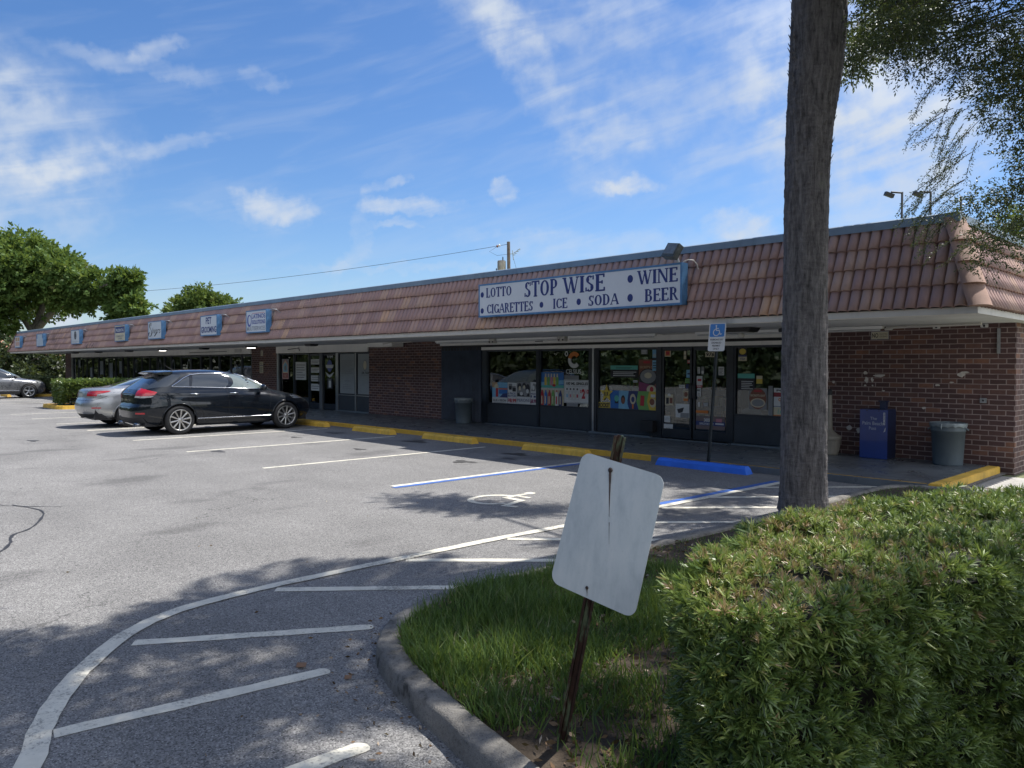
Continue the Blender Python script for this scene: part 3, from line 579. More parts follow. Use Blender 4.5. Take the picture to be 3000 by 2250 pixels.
# --- office 9764
B(-28.22,14.33,.1,-28.08,14.5,2.16).build('door_jamb',M['steel'],BLD)
window(-28.08,-26.95,.45,2.14); post(-26.95,-26.88); window(-26.88,-25.80,.45,2.14); post(-25.80,-25.74); door(-25.73,-24.98,.12,2.12,hs=1); B(-24.98,14.34,.1,-24.78,14.5,2.14).build('frame_post',pm('grey_door_post',(.11,.12,.13),.5),BLD); door(-24.77,-23.90,.12,2.12,hs=1)
post(-23.90,-23.74,mat='steel'); window(-23.74,-22.66,.68,2.14,mat='bronze'); post(-22.66,-22.60,mat='steel'); window(-22.60,-21.77,.68,2.14)
B(-28.22,14.30,2.16,-21.77,14.6,2.424).build('header_band',M['beige'],BLD); B(-23.72,14.33,.1,-21.78,14.38,.135).build('threshold_track',M['steel'],BLD); B(-23.74,14.365,.655,-21.78,14.379,.68).build('transom_rail',M['steel'],BLD)
# --- far shops
B(-56.9,14.31,.1,-56.72,14.5,2.16).build('door_jamb',M['steel'],BLD)
x=-56.72; i=0; seq=[1.15,1.0,.95,1.15,1.2,1.0,1.0,1.25,1.15,.95,.95,1.3,1.2,1.1,1.0,.95,1.3,1.2,1.15,1.1,.95,1.2,1.1]
while x<-31.0 and i<40:
    w=seq[i%len(seq)]
    if x+w>-30.6: w=-30.46-x
    if i%5 in (2,3): door(x+.01,x+w-.05,.12,2.12,hs=1 if i%5==2 else -1)
    else: window(x+.01,x+w-.05,.45,2.14)
    post(x+w-.05,x+w+.0); x+=w; i+=1
B(-56.9,14.30,2.16,-30.44,14.6,2.424).build('header_band',M['beige'],BLD)
# ---------------------------------------------------------------- fittings under the soffit
litm=pm('lit_lamp_lens',(.9,.9,.85),.4,emit=(1,.97,.88,3.2))
def soffit_light(x,y,lit,label):
    r=thing('soffit_light',label,'ceiling light',(x,y,2.37),0,'square lights under the shop canopy')
    MB().prism([(x-.21,2.423),(x+.21,2.423),(x+.17,2.36),(x-.17,2.36)],'y',y-.15,y+.15).build('housing',M['black'],r)
    B(x-.14,y-.12,2.345,x+.14,y+.12,2.362,.006).build('lens',litm if lit else pm('unlit_lens',(.25,.26,.27),.3),r)
for x,lit,l in ((-23.6,0,'dark unlit canopy light above the 9764 office doors'),(-28.15,1,'lit canopy light beside the narrow brick pier'),(-32.6,0,'dark unlit canopy light behind and right of the pet grooming sign'),(-37.4,1,'lit canopy light in the middle of the far shops'),(-42.1,0,'unlit canopy light just right of the oval logo sign'),(-47.2,0,'unlit canopy light between the oval sign and the plain sign'),(-51.8,0,'farthest unlit canopy light near the end of the roof')): soffit_light(x,13.25,lit,l)
def tubelight(x0,x1,y,z,label,n):
    r=thing('strip_light',label,'strip light',((x0+x1)/2,y,z-.05),0,'old fluorescent strip fittings')
    B(x0,y-.05,z-.05,x1,y+.05,z,.008).build('tray',pm('bright_tray_enamel',(.82,.82,.80),.4,var=.05),r); MB().tube([(x0+.05,y-.02,z-.07),(x1-.05,y-.02,z-.07)],.018,8).build('tube',pm('unlit_tube',(.55,.56,.56),.4),r)
tubelight(-17.6,-15.2,13.9,2.42,'long unlit strip light above the folded navy shutter',0); tubelight(-15.0,-12.8,13.9,2.42,'long unlit strip light above the beer poster window',1); tubelight(-12.45,-9.9,13.9,2.42,'long unlit strip light above the energy drink window',2); tubelight(-8.9,-5.15,13.9,2.42,'long unlit strip light passing behind the palm trunk',3)
def jbox(x,z,label,w=.22,h=.12,y=13.84):
    r=thing('junction_box',label,'junction box',(x,y,z-h/2),0,'junction boxes under the canopy')
    B(x-w/2,y-.06,z-h/2,x+w/2,y+.06,z+h/2,.008).build('box',M['conduit'],r)
    for sx in (-.3,.3): MB().lathe([(0,-.03),(.018,-.03),(.018,0)],(x+sx*w,y-.06,z-h*.2),10,'y').build('knockout',M['black'],r)
jbox(-15.1,2.36,'grey junction box left of the small header vent'); jbox(-12.6,2.36,'grey junction box above the orange crescent decal')
one('header_vent',B(-13.95,14.26,2.33,-13.7,14.30,2.40),M['dark'],'small dark vent between the two junction boxes','vent')
cd=MB().tube([(-9.8,13.9,2.39),(-8.8,13.9,2.40)],.014,8); one('conduit',cd,M['conduit'],'short pale conduit right of the access parking sign','conduit')
cd=MB().tube([(-5.12,13.9,2.36),(-4.95,13.85,2.385),(-3.6,13.7,2.39)],.022,8); one('conduit',cd,M['conduit'],'pale conduit bending along the soffit above the right brick wall','conduit')
cd=MB().tube([(-20.0,13.7,2.37),(-19.7,13.7,2.40),(-18.5,13.7,2.405)],.016,8); one('conduit',cd,M['conduit'],'thin cranked conduit above the wide brick pier','conduit')
one('beam_end',B(-21.1,13.85,2.29,-19.75,14.29,2.423),M['beige'],'cream boxed beam end above the wide brick pier','beam')
bk=MB().tube([(-27.2,14.27,2.30),(-26.35,14.27,2.34),(-26.3,14.27,2.24)],.012,6); one('awning_bracket',bk,M['black'],'thin bent rod on the beige header above the office','bracket')
bk=MB().tube([(-36.8,14.27,2.27),(-32.7,14.27,2.29)],.012,6); one('awning_bracket',bk,M['black'],'long straight rod on the beige header of the far shops','rod')
one('header_plate',B(-31.9,14.27,2.22,-31.3,14.3,2.38),M['fascia'],'blank pale plate on the beige header near the narrow pier','plate')
r=thing('floodlight','dark square floodlight slung under the soffit beside the access sign','floodlight',(-7.35,12.9,2.3))
MB().prism([(-7.62,2.34),(-7.08,2.34),(-7.02,2.423),(-7.56,2.423)],'y',12.75,13.1).build('housing',M['black'],r); B(-7.58,12.78,2.328,-7.12,13.05,2.342).build('lens',pm('dim_lens',(.42,.43,.44),.3),r); MB().lathe([(0,0),(.05,0),(.06,.06),(.03,.09)],(-7.3,12.9,2.235),14).build('sensor',M['fascia'],r)
r=thing('security_camera','small dark camera hanging from the soffit left of the palm','camera',(-6.62,13.3,2.3)); B(-6.68,13.1,2.33,-6.58,13.3,2.40,.01).build('body',M['black'],r); MB().tube([(-6.63,13.25,2.40),(-6.63,13.25,2.424)],.02,8).build('mount',M['conduit'],r)
for x,l in ((-5.21,'left'),(-4.44,'middle'),(-3.72,'right')):
    r=thing('outlet_cover',{'left':'small white lens fitting above the NO sign','middle':'small white lens fitting at mid wall top','right':'small white lens fitting nearest the wall corner'}[l],'wall fitting',(x,14.34,2.36),0,'small white fittings along the top of the brick wall')
    B(x-.055,14.31,2.36,x+.055,14.348,2.42,.006).build('plate',M['white'],r); MB().lathe([(0,-.012),(.015,-.012),(.018,0)],(x,14.31,2.385),10,'y').build('eye',M['black'],r)
one('wall_conduit',B(-3.535,14.315,1.93,-3.49,14.349,2.34,.004),M['galv'],'short vertical steel channel near the right wall corner','conduit')
r=thing('wall_socket','square grey socket plate low on the right brick wall','socket',(-3.72,14.34,1.13)); B(-3.77,14.325,1.12,-3.67,14.349,1.20,.004).build('plate',M['galv'],r); MB().lathe([(0,-.004),(.016,-.004),(.016,0)],(-3.72,14.325,1.16),10,'y').build('outlet',M['black'],r)
poster('notice_plate','small framed NO notice on the brick wall under the soffit','sign',-5.53,2.20,-5.22,2.345,M['galv'],[('r','cream',.04,.08,.96,.92),('t','black','NO',.07,.22,.42,.78,dict(bold=.02)),('t','black','SOLICITING',.48,.56,.92,.76),('t','black','LOITERING',.48,.26,.92,.46)],y=14.34)
poster('pier_plate','small white plate high on the narrow brick pier','sign',-29.62,2.06,-29.40,2.30,C_['grey'],[('r','cream',.12,.08,.88,.92),('t','black','S',.3,.2,.7,.8)],y=14.34)
poster('pier_notice','white notice with small plate above on the narrow brick pier','sign',-29.72,1.38,-29.40,1.83,C_['cream'],[('r','grey',.0,.62,1,.72),('t','black','NO',.2,.74,.8,.94),('lines','black',.12,.06,.9,.56,5)],y=14.34)
paintp=pm('loose_paint_patch',(.55,.52,.48),.8,var=.2,vs=20)
def blotch(x,z,w,h,seed):
    rs=random.Random(seed); return [(x+w*math.cos(2*math.pi*i/9)*rs.uniform(.6,1.2),z+h*math.sin(2*math.pi*i/9)*rs.uniform(.6,1.2)) for i in range(9)]
pb=MB()
for i,(x,z,w,h) in enumerate(((-5.62,1.60,.035,.035),(-5.60,1.47,.04,.06),(-5.50,1.48,.025,.045),(-5.62,1.37,.025,.018),(-5.49,1.37,.016,.016),(-4.05,1.58,.06,.05),(-4.2,1.45,.04,.012),(-4.42,1.40,.05,.02),(-4.62,1.0,.04,.025),(-4.0,1.62,.08,.02),(-5.9,.58,.06,.05),(-5.72,.54,.06,.06),(-5.3,1.28,.03,.012),(-5.37,1.55,.12,.03),(-6.2,1.42,.03,.03))): pb.prism(blotch(x,z,w,h,i),'y',14.349,14.346-.0002*i)
pb.build('flaked_paint',paintp,BLD)
# ================================================================== SIGN CABINETS ON THE ROOF
def sign_box(label,x0,x1,items=None,bg=None,z0=2.74,z1=3.47,yf=11.23,yb=11.40,pipe=True):
    x0*=1.0072; x1*=1.0072
    r=thing('sign_cabinet',label,'shop sign',((x0+x1)/2,(yf+yb)/2,z0),0,None if x1-x0>3 else 'small blue sign cabinets on the roof')
    B(x0,yf,z0,x1,yb,z1,.006).build('cabinet',M['signblue'],r)
    br=MB()
    for x in (x0+.18,x1-.18): br.tube([(x,yb-.01,z1-.08),(x,yb+.30,z1-.06)],.014,6)
    br.build('bracket',M['galv'],r)
    w=.035; rim=MB()
    for a in ((x0,z0,x1,z0+w),(x0,z1-w,x1,z1),(x0,z0+w,x0+w,z1-w),(x1-w,z0+w,x1,z1-w)): rim.box(a[0],yf-.012,a[1],a[2],yf+.004,a[3])
    rim.build('rim',M['signblue'],r)
    if pipe: MB().tube([(x1-.02,yf+.12,z1-.05),(x1+.14,yf+.13,z1+.0),(x1+.22,yf+.22,z1-.02),(x1+.25,yf+.36,z1-.12)],.013,6).build('conduit',M['galv'],r)
    if bg is not None: poster('sign_face',None,None,x0+w,z0+w,x1-w,z1-w,bg,items or [],y=yf-.006,parent=r,th=.005)
    return r
SW=M['signwhite']; faded=pm('faded_blue_print',(.10,.13,.34),.6,var=.1); fgrey=pm('faded_grey_print',(.33,.36,.40),.6,var=.1)
r=sign_box('very long white and blue sign listing lotto, wine, cigarettes, ice, soda and beer',-12.62,-7.42,[],SW,2.765,3.485,pipe=False)
lt=MB(); X=lambda px:-12.62+5.2*(px-.0)
def lx(u): return -12.71+5.237*u
def lz(v): return 2.765+.72*v
yl=11.223
# positions are fractions of the face measured left to right, bottom to top
for s,u0,v0,u1,v1 in (('LOTTO',.045,.585,.20,.87),('STOP',.27,.49,.45,.93),('WISE',.475,.49,.68,.93),('WINE',.82,.56,.985,.90),('CIGARETTES',.05,.10,.32,.375),('ICE',.425,.11,.50,.385),('SODA',.60,.115,.74,.395),('BEER',.85,.12,.987,.43)):
    serif(lt,s,lx(u0),lz(v0),lx(u1),lz(v1),yl)
for u,v,q in ((.022,.68,.016),(.022,.195,.016),(.365,.245,.016),(.555,.25,.017),(.79,.25,.019),(.79,.725,.019)): lt.disc(lx(u),yl,lz(v),q*5.2*.62,q*5.2*.72,16,.003)
lt.build('lettering',M['navy'],r)
fl=thing('floodlight','weathered square floodlight tilted on top of the long sign','floodlight',(-7.75,11.2,3.50))
bx=MB(); import itertools
def tilted_box(mb,c,hx,hy,hz,rot):
    m=Matrix.Translation(c)@rot.to_4x4(); v=[m@Vector((sx*hx,sy*hy,sz*hz)) for sz in(-1,1) for sy in (-1,1) for sx in (-1,1)]; mb.add([p.to_tuple() for p in v],[(0,2,3,1),(4,5,7,6),(0,1,5,4),(2,6,7,3),(0,4,6,2),(1,3,7,5)],False)
from mathutils import Euler
ro=Euler((R(-28),R(9),R(-12))).to_matrix()
tilted_box(bx,Vector((-7.60,11.12,3.67)),.145,.06,.13,ro); bx.build('housing',pm('weathered_bronze_metal',(.10,.11,.10),.5,.4,var=.35,vs=12,stain=.3),fl)
b2=MB(); tilted_box(b2,Vector((-7.60,11.12,3.67))+ro@Vector((0,-.064,.015)),.12,.006,.10,ro); b2.build('lens',pm('dull_glass_lens',(.17,.19,.20),.15,var=.25,vs=9),fl)
MB().tube([(-7.56,11.24,3.49),(-7.58,11.2,3.60)],.025,8).build('knuckle',M['galv'],fl); MB().tube([(-7.50,11.30,3.50),(-7.42,11.32,3.53),(-7.35,11.38,3.52),(-7.33,11.45,3.46),(-7.33,11.5,3.38)],.010,8).build('conduit',M['conduit'],fl)
sign_box('small sign with faded blue multiservices lettering and a globe',-24.04,-22.61,[('e',faded,.15,.55,.12,.30),('e',SW,.17,.57,.07,.22),('r',C_['pink'],.3,.885,.93,.91),('t',faded,'LATINOS',.28,.64,.97,.86,dict(bold=.03)),('t',faded,'SOLUTIONS',.30,.37,.96,.57,dict(bold=.03)),('t',fgrey,'MULTISERVICES',.03,.06,.97,.27,dict(bold=.02))],SW)
r=sign_box('small sign with bold navy PET GROOMING lettering',-27.72,-26.30,[],SW)
lt=MB(); text(lt,'PET',-27.45,3.16,-26.96,3.40,11.223,bold=.03); text(lt,'GROOMING',-27.86,2.85,-26.55,3.07,11.223,bold=.035); lt.build('lettering',M['navy'],r)
r=sign_box('small sign with flowing dark script lettering',-33.06,-31.55,[('t','grey','the',.08,.76,.25,.90,dict(shear=.3)),('t','black','heers',.30,.30,.94,.66,dict(shear=.25)),('p','black',[(.62,.36),(.72,.36),(.52,.12),(.44,.12)])],SW)
sc=MB(); sp=[(-32.62,3.36),(-32.80,3.38),(-32.86,3.25),(-32.72,3.14),(-32.62,3.02),(-32.70,2.90),(-32.88,2.86),(-32.98,2.93),(-32.93,3.02),(-32.84,2.99)]
c=[(p.x*1.0072,11.221,p.y) for p in catmull(sp,5)]; sc.tube(c,[.008+.009*math.sin(i/len(c)*3.14*3)**2 for i in range(len(c))],6); sc.build('lettering',C_['black'],r)
sign_box('small sign half navy over cream with white word',-37.30,-35.88,[('r',C_['navy'],.04,.52,.96,.94),('t',C_['white'],'PRUDENTIAL',.10,.60,.90,.80,dict(bold=.02)),('t',C_['grey'],'COMMUNITY',.1,.24,.9,.36,dict(bold=.02)),('t',C_['grey'],'& HOME',.3,.08,.7,.2,dict(bold=.02))],C_['cream'])
sign_box('small white sign with a tall dark oval emblem',-44.27,-42.80,[('e',C_['black'],.5,.62,.15,.32),('e',C_['grey'],.5,.62,.09,.22),('e',C_['black'],.5,.62,.06,.15),('t',fgrey,'THE OVAL ROOM',.1,.07,.92,.17)],SW)
sign_box('small blank sign with a pale stepped panel',-51.44,-49.93,[('r',M['signblue'],0,.62,.12,1),('r',M['signblue'],.86,.62,1,1)],pm('bare_pale_panel',(.42,.50,.56),.5))
sign_box('farthest small sign with a washed out pink picture',-56.95,-55.60,[('r',C_['sand'],.08,.56,.92,.92),('r',SW,.5,.6,.58,.88),('r',pm('washed_pink',(.5,.33,.27),.6),.08,.14,.92,.5)],SW)
# ================================================================== WINDOW POSTERS (flat printed sheets on the glass)
g='printed posters on the shop windows'
G1=lambda *a,**k:poster(*a,**k)
poster('beach_poster','beer poster with beach picture at left end of the first window','poster',-15.74,.68,-15.13,1.25,C_['white'],[('r','lblue',.0,.28,1,1),('r','blue',.45,.45,1,.75),('r','sand',.0,.75,.35,1),('e','cream',.28,.8,.14,.13),('r','red',.24,.3,.40,.72),('r','orange',.42,.66,1,.72),('p','navy',[(.5,.28),(1,.28),(1,.5),(.7,.46)]),('t','black','BLUE + PERONI',.08,.08,.92,.19,dict(bold=.02)),('lines','grey',.1,.02,.9,.07,1)],group=g)
poster('beer_offer','narrow poster of two dark bottles packs priced $8.99 in red','poster',-15.12,.68,-14.77,1.25,C_['white'],[('r','grey',.1,.72,.5,.95),('r','black',.15,.66,.45,.84),('r','grey',.5,.62,.9,.84),('r','black',.55,.58,.92,.76),('t','navy','6 PACK',.06,.44,.94,.54,dict(bold=.03)),('t','navy','BOTTLES',.06,.32,.94,.42,dict(bold=.03)),('t','red','$8.99',.03,.03,.97,.25,dict(bold=.04))],group=g)
poster('people_poster','black and white crowd photograph poster with serif word below','poster',-14.76,.68,-14.26,1.27,C_['white'],[('r','grey',.0,.34,1,1),('e','black',.2,.8,.16,.16),('e','cream',.22,.72,.09,.1),('e','black',.55,.86,.14,.12),('e','cream',.55,.78,.08,.08),('e','black',.82,.72,.16,.2),('e','white',.8,.6,.1,.1),('r','black',.05,.36,.95,.5),('e','white',.35,.48,.12,.08),('e','grey',.65,.45,.15,.08),('t','navy','PERONI',.05,.12,.95,.25)],group=g)
poster('beer_offer','poster priced $8.99 cut off by the window mullion','poster',-14.25,.68,-14.03,1.28,C_['white'],[('p','grey',[(.1,.6),(.5,.95),(.95,.9),(.8,.6)]),('e','white',.5,.75,.2,.1),('t','navy','PACK',.06,.44,.94,.52,dict(bold=.03)),('r','navy',.05,.32,.25,.42),('r','navy',.55,.32,.9,.40),('t','purple','$8.99',.02,.05,.98,.25,dict(bold=.05))],group=g)
pi=[('r','blue',.0,.58,1,1),('r','teal',.0,.54,1,.63),('p','lblue',[(0,.7),(1,.78),(1,.66),(0,.6)])]
for i,c in enumerate(('yellow','green','pink','yellow','green')): pi+=[('r',c,.22+.12*i,.62,.32+.12*i,.86),('r','cream',.24+.12*i,.86,.30+.12*i,.96)]
pi+=[('e','red',.62,.62,.07,.04),('t','white','NOW AVAILABLE!',.04,.485,.96,.545,dict(bold=.04))]
for i,c in enumerate(('red','blue','red','green','white','navy')):
    u=.08+.15*i; pi+=[('r',c,u,.02,u+.12,.36),('p',c,[(u,.36),(u+.12,.36),(u+.09,.43),(u+.03,.43)]),('r','red' if i in(0,2,4) else ('navy' if i==5 else c),u+.035,.43,u+.085,.475)]
for i in range(6): pi+=[('r','cream' if i!=4 else 'red',.10+.15*i+.015,.07+.0*i,.10+.15*i+.06,.30)]
poster('bottle_poster','tall poster of coloured sports drink bottles over a sea picture','poster',-13.93,.67,-13.07,1.54,C_['cream'],pi,group=g)
pi=[('r','grey',.02,.03,.03,.97),('r','grey',.97,.03,.98,.97),('r','grey',.02,.96,.98,.975),('r','grey',.02,.02,.98,.035),('t','black','100 ML SINGLES',.08,.78,.93,.90,dict(bold=.035,shear=.15)),('lines','grey',.15,.72,.85,.75,1),('t','red','$',.62,.38,.68,.58,dict(bold=.03)),('t','red','2',.69,.20,.82,.62,dict(bold=.06)),('t','red','10',.84,.42,.95,.60,dict(bold=.03))]
for i,c in enumerate(('lblue','pink','cream','red')): u=.08+.135*i; pi+=[('r','grey',u-.004,.146,u+.104,.49),('r','white',u,.15,u+.1,.48),('r',c,u+.02,.24,u+.08,.38),('r','white',u+.03,.48,u+.07,.56),('r','black',u+.025,.56,u+.075,.64)]
poster('singles_poster','white poster reading 100 ML SINGLES $2.10 with four small bottles','poster',-13.06,.78,-12.20,1.36,C_['white'],pi,group=g)
one('window_paper',B(-13.05,14.405,1.36,-12.57,14.407,1.47),C_['grey'],'grey paper strip above the 100 ML poster','paper'); one('window_paper',B(-12.97,14.405,.69,-12.6,14.407,.778),C_['grey'],'grey paper strip below the 100 ML poster','paper')
# crescent decal
r=thing('crescent_decal','orange and white crescent logo decal over white capitals','decal',(-12.76,14.40,1.5))
MB().ring(-12.72,14.402,1.855,.10,.205,22,38,165,ex=1.0).build('upper_arc',C_['orange'],r); MB().ring(-12.72,14.402,1.855,.10,.205,26,165,318,ex=1.0).build('lower_arc',C_['white'],r)
mb=MB(); mb.ring(-12.98,14.402,2.01,.03,.055,18,ez=1.2); mb.build('degree_ring',C_['white'],r)
text(MB(),'x',0,0,1,1,0); mb=MB(); text(mb,'CELSIUS',-12.99,1.51,-12.50,1.625,14.402,bold=.015); mb.build('lettering',C_['white'],r)
# third window
cp=[('p','blue',[(0,0),(.22,0),(.18,.5),(.2,1),(0,1)]),('p','lblue',[(.18,.0),(.42,0),(.37,.35),(.40,1),(.19,1)]),('p','navy',[(.42,0),(.62,0),(.57,.35),(.60,1),(.40,1),(.37,.5)]),('p','green',[(.62,0),(.84,0),(.78,.5),(.82,1),(.60,1),(.56,.5)]),('p','yellow',[(.84,0),(1,0),(1,1),(.82,1),(.78,.5)]),('r','black',.10,.35,.18,.7),('e','teal',.14,.6,.05,.16),('e','black',.28,.55,.045,.22),('e','brown',.28,.5,.035,.16),('e','cream',.49,.6,.06,.26),('e','navy',.49,.58,.035,.14),('r','orange',.475,.12,.505,.35),('p','red',[(.64,.3),(.72,.28),(.73,.78),(.65,.8)]),('e','cream',.90,.45,.065,.22),('e','brown',.885,.5,.05,.16),('r','white',.86,.72,.95,.86)]
poster('drinks_banner','wide banner of drinks on blue green and yellow waves','banner',-11.57,.66,-10.20,1.13,C_['blue'],cp,group=g,y=14.403)
star=MB(); pts=[]
for i in range(10):
    a=R(90+36*i); q=.215 if i%2==0 else .085; pts.append((-11.68+q*math.cos(a)*1.0,1.05+q*math.sin(a)*1.05))
r=thing('star_decal','yellow five pointed star decal over black lettering','decal',(-11.68,14.39,.72)); star.prism(pts,'y',14.398,14.396); star.build('star',C_['yellow'],r)
mb=MB(); text(mb,'R',-11.755,.985,-11.69,1.09,14.3955,bold=.03); text(mb,'R',-11.68,.985,-11.615,1.09,14.3955,bold=.03); mb.build('monogram',C_['black'],r)
mb=MB(); mb.box(-11.93,14.399,.70,-11.57,14.401,.835); mb.build('label_panel',C_['yellow'],r); mb=MB(); text(mb,'ROCKST',-11.92,.715,-11.58,.82,14.3975,bold=.05); mb.build('lettering',C_['black'],r)
poster('hours_decal','dark decal with a teal band and three text lines in the third window','decal',-11.57,1.44,-10.77,1.72,C_['black'],[('r','teal',0,.66,1,1),('lines','black',.2,.74,.8,.90,2),('lines','white',.1,.1,.95,.55,3)])
poster('can_poster','reddish brown SECRETS OUT snuff tin poster in the third window','poster',-10.74,1.13,-10.22,1.86,C_['brown'],[('e','black',.5,.42,.5,.3),('e','grey',.5,.47,.42,.22),('e','cream',.5,.5,.2,.09),('p','purple',[(0,0),(1,0),(1,.16),(.0,.3)]),('e','cream',.68,.06,.25,.14),('e','red',.7,.07,.1,.08),('t','sand',"SECRET'S OUT",.06,.72,.94,.80,dict(bold=.03)),('r','red',.25,.88,.6,.95)],group=g,y=14.4045)
poster('info_card','pale blue card high in the third window corner','sticker',-10.36,1.60,-10.2,2.08,C_['lblue'],[('r','black',0,.5,1,.62),('lines','black',.1,.1,.9,.45,3),('t','cream','HERE',.1,.66,.9,.8)],y=14.3995); poster('small_card','small grey card at top of the third window','sticker',-10.68,1.98,-10.5,2.1,C_['grey'],[('lines','white',.1,.1,.9,.9,3)])
poster('label_strip','tiny white label strip in the third window','sticker',-10.9,1.33,-10.78,1.38,C_['white'],[('lines','grey',.1,.1,.9,.9,1)])
# door stickers
S=[('orange framed sticker at top of the left door',-10.02,1.92,-9.86,2.12,'cream',[('r','orange',.12,.1,.88,.9),('e','red',.5,.4,.3,.2)]),('narrow white and grey sticker at top of the left door',-9.52,1.86,-9.46,2.04,'cream',[('r','grey',.1,.45,.9,.55)]),('small red sticker near the left door edge',-9.43,1.77,-9.33,1.845,'red',[('t','white','OPEN',.1,.2,.9,.8,dict(bold=.04))]),('light blue square sticker beside the door gap',-9.45,1.46,-9.335,1.63,'lblue',[('r','navy',.2,.4,.8,.6)]),('green sticker below the light blue one',-9.48,1.34,-9.34,1.44,'green',[('lines','black',.1,.1,.9,.9,2)]),('dark blue sticker below the green one',-9.46,1.22,-9.34,1.32,'navy',[]),('small white label on the left door glass',-9.64,1.23,-9.49,1.30,'white',[('t','black','PUSH',.1,.25,.9,.75)]),
 ('white card with two black apples shapes on the left door',-10.0,.84,-9.78,1.08,'cream',[('r','black',.12,.12,.45,.7),('r','brown',.55,.18,.9,.7),('e','white',.5,.95,.2,.12)]),('brown and cream picture card on the left door',-9.52,.95,-9.4,1.17,'cream',[('e','brown',.5,.65,.4,.25),('r','orange',0,0,1,.25)]),('large white and black leaflet at lower left door',-9.72,.58,-9.36,.88,'white',[('p','black',[(.1,.6),(.6,.75),(.5,.4),(.2,.3)]),('r','grey',.35,.0,.95,.35)]),('faint pale sticker low on the left door',-10.02,.46,-9.86,.60,'white',[('t','grey','LOTTO',.1,.3,.9,.7)]),('white square sticker at the bottom of the left door',-10.03,.165,-9.79,.42,'white',[('t','black','JUUL',.22,.42,.78,.68),('r','black',.05,.03,.2,.08)]),
 ('narrow white sticker with black can by the right door handle',-9.17,1.55,-9.11,1.69,'white',[('lines','black',.2,.1,.8,.9,4)]),('grey can shaped sticker on the right door',-9.08,1.53,-9.01,1.70,'grey',[('e','white',.5,.3,.4,.2)]),('white and red PULL sticker on the right door',-9.19,1.25,-9.05,1.50,'white',[('r','red',.15,.55,.85,.75),('r','red',0,0,1,.2),('t','white','PULL',.1,.04,.9,.17,dict(bold=.04))]),('white sticker under the red PULL sticker',-9.18,1.06,-9.08,1.24,'white',[('t','black','MAC',.1,.6,.9,.85,dict(bold=.02)),('lines','black',.2,.1,.8,.4,2)]),('small white card beside the slanted post on the right door',-8.66,1.52,-8.53,1.70,'white',[('lines','black',.12,.1,.88,.9,5)]),('tiny label low on the right door',-9.15,.84,-9.10,.94,'white',[]),('tiny grey writing low on the right door',-9.02,.85,-8.9,.93,'grey',[('lines','white',.1,.1,.9,.9,2)]),('orange reflection strip painted on the right door',-9.2,.70,-8.9,.76,'orange',[])]  # closing orange strip is a reflection put on the glass as colour
for l,a,b,c,d,bg,it in S: poster('door_sticker',l,'sticker',a,b,c,d,C_[bg],it,group='stickers on the shop doors',y=14.389)
poster('door_banner','grey brown door panel with 305 lettering on the right door','door banner',-9.2,.36,-8.5,.64,pm('dusky_banner',(.16,.12,.12),.5),[('r','navy',.0,.3,1,.62),('t','white','305',.28,.58,.50,.84,dict(bold=.03)),('t','white','OFFICE FOR RENT',.12,.34,.62,.5,dict(bold=.02)),('r','pink',.7,.6,.9,.85),('r','white',.68,.4,.97,.52)],y=14.389)
poster('house_number','cream house number strips reading 9762 on the right door','house number',-8.98,1.905,-8.68,2.015,C_['cream'],[('t','black','9762',.06,.12,.94,.9,dict(bold=.03,shear=.15))],y=14.389)
# fourth window
poster('coupon_card','yellow and white card at top of the fourth window','sticker',-8.21,1.93,-8.02,2.1,C_['black'],[('e','yellow',.5,.5,.4,.35)]); poster('visa_card','blue barred card below the yellow one','sticker',-8.21,1.82,-8.02,1.935,C_['cream'],[('r','navy',0,.75,1,1),('t','navy','VISA',.2,.2,.8,.6,dict(bold=.02))])
poster('hours_decal','dark decal with teal band in the fourth window','decal',-8.22,1.22,-7.84,1.56,C_['black'],[('r','teal',0,.72,1,1),('lines','white',.22,.05,.92,.6,5)])
poster('can_poster','smaller round SECRETS OUT snuff tin poster in the fourth window','poster',-7.96,.84,-7.57,1.27,C_['grey'],[('e','brown',.5,.5,.48,.5),('e','cream',.5,.3,.42,.22),('e','grey',.5,.3,.34,.17),('t','cream',"SECRET'S OUT",.08,.60,.92,.70,dict(bold=.03)),('r','red',.28,.82,.72,.9)])
poster('price_card','small yellow card above the round poster','sticker',-7.80,1.36,-7.67,1.52,C_['cream'],[('r','yellow',0,.0,1,.6)])
one('door_pull_bar',B(-7.53,14.39,.70,-7.44,14.402,1.32),C_['grey'],'pale vertical strip beside the lottery posters','strip')
poster('lottery_poster','stacked lottery poster with POWER on top and LOTTO below','poster',-7.42,.70,-6.72,1.28,C_['white'],[('t','black','POWER',.08,.88,.70,.95,dict(bold=.04)),('r',pm('dark_red_print',(.22,.02,.03),.5),0,.70,1,.85),('p','navy',[(0,.36),(1,.44),(1,.36),(.3,.34),(0,.38)]),('t','orange','CARNIVAL',.14,.55,.60,.66,dict(bold=.06)),('t','blue','MILLIONS',.22,.46,.62,.53,dict(bold=.05)),('r','cream',0,.0,1,.34),('r','orange',0,.0,1,.08),('t','teal','LOTTO',.12,.13,.60,.28,dict(shear=.3,bold=.01))])
poster('notice_sheet','pale notice sheet at the edge of the fourth window','notice',-6.98,1.32,-6.8,1.72,C_['grey'],[('lines','white',.1,.1,.9,.9,6)])
cn=thing('paper_stack','grey folded paper heap inside the fourth window','papers',(-7.9,14.55,.72)); MB().prism([(-8.2,.73),(-7.72,.73),(-7.78,.84),(-8.0,.87),(-8.15,.82)],'y',14.5,14.8).build('sheets',M['galv'],cn)
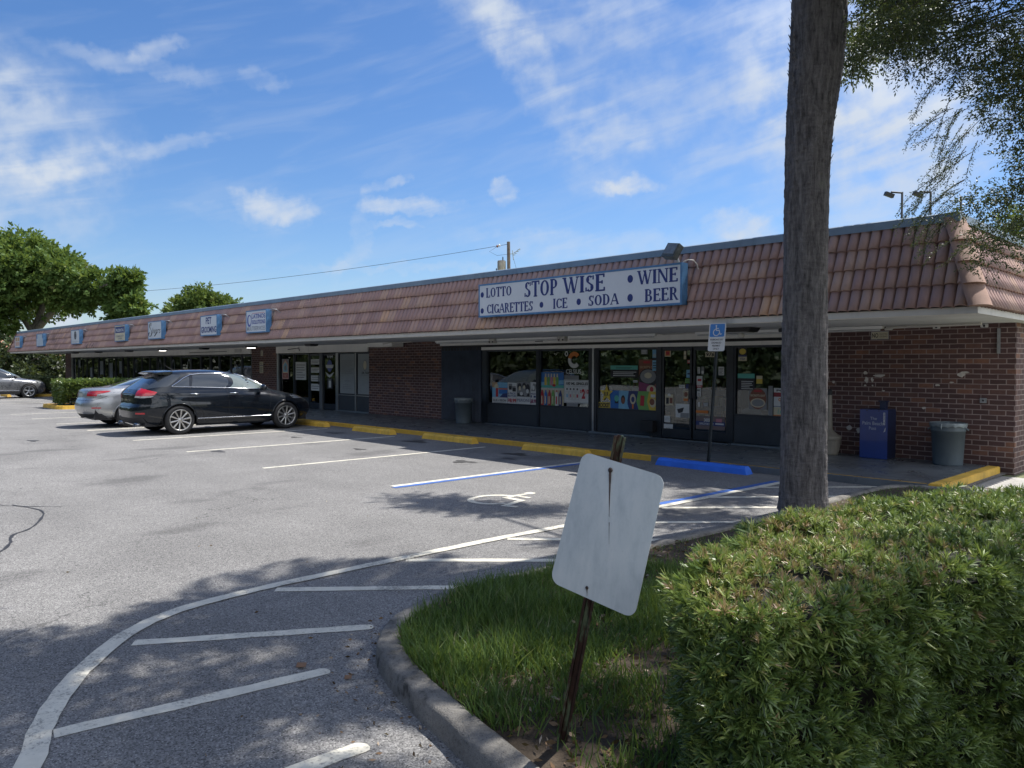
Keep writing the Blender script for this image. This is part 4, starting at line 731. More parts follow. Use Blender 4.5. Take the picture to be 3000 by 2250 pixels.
# things just inside the first window and the shop
cb=thing('chest_cooler','pale grey cooler back standing behind the beer posters','cooler',(-15.1,14.85,.1)); B(-15.72,14.62,.1,-14.42,15.2,1.68,.02).build('cabinet',pm('cooler_grey',(.40,.42,.40),.5,var=.08),cb); B(-14.40,14.63,.1,-14.02,15.2,1.62,.02).build('side_cabinet',pm('cooler_grey2',(.34,.36,.35),.5),cb)
for x0,l in ((-12.9,'left'),(-11.0,'middle'),(-8.0,'right')):
    sh=thing('store_shelf','dim '+{'left':'leftmost','middle':'middle','right':'rightmost'}[l]+' goods shelf deep inside the corner shop','shelf',(x0+.7,16.8,.1),0,'goods shelves inside the shop'); fr=MB()
    for z in (.3,.7,1.1,1.5): fr.box(x0,16.6,z,x0+1.4,17.0,z+.03)
    fr.box(x0,17.0,.1,x0+1.4,17.04,1.7); fr.build('rack',M['galv'],sh)
    gd=MB(); cl=[C_[k] for k in ('red','yellow','blue','white','green','orange')]
    for z in (.33,.73,1.13):
        x=x0+.03
        while x<x0+1.3: w=rnd.uniform(.06,.13); gd.m=rnd.randrange(6); gd.box(x,16.62,z,x+w*.9,16.85,z+rnd.uniform(.15,.3)); x+=w
    gd.build('goods',cl,sh)
mt=thing('mat_box','dark box mat holder at the foot of the third window','box',(-10.35,14.25,.1)); B(-10.55,14.2,.23,-10.2,14.36,.48,.01).build('box',M['black'],mt)
# office posters
poster('home_poster','pink and blue house shaped sign in the office window','poster',-27.90,1.16,-27.35,1.94,C_['grey'],[('p','pink',[(.06,.0),(.94,.0),(.94,.72),(.5,1.0),(.06,.72)]),('p','cream',[(.12,.03),(.88,.03),(.88,.70),(.5,.93),(.12,.70)]),('p','lblue',[(.2,.36),(.8,.36),(.8,.68),(.5,.84),(.2,.68)]),('e','grey',.5,.55,.16,.13),('r',pm('print_dull_red',(.30,.06,.07),.5),.14,.06,.86,.30),('t','cream','WE BUY',.24,.12,.76,.24)],y=14.389)
poster('text_sheet','white sheet with grey text lines in the office window','notice',-26.82,1.15,-26.02,1.82,C_['white'],[('lines','grey',.08,.08,.92,.92,6)],y=14.389)
for i,(a,b,l) in enumerate(((1.73,1.92,'topmost'),(1.43,1.62,'second'),(1.11,1.33,'third'),(.77,1.02,'lowest'))): poster('door_notice',l+' white notice on the left office door','notice',-25.66,a,-25.03,b,C_['white'],[('lines','grey',.08,.2,.92,.85,2)],y=14.389,group='white notices down the office door')
nb=MB(); text(nb,'9764',-24.52,1.95,-24.12,2.10,14.387,bold=.02); one('house_number',nb,C_['white'],'white numerals 9764 at the top of the right office door','house number')
r=thing('globe_decal','blue and white globe emblem decal on the right office door','decal',(-24.33,14.38,1.3)); MB().disc(-24.34,14.389,1.68,.17,.22).build('globe',faded,r); MB().prism([(-24.62,1.72),(-24.06,1.72),(-24.12,1.6),(-24.56,1.6)],'y',14.3855,14.3845).build('ribbon',C_['white'],r); MB().prism([(-24.62,1.46),(-24.34,1.36),(-24.04,1.46),(-24.2,1.32),(-24.34,1.26),(-24.5,1.32)],'y',14.3855,14.3845).build('wreath',C_['white'],r)
poster('door_frame_card','small framed white card on the right office door','notice',-24.52,.86,-24.15,1.24,C_['black'],[('r','white',.3,.12,.72,.78),('r','grey',.25,.85,.78,.92)],y=14.389)
bl1=pm('drawn_white_blind',(.28,.31,.32),.6,var=.06)
for a,b,l,it in ((-23.66,-22.72,'white drawn blind with grey text in the office window',[('lines','grey',.1,.5,.9,.86,7),('lines','grey',.3,.3,.7,.36,1),('lines','grey',.2,.12,.8,.25,3)]),(-22.52,-21.82,'white drawn blind with DR round emblem beside the brick pier',[('e','grey',.62,.72,.18,.14),('e','cream',.62,.72,.14,.11),('t','black','DR. TAX',.35,.50,.97,.56,dict(bold=.03)),('r','grey',.3,.46,.97,.475)])): poster('window_blind',l,'blind',a,.72,b,2.09,bl1,it,y=14.4)
# far shop decals
wh=pm('thin_white_decal',(.22,.25,.28),.5)
for i,(x,z) in enumerate(((-44.6,1.62),(-41.0,1.60),(-39.2,1.60),(-37.2,1.62))): one('oval_decal',MB().ring(x,14.389,z,.15,.19,24,ez=1.9),wh,['first thin oval ring decal from the left on the far shops','second thin oval ring decal on the far shops','third thin oval ring decal on the far shops','fourth thin oval ring decal above the crossover roof'][i],'decal','oval ring decals on the far shop windows')
for i,(a,b,c,d) in enumerate(((-55.6,1.5,-55.1,2.0),(-53.0,.9,-52.4,1.5),(-51.0,1.1,-50.3,1.9),(-49.2,.9,-48.6,1.8),(-47.4,1.2,-46.9,1.9))): poster('far_notice',['narrow dim notice in the farthest window','dim low notice in the second far window','tall dim notice near the hedge end','dim notice left of the far doors','dim notice beside the oval ring decals'][i],'notice',a,b,c,d,wh,[('lines','grey',.1,.1,.9,.9,5)],y=14.389,group='dim notices in the far shop windows')
sb=MB(); text(sb,'Sheers',-32.1,1.35,-31.2,1.72,14.386,shear=.3); one('script_decal',sb,wh,'white flowing script decal on the window by the narrow pier','decal')
# ================================================================== WHEEL STOPS
def wheel_stop(x0,x1,y,mat,label,group,splash=None,skew=0):
    r=thing('wheel_stop',label,'wheel stop',((x0+x1)/2,y,0),R(skew),group); L=(x1-x0)/2; rs=random.Random(int(x0*100)); V=[];n=14
    prof=[(-.10,.0),(-.085,.085),(-.05,.125),(.05,.125),(.085,.085),(.10,0)]; rows=[]
    for i in range(n+1):
        t=-1+2*i/n; e=.035 if i in(0,n) else 0; rows.append([(t*L+(math.copysign(.05,t)*(1-h/.125) if i in (0,n) else 0)-math.copysign(.05,t)*(i in(0,n)),yy+rs.uniform(-.003,.003),h+ (rs.uniform(-.004,.003) if h>0 else 0)) for yy,h in prof])
    m=MB().grid(rows,False,True); m.add(rows[0],[tuple(range(len(prof)))],False); m.add(rows[-1],[tuple(range(len(prof)))[::-1]],False); b=m.build('bar',mat,r,world=False,fix=True)
    pins=MB()
    for s in (-.6,.6): pins.lathe([(.0,.004),(.014,.004),(.014,0)],(s*L,0,.124),8)
    pins.build('steel_pin',M['galv'],r,world=False)
    if splash:
        bl=MB(); q=random.Random(5); P=[(0.02+.075*math.cos(2*math.pi*i/12)*q.uniform(.75,1.1),0,.0) for i in range(12)]
        pts=[]
        for i in range(14):
            a=2*math.pi*i/14; u=.07*math.cos(a)*q.uniform(.8,1.15); w=.5+.42*math.sin(a)*q.uniform(.8,1.1); pts.append((u,-.0985+.0515*w*1.0 if w<.75 else -.085+.04*(w-.5),.012+w*.11))
        bl.add([(p[0],-.10+.05*(p[2]/.125)-.004,p[2]) for p in pts],[tuple(range(14))]); bl.build('paint_blob',pm('pale_pink_blob',(.50,.45,.50),.8),r,world=False)
    return r
gy='yellow wheel stops along the walkway'
wheel_stop(-20.5,-18.78,11.02,M['ylw_bright'],'yellow wheel stop at the front wheels of the black crossover',gy); wheel_stop(-17.34,-15.62,11.0,M['ylw_bright'],'yellow wheel stop next right of the black crossover',gy); wheel_stop(-14.42,-12.62,11.05,M['ylw_bright'],'yellow wheel stop in front of the folded navy shutter',gy); wheel_stop(-11.12,-9.40,11.08,M['ylw_bright'],'yellow wheel stop partly behind the blank white sign',gy)
wheel_stop(-7.86,-6.12,11.12,M['blue_stop'],'bright blue wheel stop under the access parking sign',None,True)
wheel_stop(-48.6,-46.9,8.9,M['ylw_bright'],'far yellow wheel stop seen beneath the grey car',gy)
# ================================================================== ACCESS PARKING SIGN
r=thing('access_parking_sign','blue and white disabled permit parking sign on a leaning dark post','parking sign',(-7.18,11.38,.0))
a=Vector((-7.04,11.40,.0)); b=Vector((-6.76,11.22,2.36)); d=(b-a).normalized()
pm_=MB(); sx=Vector((1,0,0)); 
for o1,w1,dp in ((-.022,.006,.02),(.022,.006,.02),(0,.03,.004)): 
    P=[]
    for q in (a,b):
        P+= [(q+Vector((o1-w1/2,-dp,0))).to_tuple(),(q+Vector((o1+w1/2,-dp,0))).to_tuple(),(q+Vector((o1+w1/2,.004,0))).to_tuple(),(q+Vector((o1-w1/2,.004,0))).to_tuple()]
    pm_.add(P,[(0,3,2,1),(4,5,6,7),(0,1,5,4),(1,2,6,5),(2,3,7,6),(3,0,4,7)],False)
pm_.build('post',pm('dark_post_paint',(.045,.055,.06),.5,.3,var=.3,vs=6,stain=.3),r)
def rrect(x0,z0,x1,z1,q,n=5):
    return [(cx+q*math.cos(R(a0+90*i/n)),cz+q*math.sin(R(a0+90*i/n))) for cx,cz,a0 in ((x1-q,z0+q,-90),(x1-q,z1-q,0),(x0+q,z1-q,90),(x0+q,z0+q,180)) for i in range(n+1)]
pl=MB(); pl.prism(rrect(-.155,.0,.155,.46,.03),'y',.0,-.004); sh=d.x/d.z
pb=B(0,0,0,.01,.01,.01); plate=MB(); plate.v=[]; 
def place(mb,ox): mb.v=[(ox.x+p[0]+p[2]*sh,ox.y+p[1]+p[2]*(d.y/d.z),ox.z+p[2]) for p in mb.v]; return mb
o_=a+d*(1.96/d.z)+Vector((0,-.025,0))
place(pl,o_).build('plate',M['white'],r)
bp=MB(); bp.prism(rrect(-.135,.235,.135,.445,.02),'y',-.0045,-.006); place(bp,o_).build('blue_panel',C_['lblue'] if False else pm('sign_blue_print',(.04,.20,.52),.4,var=.08),r)
wc=MB(); kk=[0]
def _p2(pts): kk[0]+=1; wc.prism([(-.09+u*.18,.25+v*.18) for u,v in pts],'y',-.0065,-.0075-.0001*(kk[0]%5))
wheelchair(_p2); place(wc,o_).build('access_symbol',C_['white'],r)
tx=MB()
for s,z,w in (('PARKING BY',.175,.12),('DISABLED',.125,.09),('PERMIT',.075,.075),('ONLY',.025,.055)): text(tx,s,-w,z,w,z+.028,-.0055,bold=.02)
place(tx,o_).build('lettering',C_['black'],r)
# ================================================================== BLANK WHITE SIGN ON LEANING U-POST
TL,TR,BR,BL=[Vector(q) for q in ((-1.93,2.24,1.39),(-1.60,2.31,1.32),(-1.63,2.17,.83),(-1.96,2.09,.91))]
# measured corner rays, recomputed to a plate of one size
r=thing('blank_sign','blank weathered white sign plate leaning on a rusty green channel post','sign',(-2.2,2.42,.115))
def bil(u,v): return (TL*(1-u)+TR*u)*(1-v)+(BL*(1-u)+BR*u)*v
nn=(TR-TL).cross(BL-TL).normalized(); 
if nn.dot(Vector((0,0,1.72))-TL)<0: nn=-nn
W_,H_=.315,.475; q=.035; ol=rrect(0,0,W_,H_,q,7); N=len(ol)
def sp(x,z,off=0):
    u=x/W_; v=1-z/H_; p=bil(u,v); bend=.010*math.sin(u*3.0)*(1-v)+.008*math.sin(v*3.1); return p+nn*(bend+off)
rows=[]; n=16
sb=MB()
# filled plate by radial fan rings for a gently buckled sheet
rings=[]
for k in range(9):
    s=k/8; rings.append([sp(W_/2+(x-W_/2)*s,H_/2+(z-H_/2)*s) for x,z in ol])
V=[];F=[]
for side,of in ((0,.0015),(1,-.0015)):
    b0=len(V)
    for k in range(9): V+=[(p+nn*of).to_tuple() for p in rings[k]]
    for k in range(8):
        for i in range(N):
            f_=(b0+k*N+i,b0+k*N+(i+1)%N,b0+(k+1)*N+(i+1)%N,b0+(k+1)*N+i); F.append(f_ if side==0 else f_[::-1])
b0=8*N; b1=9*N+8*N
sb.add(V,F,True); sb.add([V[b0+i] for i in range(N)]+[V[b1+i] for i in range(N)],[(i,(i+1)%N,N+(i+1)%N,N+i) for i in range(N)],False)
m,t=newmat('weathered_white_plate'); c=obj_co(t)
n1=t.noise(t.scale(c,(1,1,.22)),16,6,.7); cc=t.ramp(n1,[(.3,(.33,.37,.385)),(.5,(.41,.45,.46)),(.7,(.46,.49,.49))]); sp2=t.mapr(t.noise(c,90,3,.7),.60,.72,0,.5); cc=t.mix(sp2,cc,(.33,.36,.37))
gr=t.mapr(t.noise(t.scale(c,(1,1,.3)),9,5,.65),.55,.75,0,.45); cc=t.mix(gr,cc,(.34,.38,.39)); outp(t,bsdf(t,cc,.55,0,bump(t,t.noise(c,40,3,.5),.05,.003),.4))
sb.build('plate',m,r)
rust=pm('rust_run',(.055,.038,.030),.8,var=.5,vs=60); st=MB()
def streak(x,z,L,w0,w1,k):
    a_=[];b_=[]; rs=random.Random(k)
    for i in range(11):
        tt=i/10; w=(w0*(1-tt)**1.3+w1)*rs.uniform(.85,1.12); xx=x+.24*L*tt; a_.append(sp(xx-w,z-L*tt,.0022).to_tuple()); b_.append(sp(xx+w,z-L*tt,.0022).to_tuple())
    st.grid([a_,b_],False,True)
streak(.1225,.436,.15,.0042,.0007,1); streak(.163,.268,.07,.0009,.0003,2); streak(.137,.028,.022,.0018,.0006,3)
st.build('rust_streak',rust,r)
bo=MB()
for x,z,q_ in ((.1225,.440,.0095),(.136,.032,.0065)):
    c0=sp(x,z,.003); u_=(TR-TL).normalized(); v_=(TL-BL).normalized(); bo.add([(c0+(u_*math.cos(2*math.pi*i/14)+v_*math.sin(2*math.pi*i/14))*q_).to_tuple() for i in range(14)]+[(c0+nn*.006+(u_*math.cos(2*math.pi*i/14)+v_*math.sin(2*math.pi*i/14))*q_*.6).to_tuple() for i in range(14)],[(i,(i+1)%14,14+(i+1)%14,14+i) for i in range(14)]+[tuple(range(14,28))],False)
bo.build('bolt',pm('rusty_bolt',(.05,.035,.03),.8,.3,var=.4,vs=90),r)
# channel post: hat section
pa=Vector((-2.225,2.44,.05)); pb_=Vector((-1.835,2.345,1.445)); dd=(pb_-pa).normalized(); fw=(Vector((0,0,1.5))-pa); fw=(fw-dd*fw.dot(dd)).normalized(); sd=dd.cross(fw).normalized()
if sd.x<0: sd=-sd
prof=[(-.023,-.004),(-.015,-.004),(-.010,-.020),(.010,-.020),(.015,-.004),(.023,-.004),(.023,-.000),(.013,-.000),(.008,-.016),(-.008,-.016),(-.013,-.0),(-.023,-.0)]
pp=MB(); k=len(prof); V=[]
for i in range(15):
    q=pa.lerp(pb_,i/14)-fw*.004; V+=[(q+sd*x+fw*y*1.2).to_tuple() for x,y in prof]
pp.add(V,[(i*k+j,i*k+(j+1)%k,(i+1)*k+(j+1)%k,(i+1)*k+j) for i in range(14) for j in range(k)],False); pp.add(V[-k:],[tuple(range(k))],False)
m,t=newmat('rusted_green_channel'); c=obj_co(t); x_,y_,z_=t.sep(c)
cc=t.ramp(t.noise(t.scale(c,(1,1,.25)),20,5,.65),[(.35,(.030,.018,.016)),(.50,(.055,.030,.023)),(.58,(.10,.13,.085)),(.7,(.16,.21,.13))]); outp(t,bsdf(t,cc,.75,.1,bump(t,t.noise(c,120,4,.6),.3,.003),.3)); pp.build('post',m,r,fix=True)
ho=MB()
for i in range(2,26):
    q=pa.lerp(pb_,i/26.); ho.add([(q-fw*.0225+sd*(.0035*math.cos(a_))+dd*(.0035*math.sin(a_))+fw*.0).to_tuple() for a_ in [2*math.pi*j/8 for j in range(8)]],[tuple(range(8))])
# ================================================================== TRASH CANS, NEWSPAPER BOX, ASH URN
def trash_can(x,y,z,h,rt,label,mat,bagmat):
    r=thing('trash_can',label,'trash can',(x,y,z),rnd.uniform(0,1),'round grey trash cans on the walkway')
    MB().lathe([(0,.0),(rt*.80,.0),(rt*.82,.02),(rt*.93,h*.80),(rt*.96,h*.80),(rt*.965,h*.84),(rt*.96,h*.955),(rt,h*.97),(rt,h),(rt*.955,h),(rt*.93,h*.93),(rt*.8,h*.5),(0,h*.5)],(0,0,0),40).build('body',mat,r,world=False)
    hd=MB()
    for s in (-1,1): hd.tube([(s*rt*.95,-.06,h*.88),(s*(rt*.95+.035),-.05,h*.84),(s*(rt*.95+.035),.05,h*.84),(s*rt*.95,.06,h*.88)],.011,8)
    hd.build('handle',mat,r,world=False)
    rs=random.Random(int(x*10)); n=48; rows=[]
    for k,(q,zz) in enumerate(((.90,h*.9),(.97,h*1.005),(1.025,h*1.008),(1.035,h*.985),(1.03,h*.93))):
        rows.append([((rt*q*(1+.012*math.sin(j*1.7+k)))*math.cos(2*math.pi*j/n),(rt*q*(1+.012*math.cos(j*2.3)))*math.sin(2*math.pi*j/n),zz+(rs.uniform(-.028,.012) if k==4 else rs.uniform(-.004,.004))) for j in range(n+1)])
    for a in rows: a[-1]=a[0]
    b=MB().grid(rows); b.tube([(rt*1.03*math.cos(-1.9),rt*1.03*math.sin(-1.9),h*.99),(rt*1.06*math.cos(-1.92),rt*1.06*math.sin(-1.92),h*.93),(rt*1.05*math.cos(-1.9),rt*1.05*math.sin(-1.9),h*.86)],[.012,.016,.006],8)
    b.build('bag_liner',bagmat,r,world=False); return r
canm=pm('grey_blue_can_plastic',(.105,.135,.155),.55,var=.12,vs=3,stain=.15); bagm=pm('clear_bag_film',(.20,.235,.25),.25,var=.2,vs=12)
trash_can(-4.13,13.98,.10,.69,.268,'round grey blue trash can with bag liner against the right brick wall',canm,bagm); trash_can(-16.40,13.92,.10,.70,.26,'round grey trash can in front of the folded navy shutter',canm,bagm)
r=thing('newspaper_box','dark blue steel newspaper box with pale lettering by the brick wall','newspaper box',(-5.28,14.05,.10)); nb=pm('newspaper_box_blue',(.018,.042,.20),.35,var=.15,vs=2,coat=.3,stain=.2); nd=pm('newspaper_box_side',(.014,.022,.06),.45,var=.2)
B(-5.52,13.90,.10,-5.06,14.30,.965,.012).build('cabinet',nd,r); B(-5.525,13.885,.105,-5.055,13.902,.96,.004).build('front_panel',nb,r)
tx=MB(); P_=lambda s,u0,v0,u1,v1:text(tx,s,-5.525+.47*u0,.105+.855*v0,-5.525+.47*u1,.105+.855*v1,13.8845,bold=.005)
P_('The',.38,.79,.62,.85); P_('Palm Beach',.10,.685,.84,.755); P_('Post',.34,.585,.60,.65); tx.build('lettering',pm('grey_white_print',(.36,.40,.46),.5),r)
mk=MB(); 
for u in (.26,.69): mk.disc(-5.525+.47*u,13.884,.94,.010,.012,10)
mk.build('bolt',M['black'],r); 
tg=MB(); tg.box(-5.125,13.8825,.70,-5.095,13.8835,.915); tg.build('sticker_strip',C_['white'],r); tg=MB(); text(tg,'NEWS 4U',-.1,-.01,.1,.01,0,bold=.03); tg.v=[(-5.11-p[2],13.8815,.81-p[0]) for p in tg.v]; tg.build('lettering',C_['navy'],r)
sc_=MB(); sc_.prism([(-5.10,.63),(-5.085,.66),(-5.09,.59),(-5.12,.57)],'y',13.884,13.883); sc_.prism([(-5.13,.55),(-5.115,.565),(-5.14,.54)],'y',13.884,13.883); sc_.build('scratch',C_['white'],r)
B(-5.24,14.02,.962,-5.14,14.12,1.10,.006).build('coin_unit',nd,r); B(-5.26,14.0,1.095,-5.12,14.14,1.115,.004).build('coin_cap',nd,r)
r=thing('ash_urn','beige cigarette ash receptacle with slim neck and fluted pot base','ash receptacle',(-6.12,14.0,.10)); um=pm('beige_urn_plastic',(.24,.22,.185),.6,var=.12,stain=.25)
MB().lathe([(0,0),(.155,0),(.16,.03),(.175,.10),(.195,.25),(.20,.27),(.215,.28),(.215,.33),(.19,.35),(.15,.37),(.075,.43),(.06,.47)],(-6.12,14.0,.10),28).build('pot',um,r)
fl_=MB()
for i in range(20):
    a=2*math.pi*i/20; fl_.tube([(-6.12+.165*math.cos(a),14.0+.165*math.sin(a),.16),(-6.12+.192*math.cos(a),14.0+.192*math.sin(a),.345)],.009,5)
fl_.build('fluting',um,r); MB().lathe([(.062,.42),(.055,.6),(.045,1.0),(.042,1.10)],(-6.12,14.0,.10),20).build('neck',um,r); MB().lathe([(.044,1.09),(.048,1.10),(.046,1.17),(.03,1.195),(0,1.2)],(-6.12,14.0,.10),20).build('cap',M['black'],r)
# ================================================================== CARS
# every body is one skin: at each height a plan outline (rear end, front end, half width), local x forward, y left, z up
def lerp_tab(tab,z):
    if z<=tab[0][0]: return tab[0][1]
    for (a,p),(b,q) in zip(tab,tab[1:]):
        if z<=b:
            t=(z-a)/(b-a); return p+(q-p)*t
    return tab[-1][1]
def smooth_tab(tab,n=8):
    """monotone-ish smoothing through catmull"""
    P=catmull([(a,b) for a,b in tab],n); out=[]
    for p in P:
        if not out or p.x>out[-1][0]+1e-5: out.append((p.x,p.y))
    return out
class Car:
    def __init__(s,S):
        s.S=S; s.xr=smooth_tab(S['xr']); s.xf=smooth_tab(S['xf']); s.w=smooth_tab(S['w']); s.nf=S['nf']; s.nr=S['nr']
    def W(s,x,z):
        w=lerp_tab(s.w,z); 
        return w
    def pt(s,th,z,off=0):
        """th 0 = rear centre, pi = front centre, on the right-hand side (y<0)"""
        a=lerp_tab(s.xr,z); b=lerp_tab(s.xf,z); nf=lerp_tab(s.nf,z); nr=lerp_tab(s.nr,z); n=nf if th>math.pi/2 else nr
        c=math.cos(th); u=.5-.5*math.copysign(abs(c)**(2/n),c); y=s.W(0,z)*abs(math.sin(th))**(2/n); return Vector((a+(b-a)*u,-y,z))
    def th_x(s,x,z):
        a=lerp_tab(s.xr,z); b=lerp_tab(s.xf,z); u=min(1,max(0,(x-a)/(b-a))); c=1-2*u; n=lerp_tab(s.nf,z) if c<0 else lerp_tab(s.nr,z); return math.acos(max(-1,min(1,math.copysign(abs(c)**(n/2),c))))
    def th_y(s,y,z,rear=True):
        n=lerp_tab(s.nr if rear else s.nf,z); q=min(1,abs(y)/s.W(0,z)); a=math.asin(q**(n/2)); return a if rear else math.pi-a
    def P(s,th,z,off=0):
        p=s.pt(th,z)
        if off:
            e=.01; t1=s.pt(min(math.pi,th+e),z)-s.pt(max(0,th-e),z); t2=s.pt(th,z+e)-s.pt(th,z-e); n=t1.cross(t2)
            if n.length<1e-12: n=Vector((0,-1,0))
            n.normalize()
            ctr=Vector((s.S['L']/2,0,.8)); 
            if n.dot(p-ctr)<0: n=-n
            p=p+n*off
        return p
    def key(s,k):
        if k[0]=='x': return (s.th_x(k[1],k[2]),k[2])
        if k[0]=='yr': return (s.th_y(k[1],k[2],True),k[2])
        if k[0]=='yf': return (s.th_y(k[1],k[2],False),k[2])
    def sides(s,name,mat,root,bot,top,off=.004,m=8,**k):
        for sg in (-1,1): s.strip(bot,top,off,m,mirror=sg,**k).build(name,mat,root,world=False)
    def strip(s,bot,top,off=.004,m=8,mirror=True,fine=4,full=False):
        """patch between two polylines (same number of points) lying on the skin"""
        mb=MB(); 
        def refine(L):
            o=[]
            for a,b in zip(L,L[1:]): o+=[(a[0],)+tuple(a[i]+(b[i]-a[i])*k/fine for i in (1,2)) if a[0]==b[0] else a for k in range(fine)]
            return o+[L[-1]]
        B_=[s.key(k) for k in refine(bot)]; T_=[s.key(k) for k in refine(top)]
        rows=[]
        for j in range(m+1):
            t=j/m; rows.append([s.P(b[0]+(c[0]-b[0])*t,b[1]+(c[1]-b[1])*t,off) for b,c in zip(B_,T_)])
        if mirror is True or mirror==-1: mb.grid([[p.to_tuple() for p in r_] for r_ in rows],True)
        if mirror is True or (mirror is not True and mirror==1): mb.grid([[(p.x,-p.y,p.z) for p in r_] for r_ in rows],True,True)
        return mb
    def line(s,keys,r=.006,off=.002,n=6,mirror=True,fine=6,mb=None):
        mb=mb or MB(); K=[]
        for a,b in zip(keys,keys[1:]): K+=[(a[0],a[1]+(b[1]-a[1])*k/fine,a[2]+(b[2]-a[2])*k/fine) if a[0]==b[0] else a for k in range(fine)]
        K.append(keys[-1]); pts=[s.P(*s.key(k),off) for k in K]; mb.tube(pts,r,n)
        if mirror: mb.tube([(p.x,-p.y,p.z) for p in pts],r,n)
        return mb
def skin(c,arches,ra):
    S=c.S; zs=S['levels']; ths=[]; NT_=150
    xs=[i/NT_ for i in range(NT_+1)]
    # parameter columns: dense near the ends and near the wheel arches
    th=sorted(set([round(math.pi*i/80,5) for i in range(81)]+[round(math.acos(math.copysign(abs(q)**2.2,q)),5) for q in [(-1+2*i/130) for i in range(131)]])); th[-1]=math.pi
    rows=[];inside=[]
    for z in zs:
        row=[];ins=[]
        for t in th:
            p=c.pt(t,z); zz=z; fl=False
            for ax,az in arches:
                d=abs(p.x-ax)
                if d<ra:
                    top=az+math.sqrt(ra*ra-d*d)
                    if zz<top: zz=top; fl=True
            if fl: p=c.pt(c.th_x(p.x,zz),zz) if abs(p.x)>.0 else p; p.z=zz
            row.append(p); ins.append(fl)
        rows.append(row); inside.append(ins)
    mb=MB(); n=len(th); V=[]; 
    for r_ in rows: V+=[q.to_tuple() for q in r_]
    b1=len(V)
    for r_ in rows: V+=[(q.x,-q.y,q.z) for q in r_]
    F=[]
    for i in range(len(zs)-1):
        for j in range(n-1):
            if inside[i][j] and inside[i+1][j] and inside[i][j+1] and inside[i+1][j+1]: continue
            q=(i*n+j,i*n+j+1,(i+1)*n+j+1,(i+1)*n+j); F.append(q); F.append(tuple(b1+k for k in q[::-1]))
    mb.add(V,F,True); return mb
def wheel(root,x,y,r,side,rimc,spokes,pair=False,w=.225,rr=None,dark=None):
    """side -1: outer face looks to local -y"""
    rr=rr or r*.70; o=y; prof=[(rr-.01,-w/2+.02),(rr,-w/2+.004),(r*.90,-w/2),(r*.965,-w/2+.02),(r,-w/2+.055),(r,w/2-.055),(r*.965,w/2-.02),(r*.90,w/2),(rr,w/2-.004),(rr-.01,w/2-.02)]
    wl=MB().lathe(prof,(x,y,r),48,'y').build('wheel',M['rubber'],root,world=False)
    s=side; rim=MB(); rim.lathe([(rr+.004,s*(w/2-.002)),(rr-.008,s*(w/2+.003)),(rr-.022,s*(w/2-.012)),(rr-.03,s*(w/2-.10))],(x,y,r),48,'y')
    rim.lathe([(0,s*(w/2-.012)),(.028,s*(w/2-.010)),(.045,s*(w/2-.022)),(.07,s*(w/2-.03)),(.075,s*(w/2-.06))],(x,y,r),20,'y')
    for k in range(spokes):
        a=2*math.pi*k/spokes+.2; offs=(0,) if not pair else (-.13,.13)
        for da in offs:
            a0=a+da*.35; a1=a+da; w0=.013 if not pair else .010; w1=.021 if not pair else .015
            d0=Vector((math.cos(a0),0,math.sin(a0))); d1=Vector((math.cos(a1),0,math.sin(a1))); p0=d0*.05; p1=d1*(rr-.015); dv=(p1-p0).normalized(); nv=Vector((-dv.z,0,dv.x))
            y0=s*(w/2-.022); y1=s*(w/2-.006); b=s*-.03
            P=[p0-nv*w0+Vector((0,y0,0)),p0+nv*w0+Vector((0,y0,0)),p1+nv*w1+Vector((0,y1,0)),p1-nv*w1+Vector((0,y1,0))]
            m0=(P[0]+P[1])/2+Vector((0,s*.006,0)); m1=(P[2]+P[3])/2+Vector((0,s*.006,0))
            Q=[p+Vector((0,b,0)) for p in P]; V=[(q.x+x,q.y+y,q.z+r) for q in P+Q+[m0,m1]]
            rim.add(V,[(0,8,9,3),(8,1,2,9),(0,1,8),(2,3,9),(1,2,6,5),(0,3,7,4),(0,1,5,4)],False)
    rim.build('rim',rimc,wl,world=False,fix=True); 
    dk=MB().lathe([(0,s*(w/2-.11)),(rr-.02,s*(w/2-.11))],(x,y,r),32,'y'); dk.lathe([(.14,s*(w/2-.09)),(.14,s*(w/2-.085)),(0,s*(w/2-.085))],(x,y,r),24,'y'); dk.build('brake_disc',pm('brake_dark_metal',(.06,.06,.06),.5,.6),wl,world=False)
    return wl
glassD=newmat('car_privacy_glass'); 
def car_glass(name,tint,k=.05):
    m,t=newmat(name); b=bsdf(t,tint,.03,0,None,.5,1.0); tr=t.node('ShaderNodeBsdfTransparent'); tr.inputs[0].default_value=(.5,.55,.55,1); mx=t.node('ShaderNodeMixShader'); mx.inputs[0].default_value=1-k
    t.l.new(tr.outputs[0],mx.inputs[1]); t.l.new(b.outputs[0],mx.inputs[2]); outp(t,mx); return m
GD=car_glass('dark_tinted_car_glass',(.032,.038,.044),.0); GL=car_glass('light_car_glass',(.13,.16,.155),.0)
CH=pm('chrome_trim',(.60,.61,.62),.12,1.0,var=.03); ALU=pm('alloy_wheel_silver',(.50,.49,.47),.28,.85,var=.06); ALD=pm('machined_alloy',(.42,.43,.44),.3,.85,var=.1)
TLR=pm('red_lamp_lens',(.42,.010,.018),.12,0,var=.1,coat=1); TLW=pm('clear_lamp_lens',(.50,.49,.47),.12,0,var=.1,coat=1); AMB=pm('amber_lens',(.45,.16,.05),.15,coat=1); PL=pm('licence_plate',(.30,.34,.32),.45); BLK=M['black']; HL=pm('headlamp_glass',(.28,.30,.31),.08,.3,var=.3,coat=1)
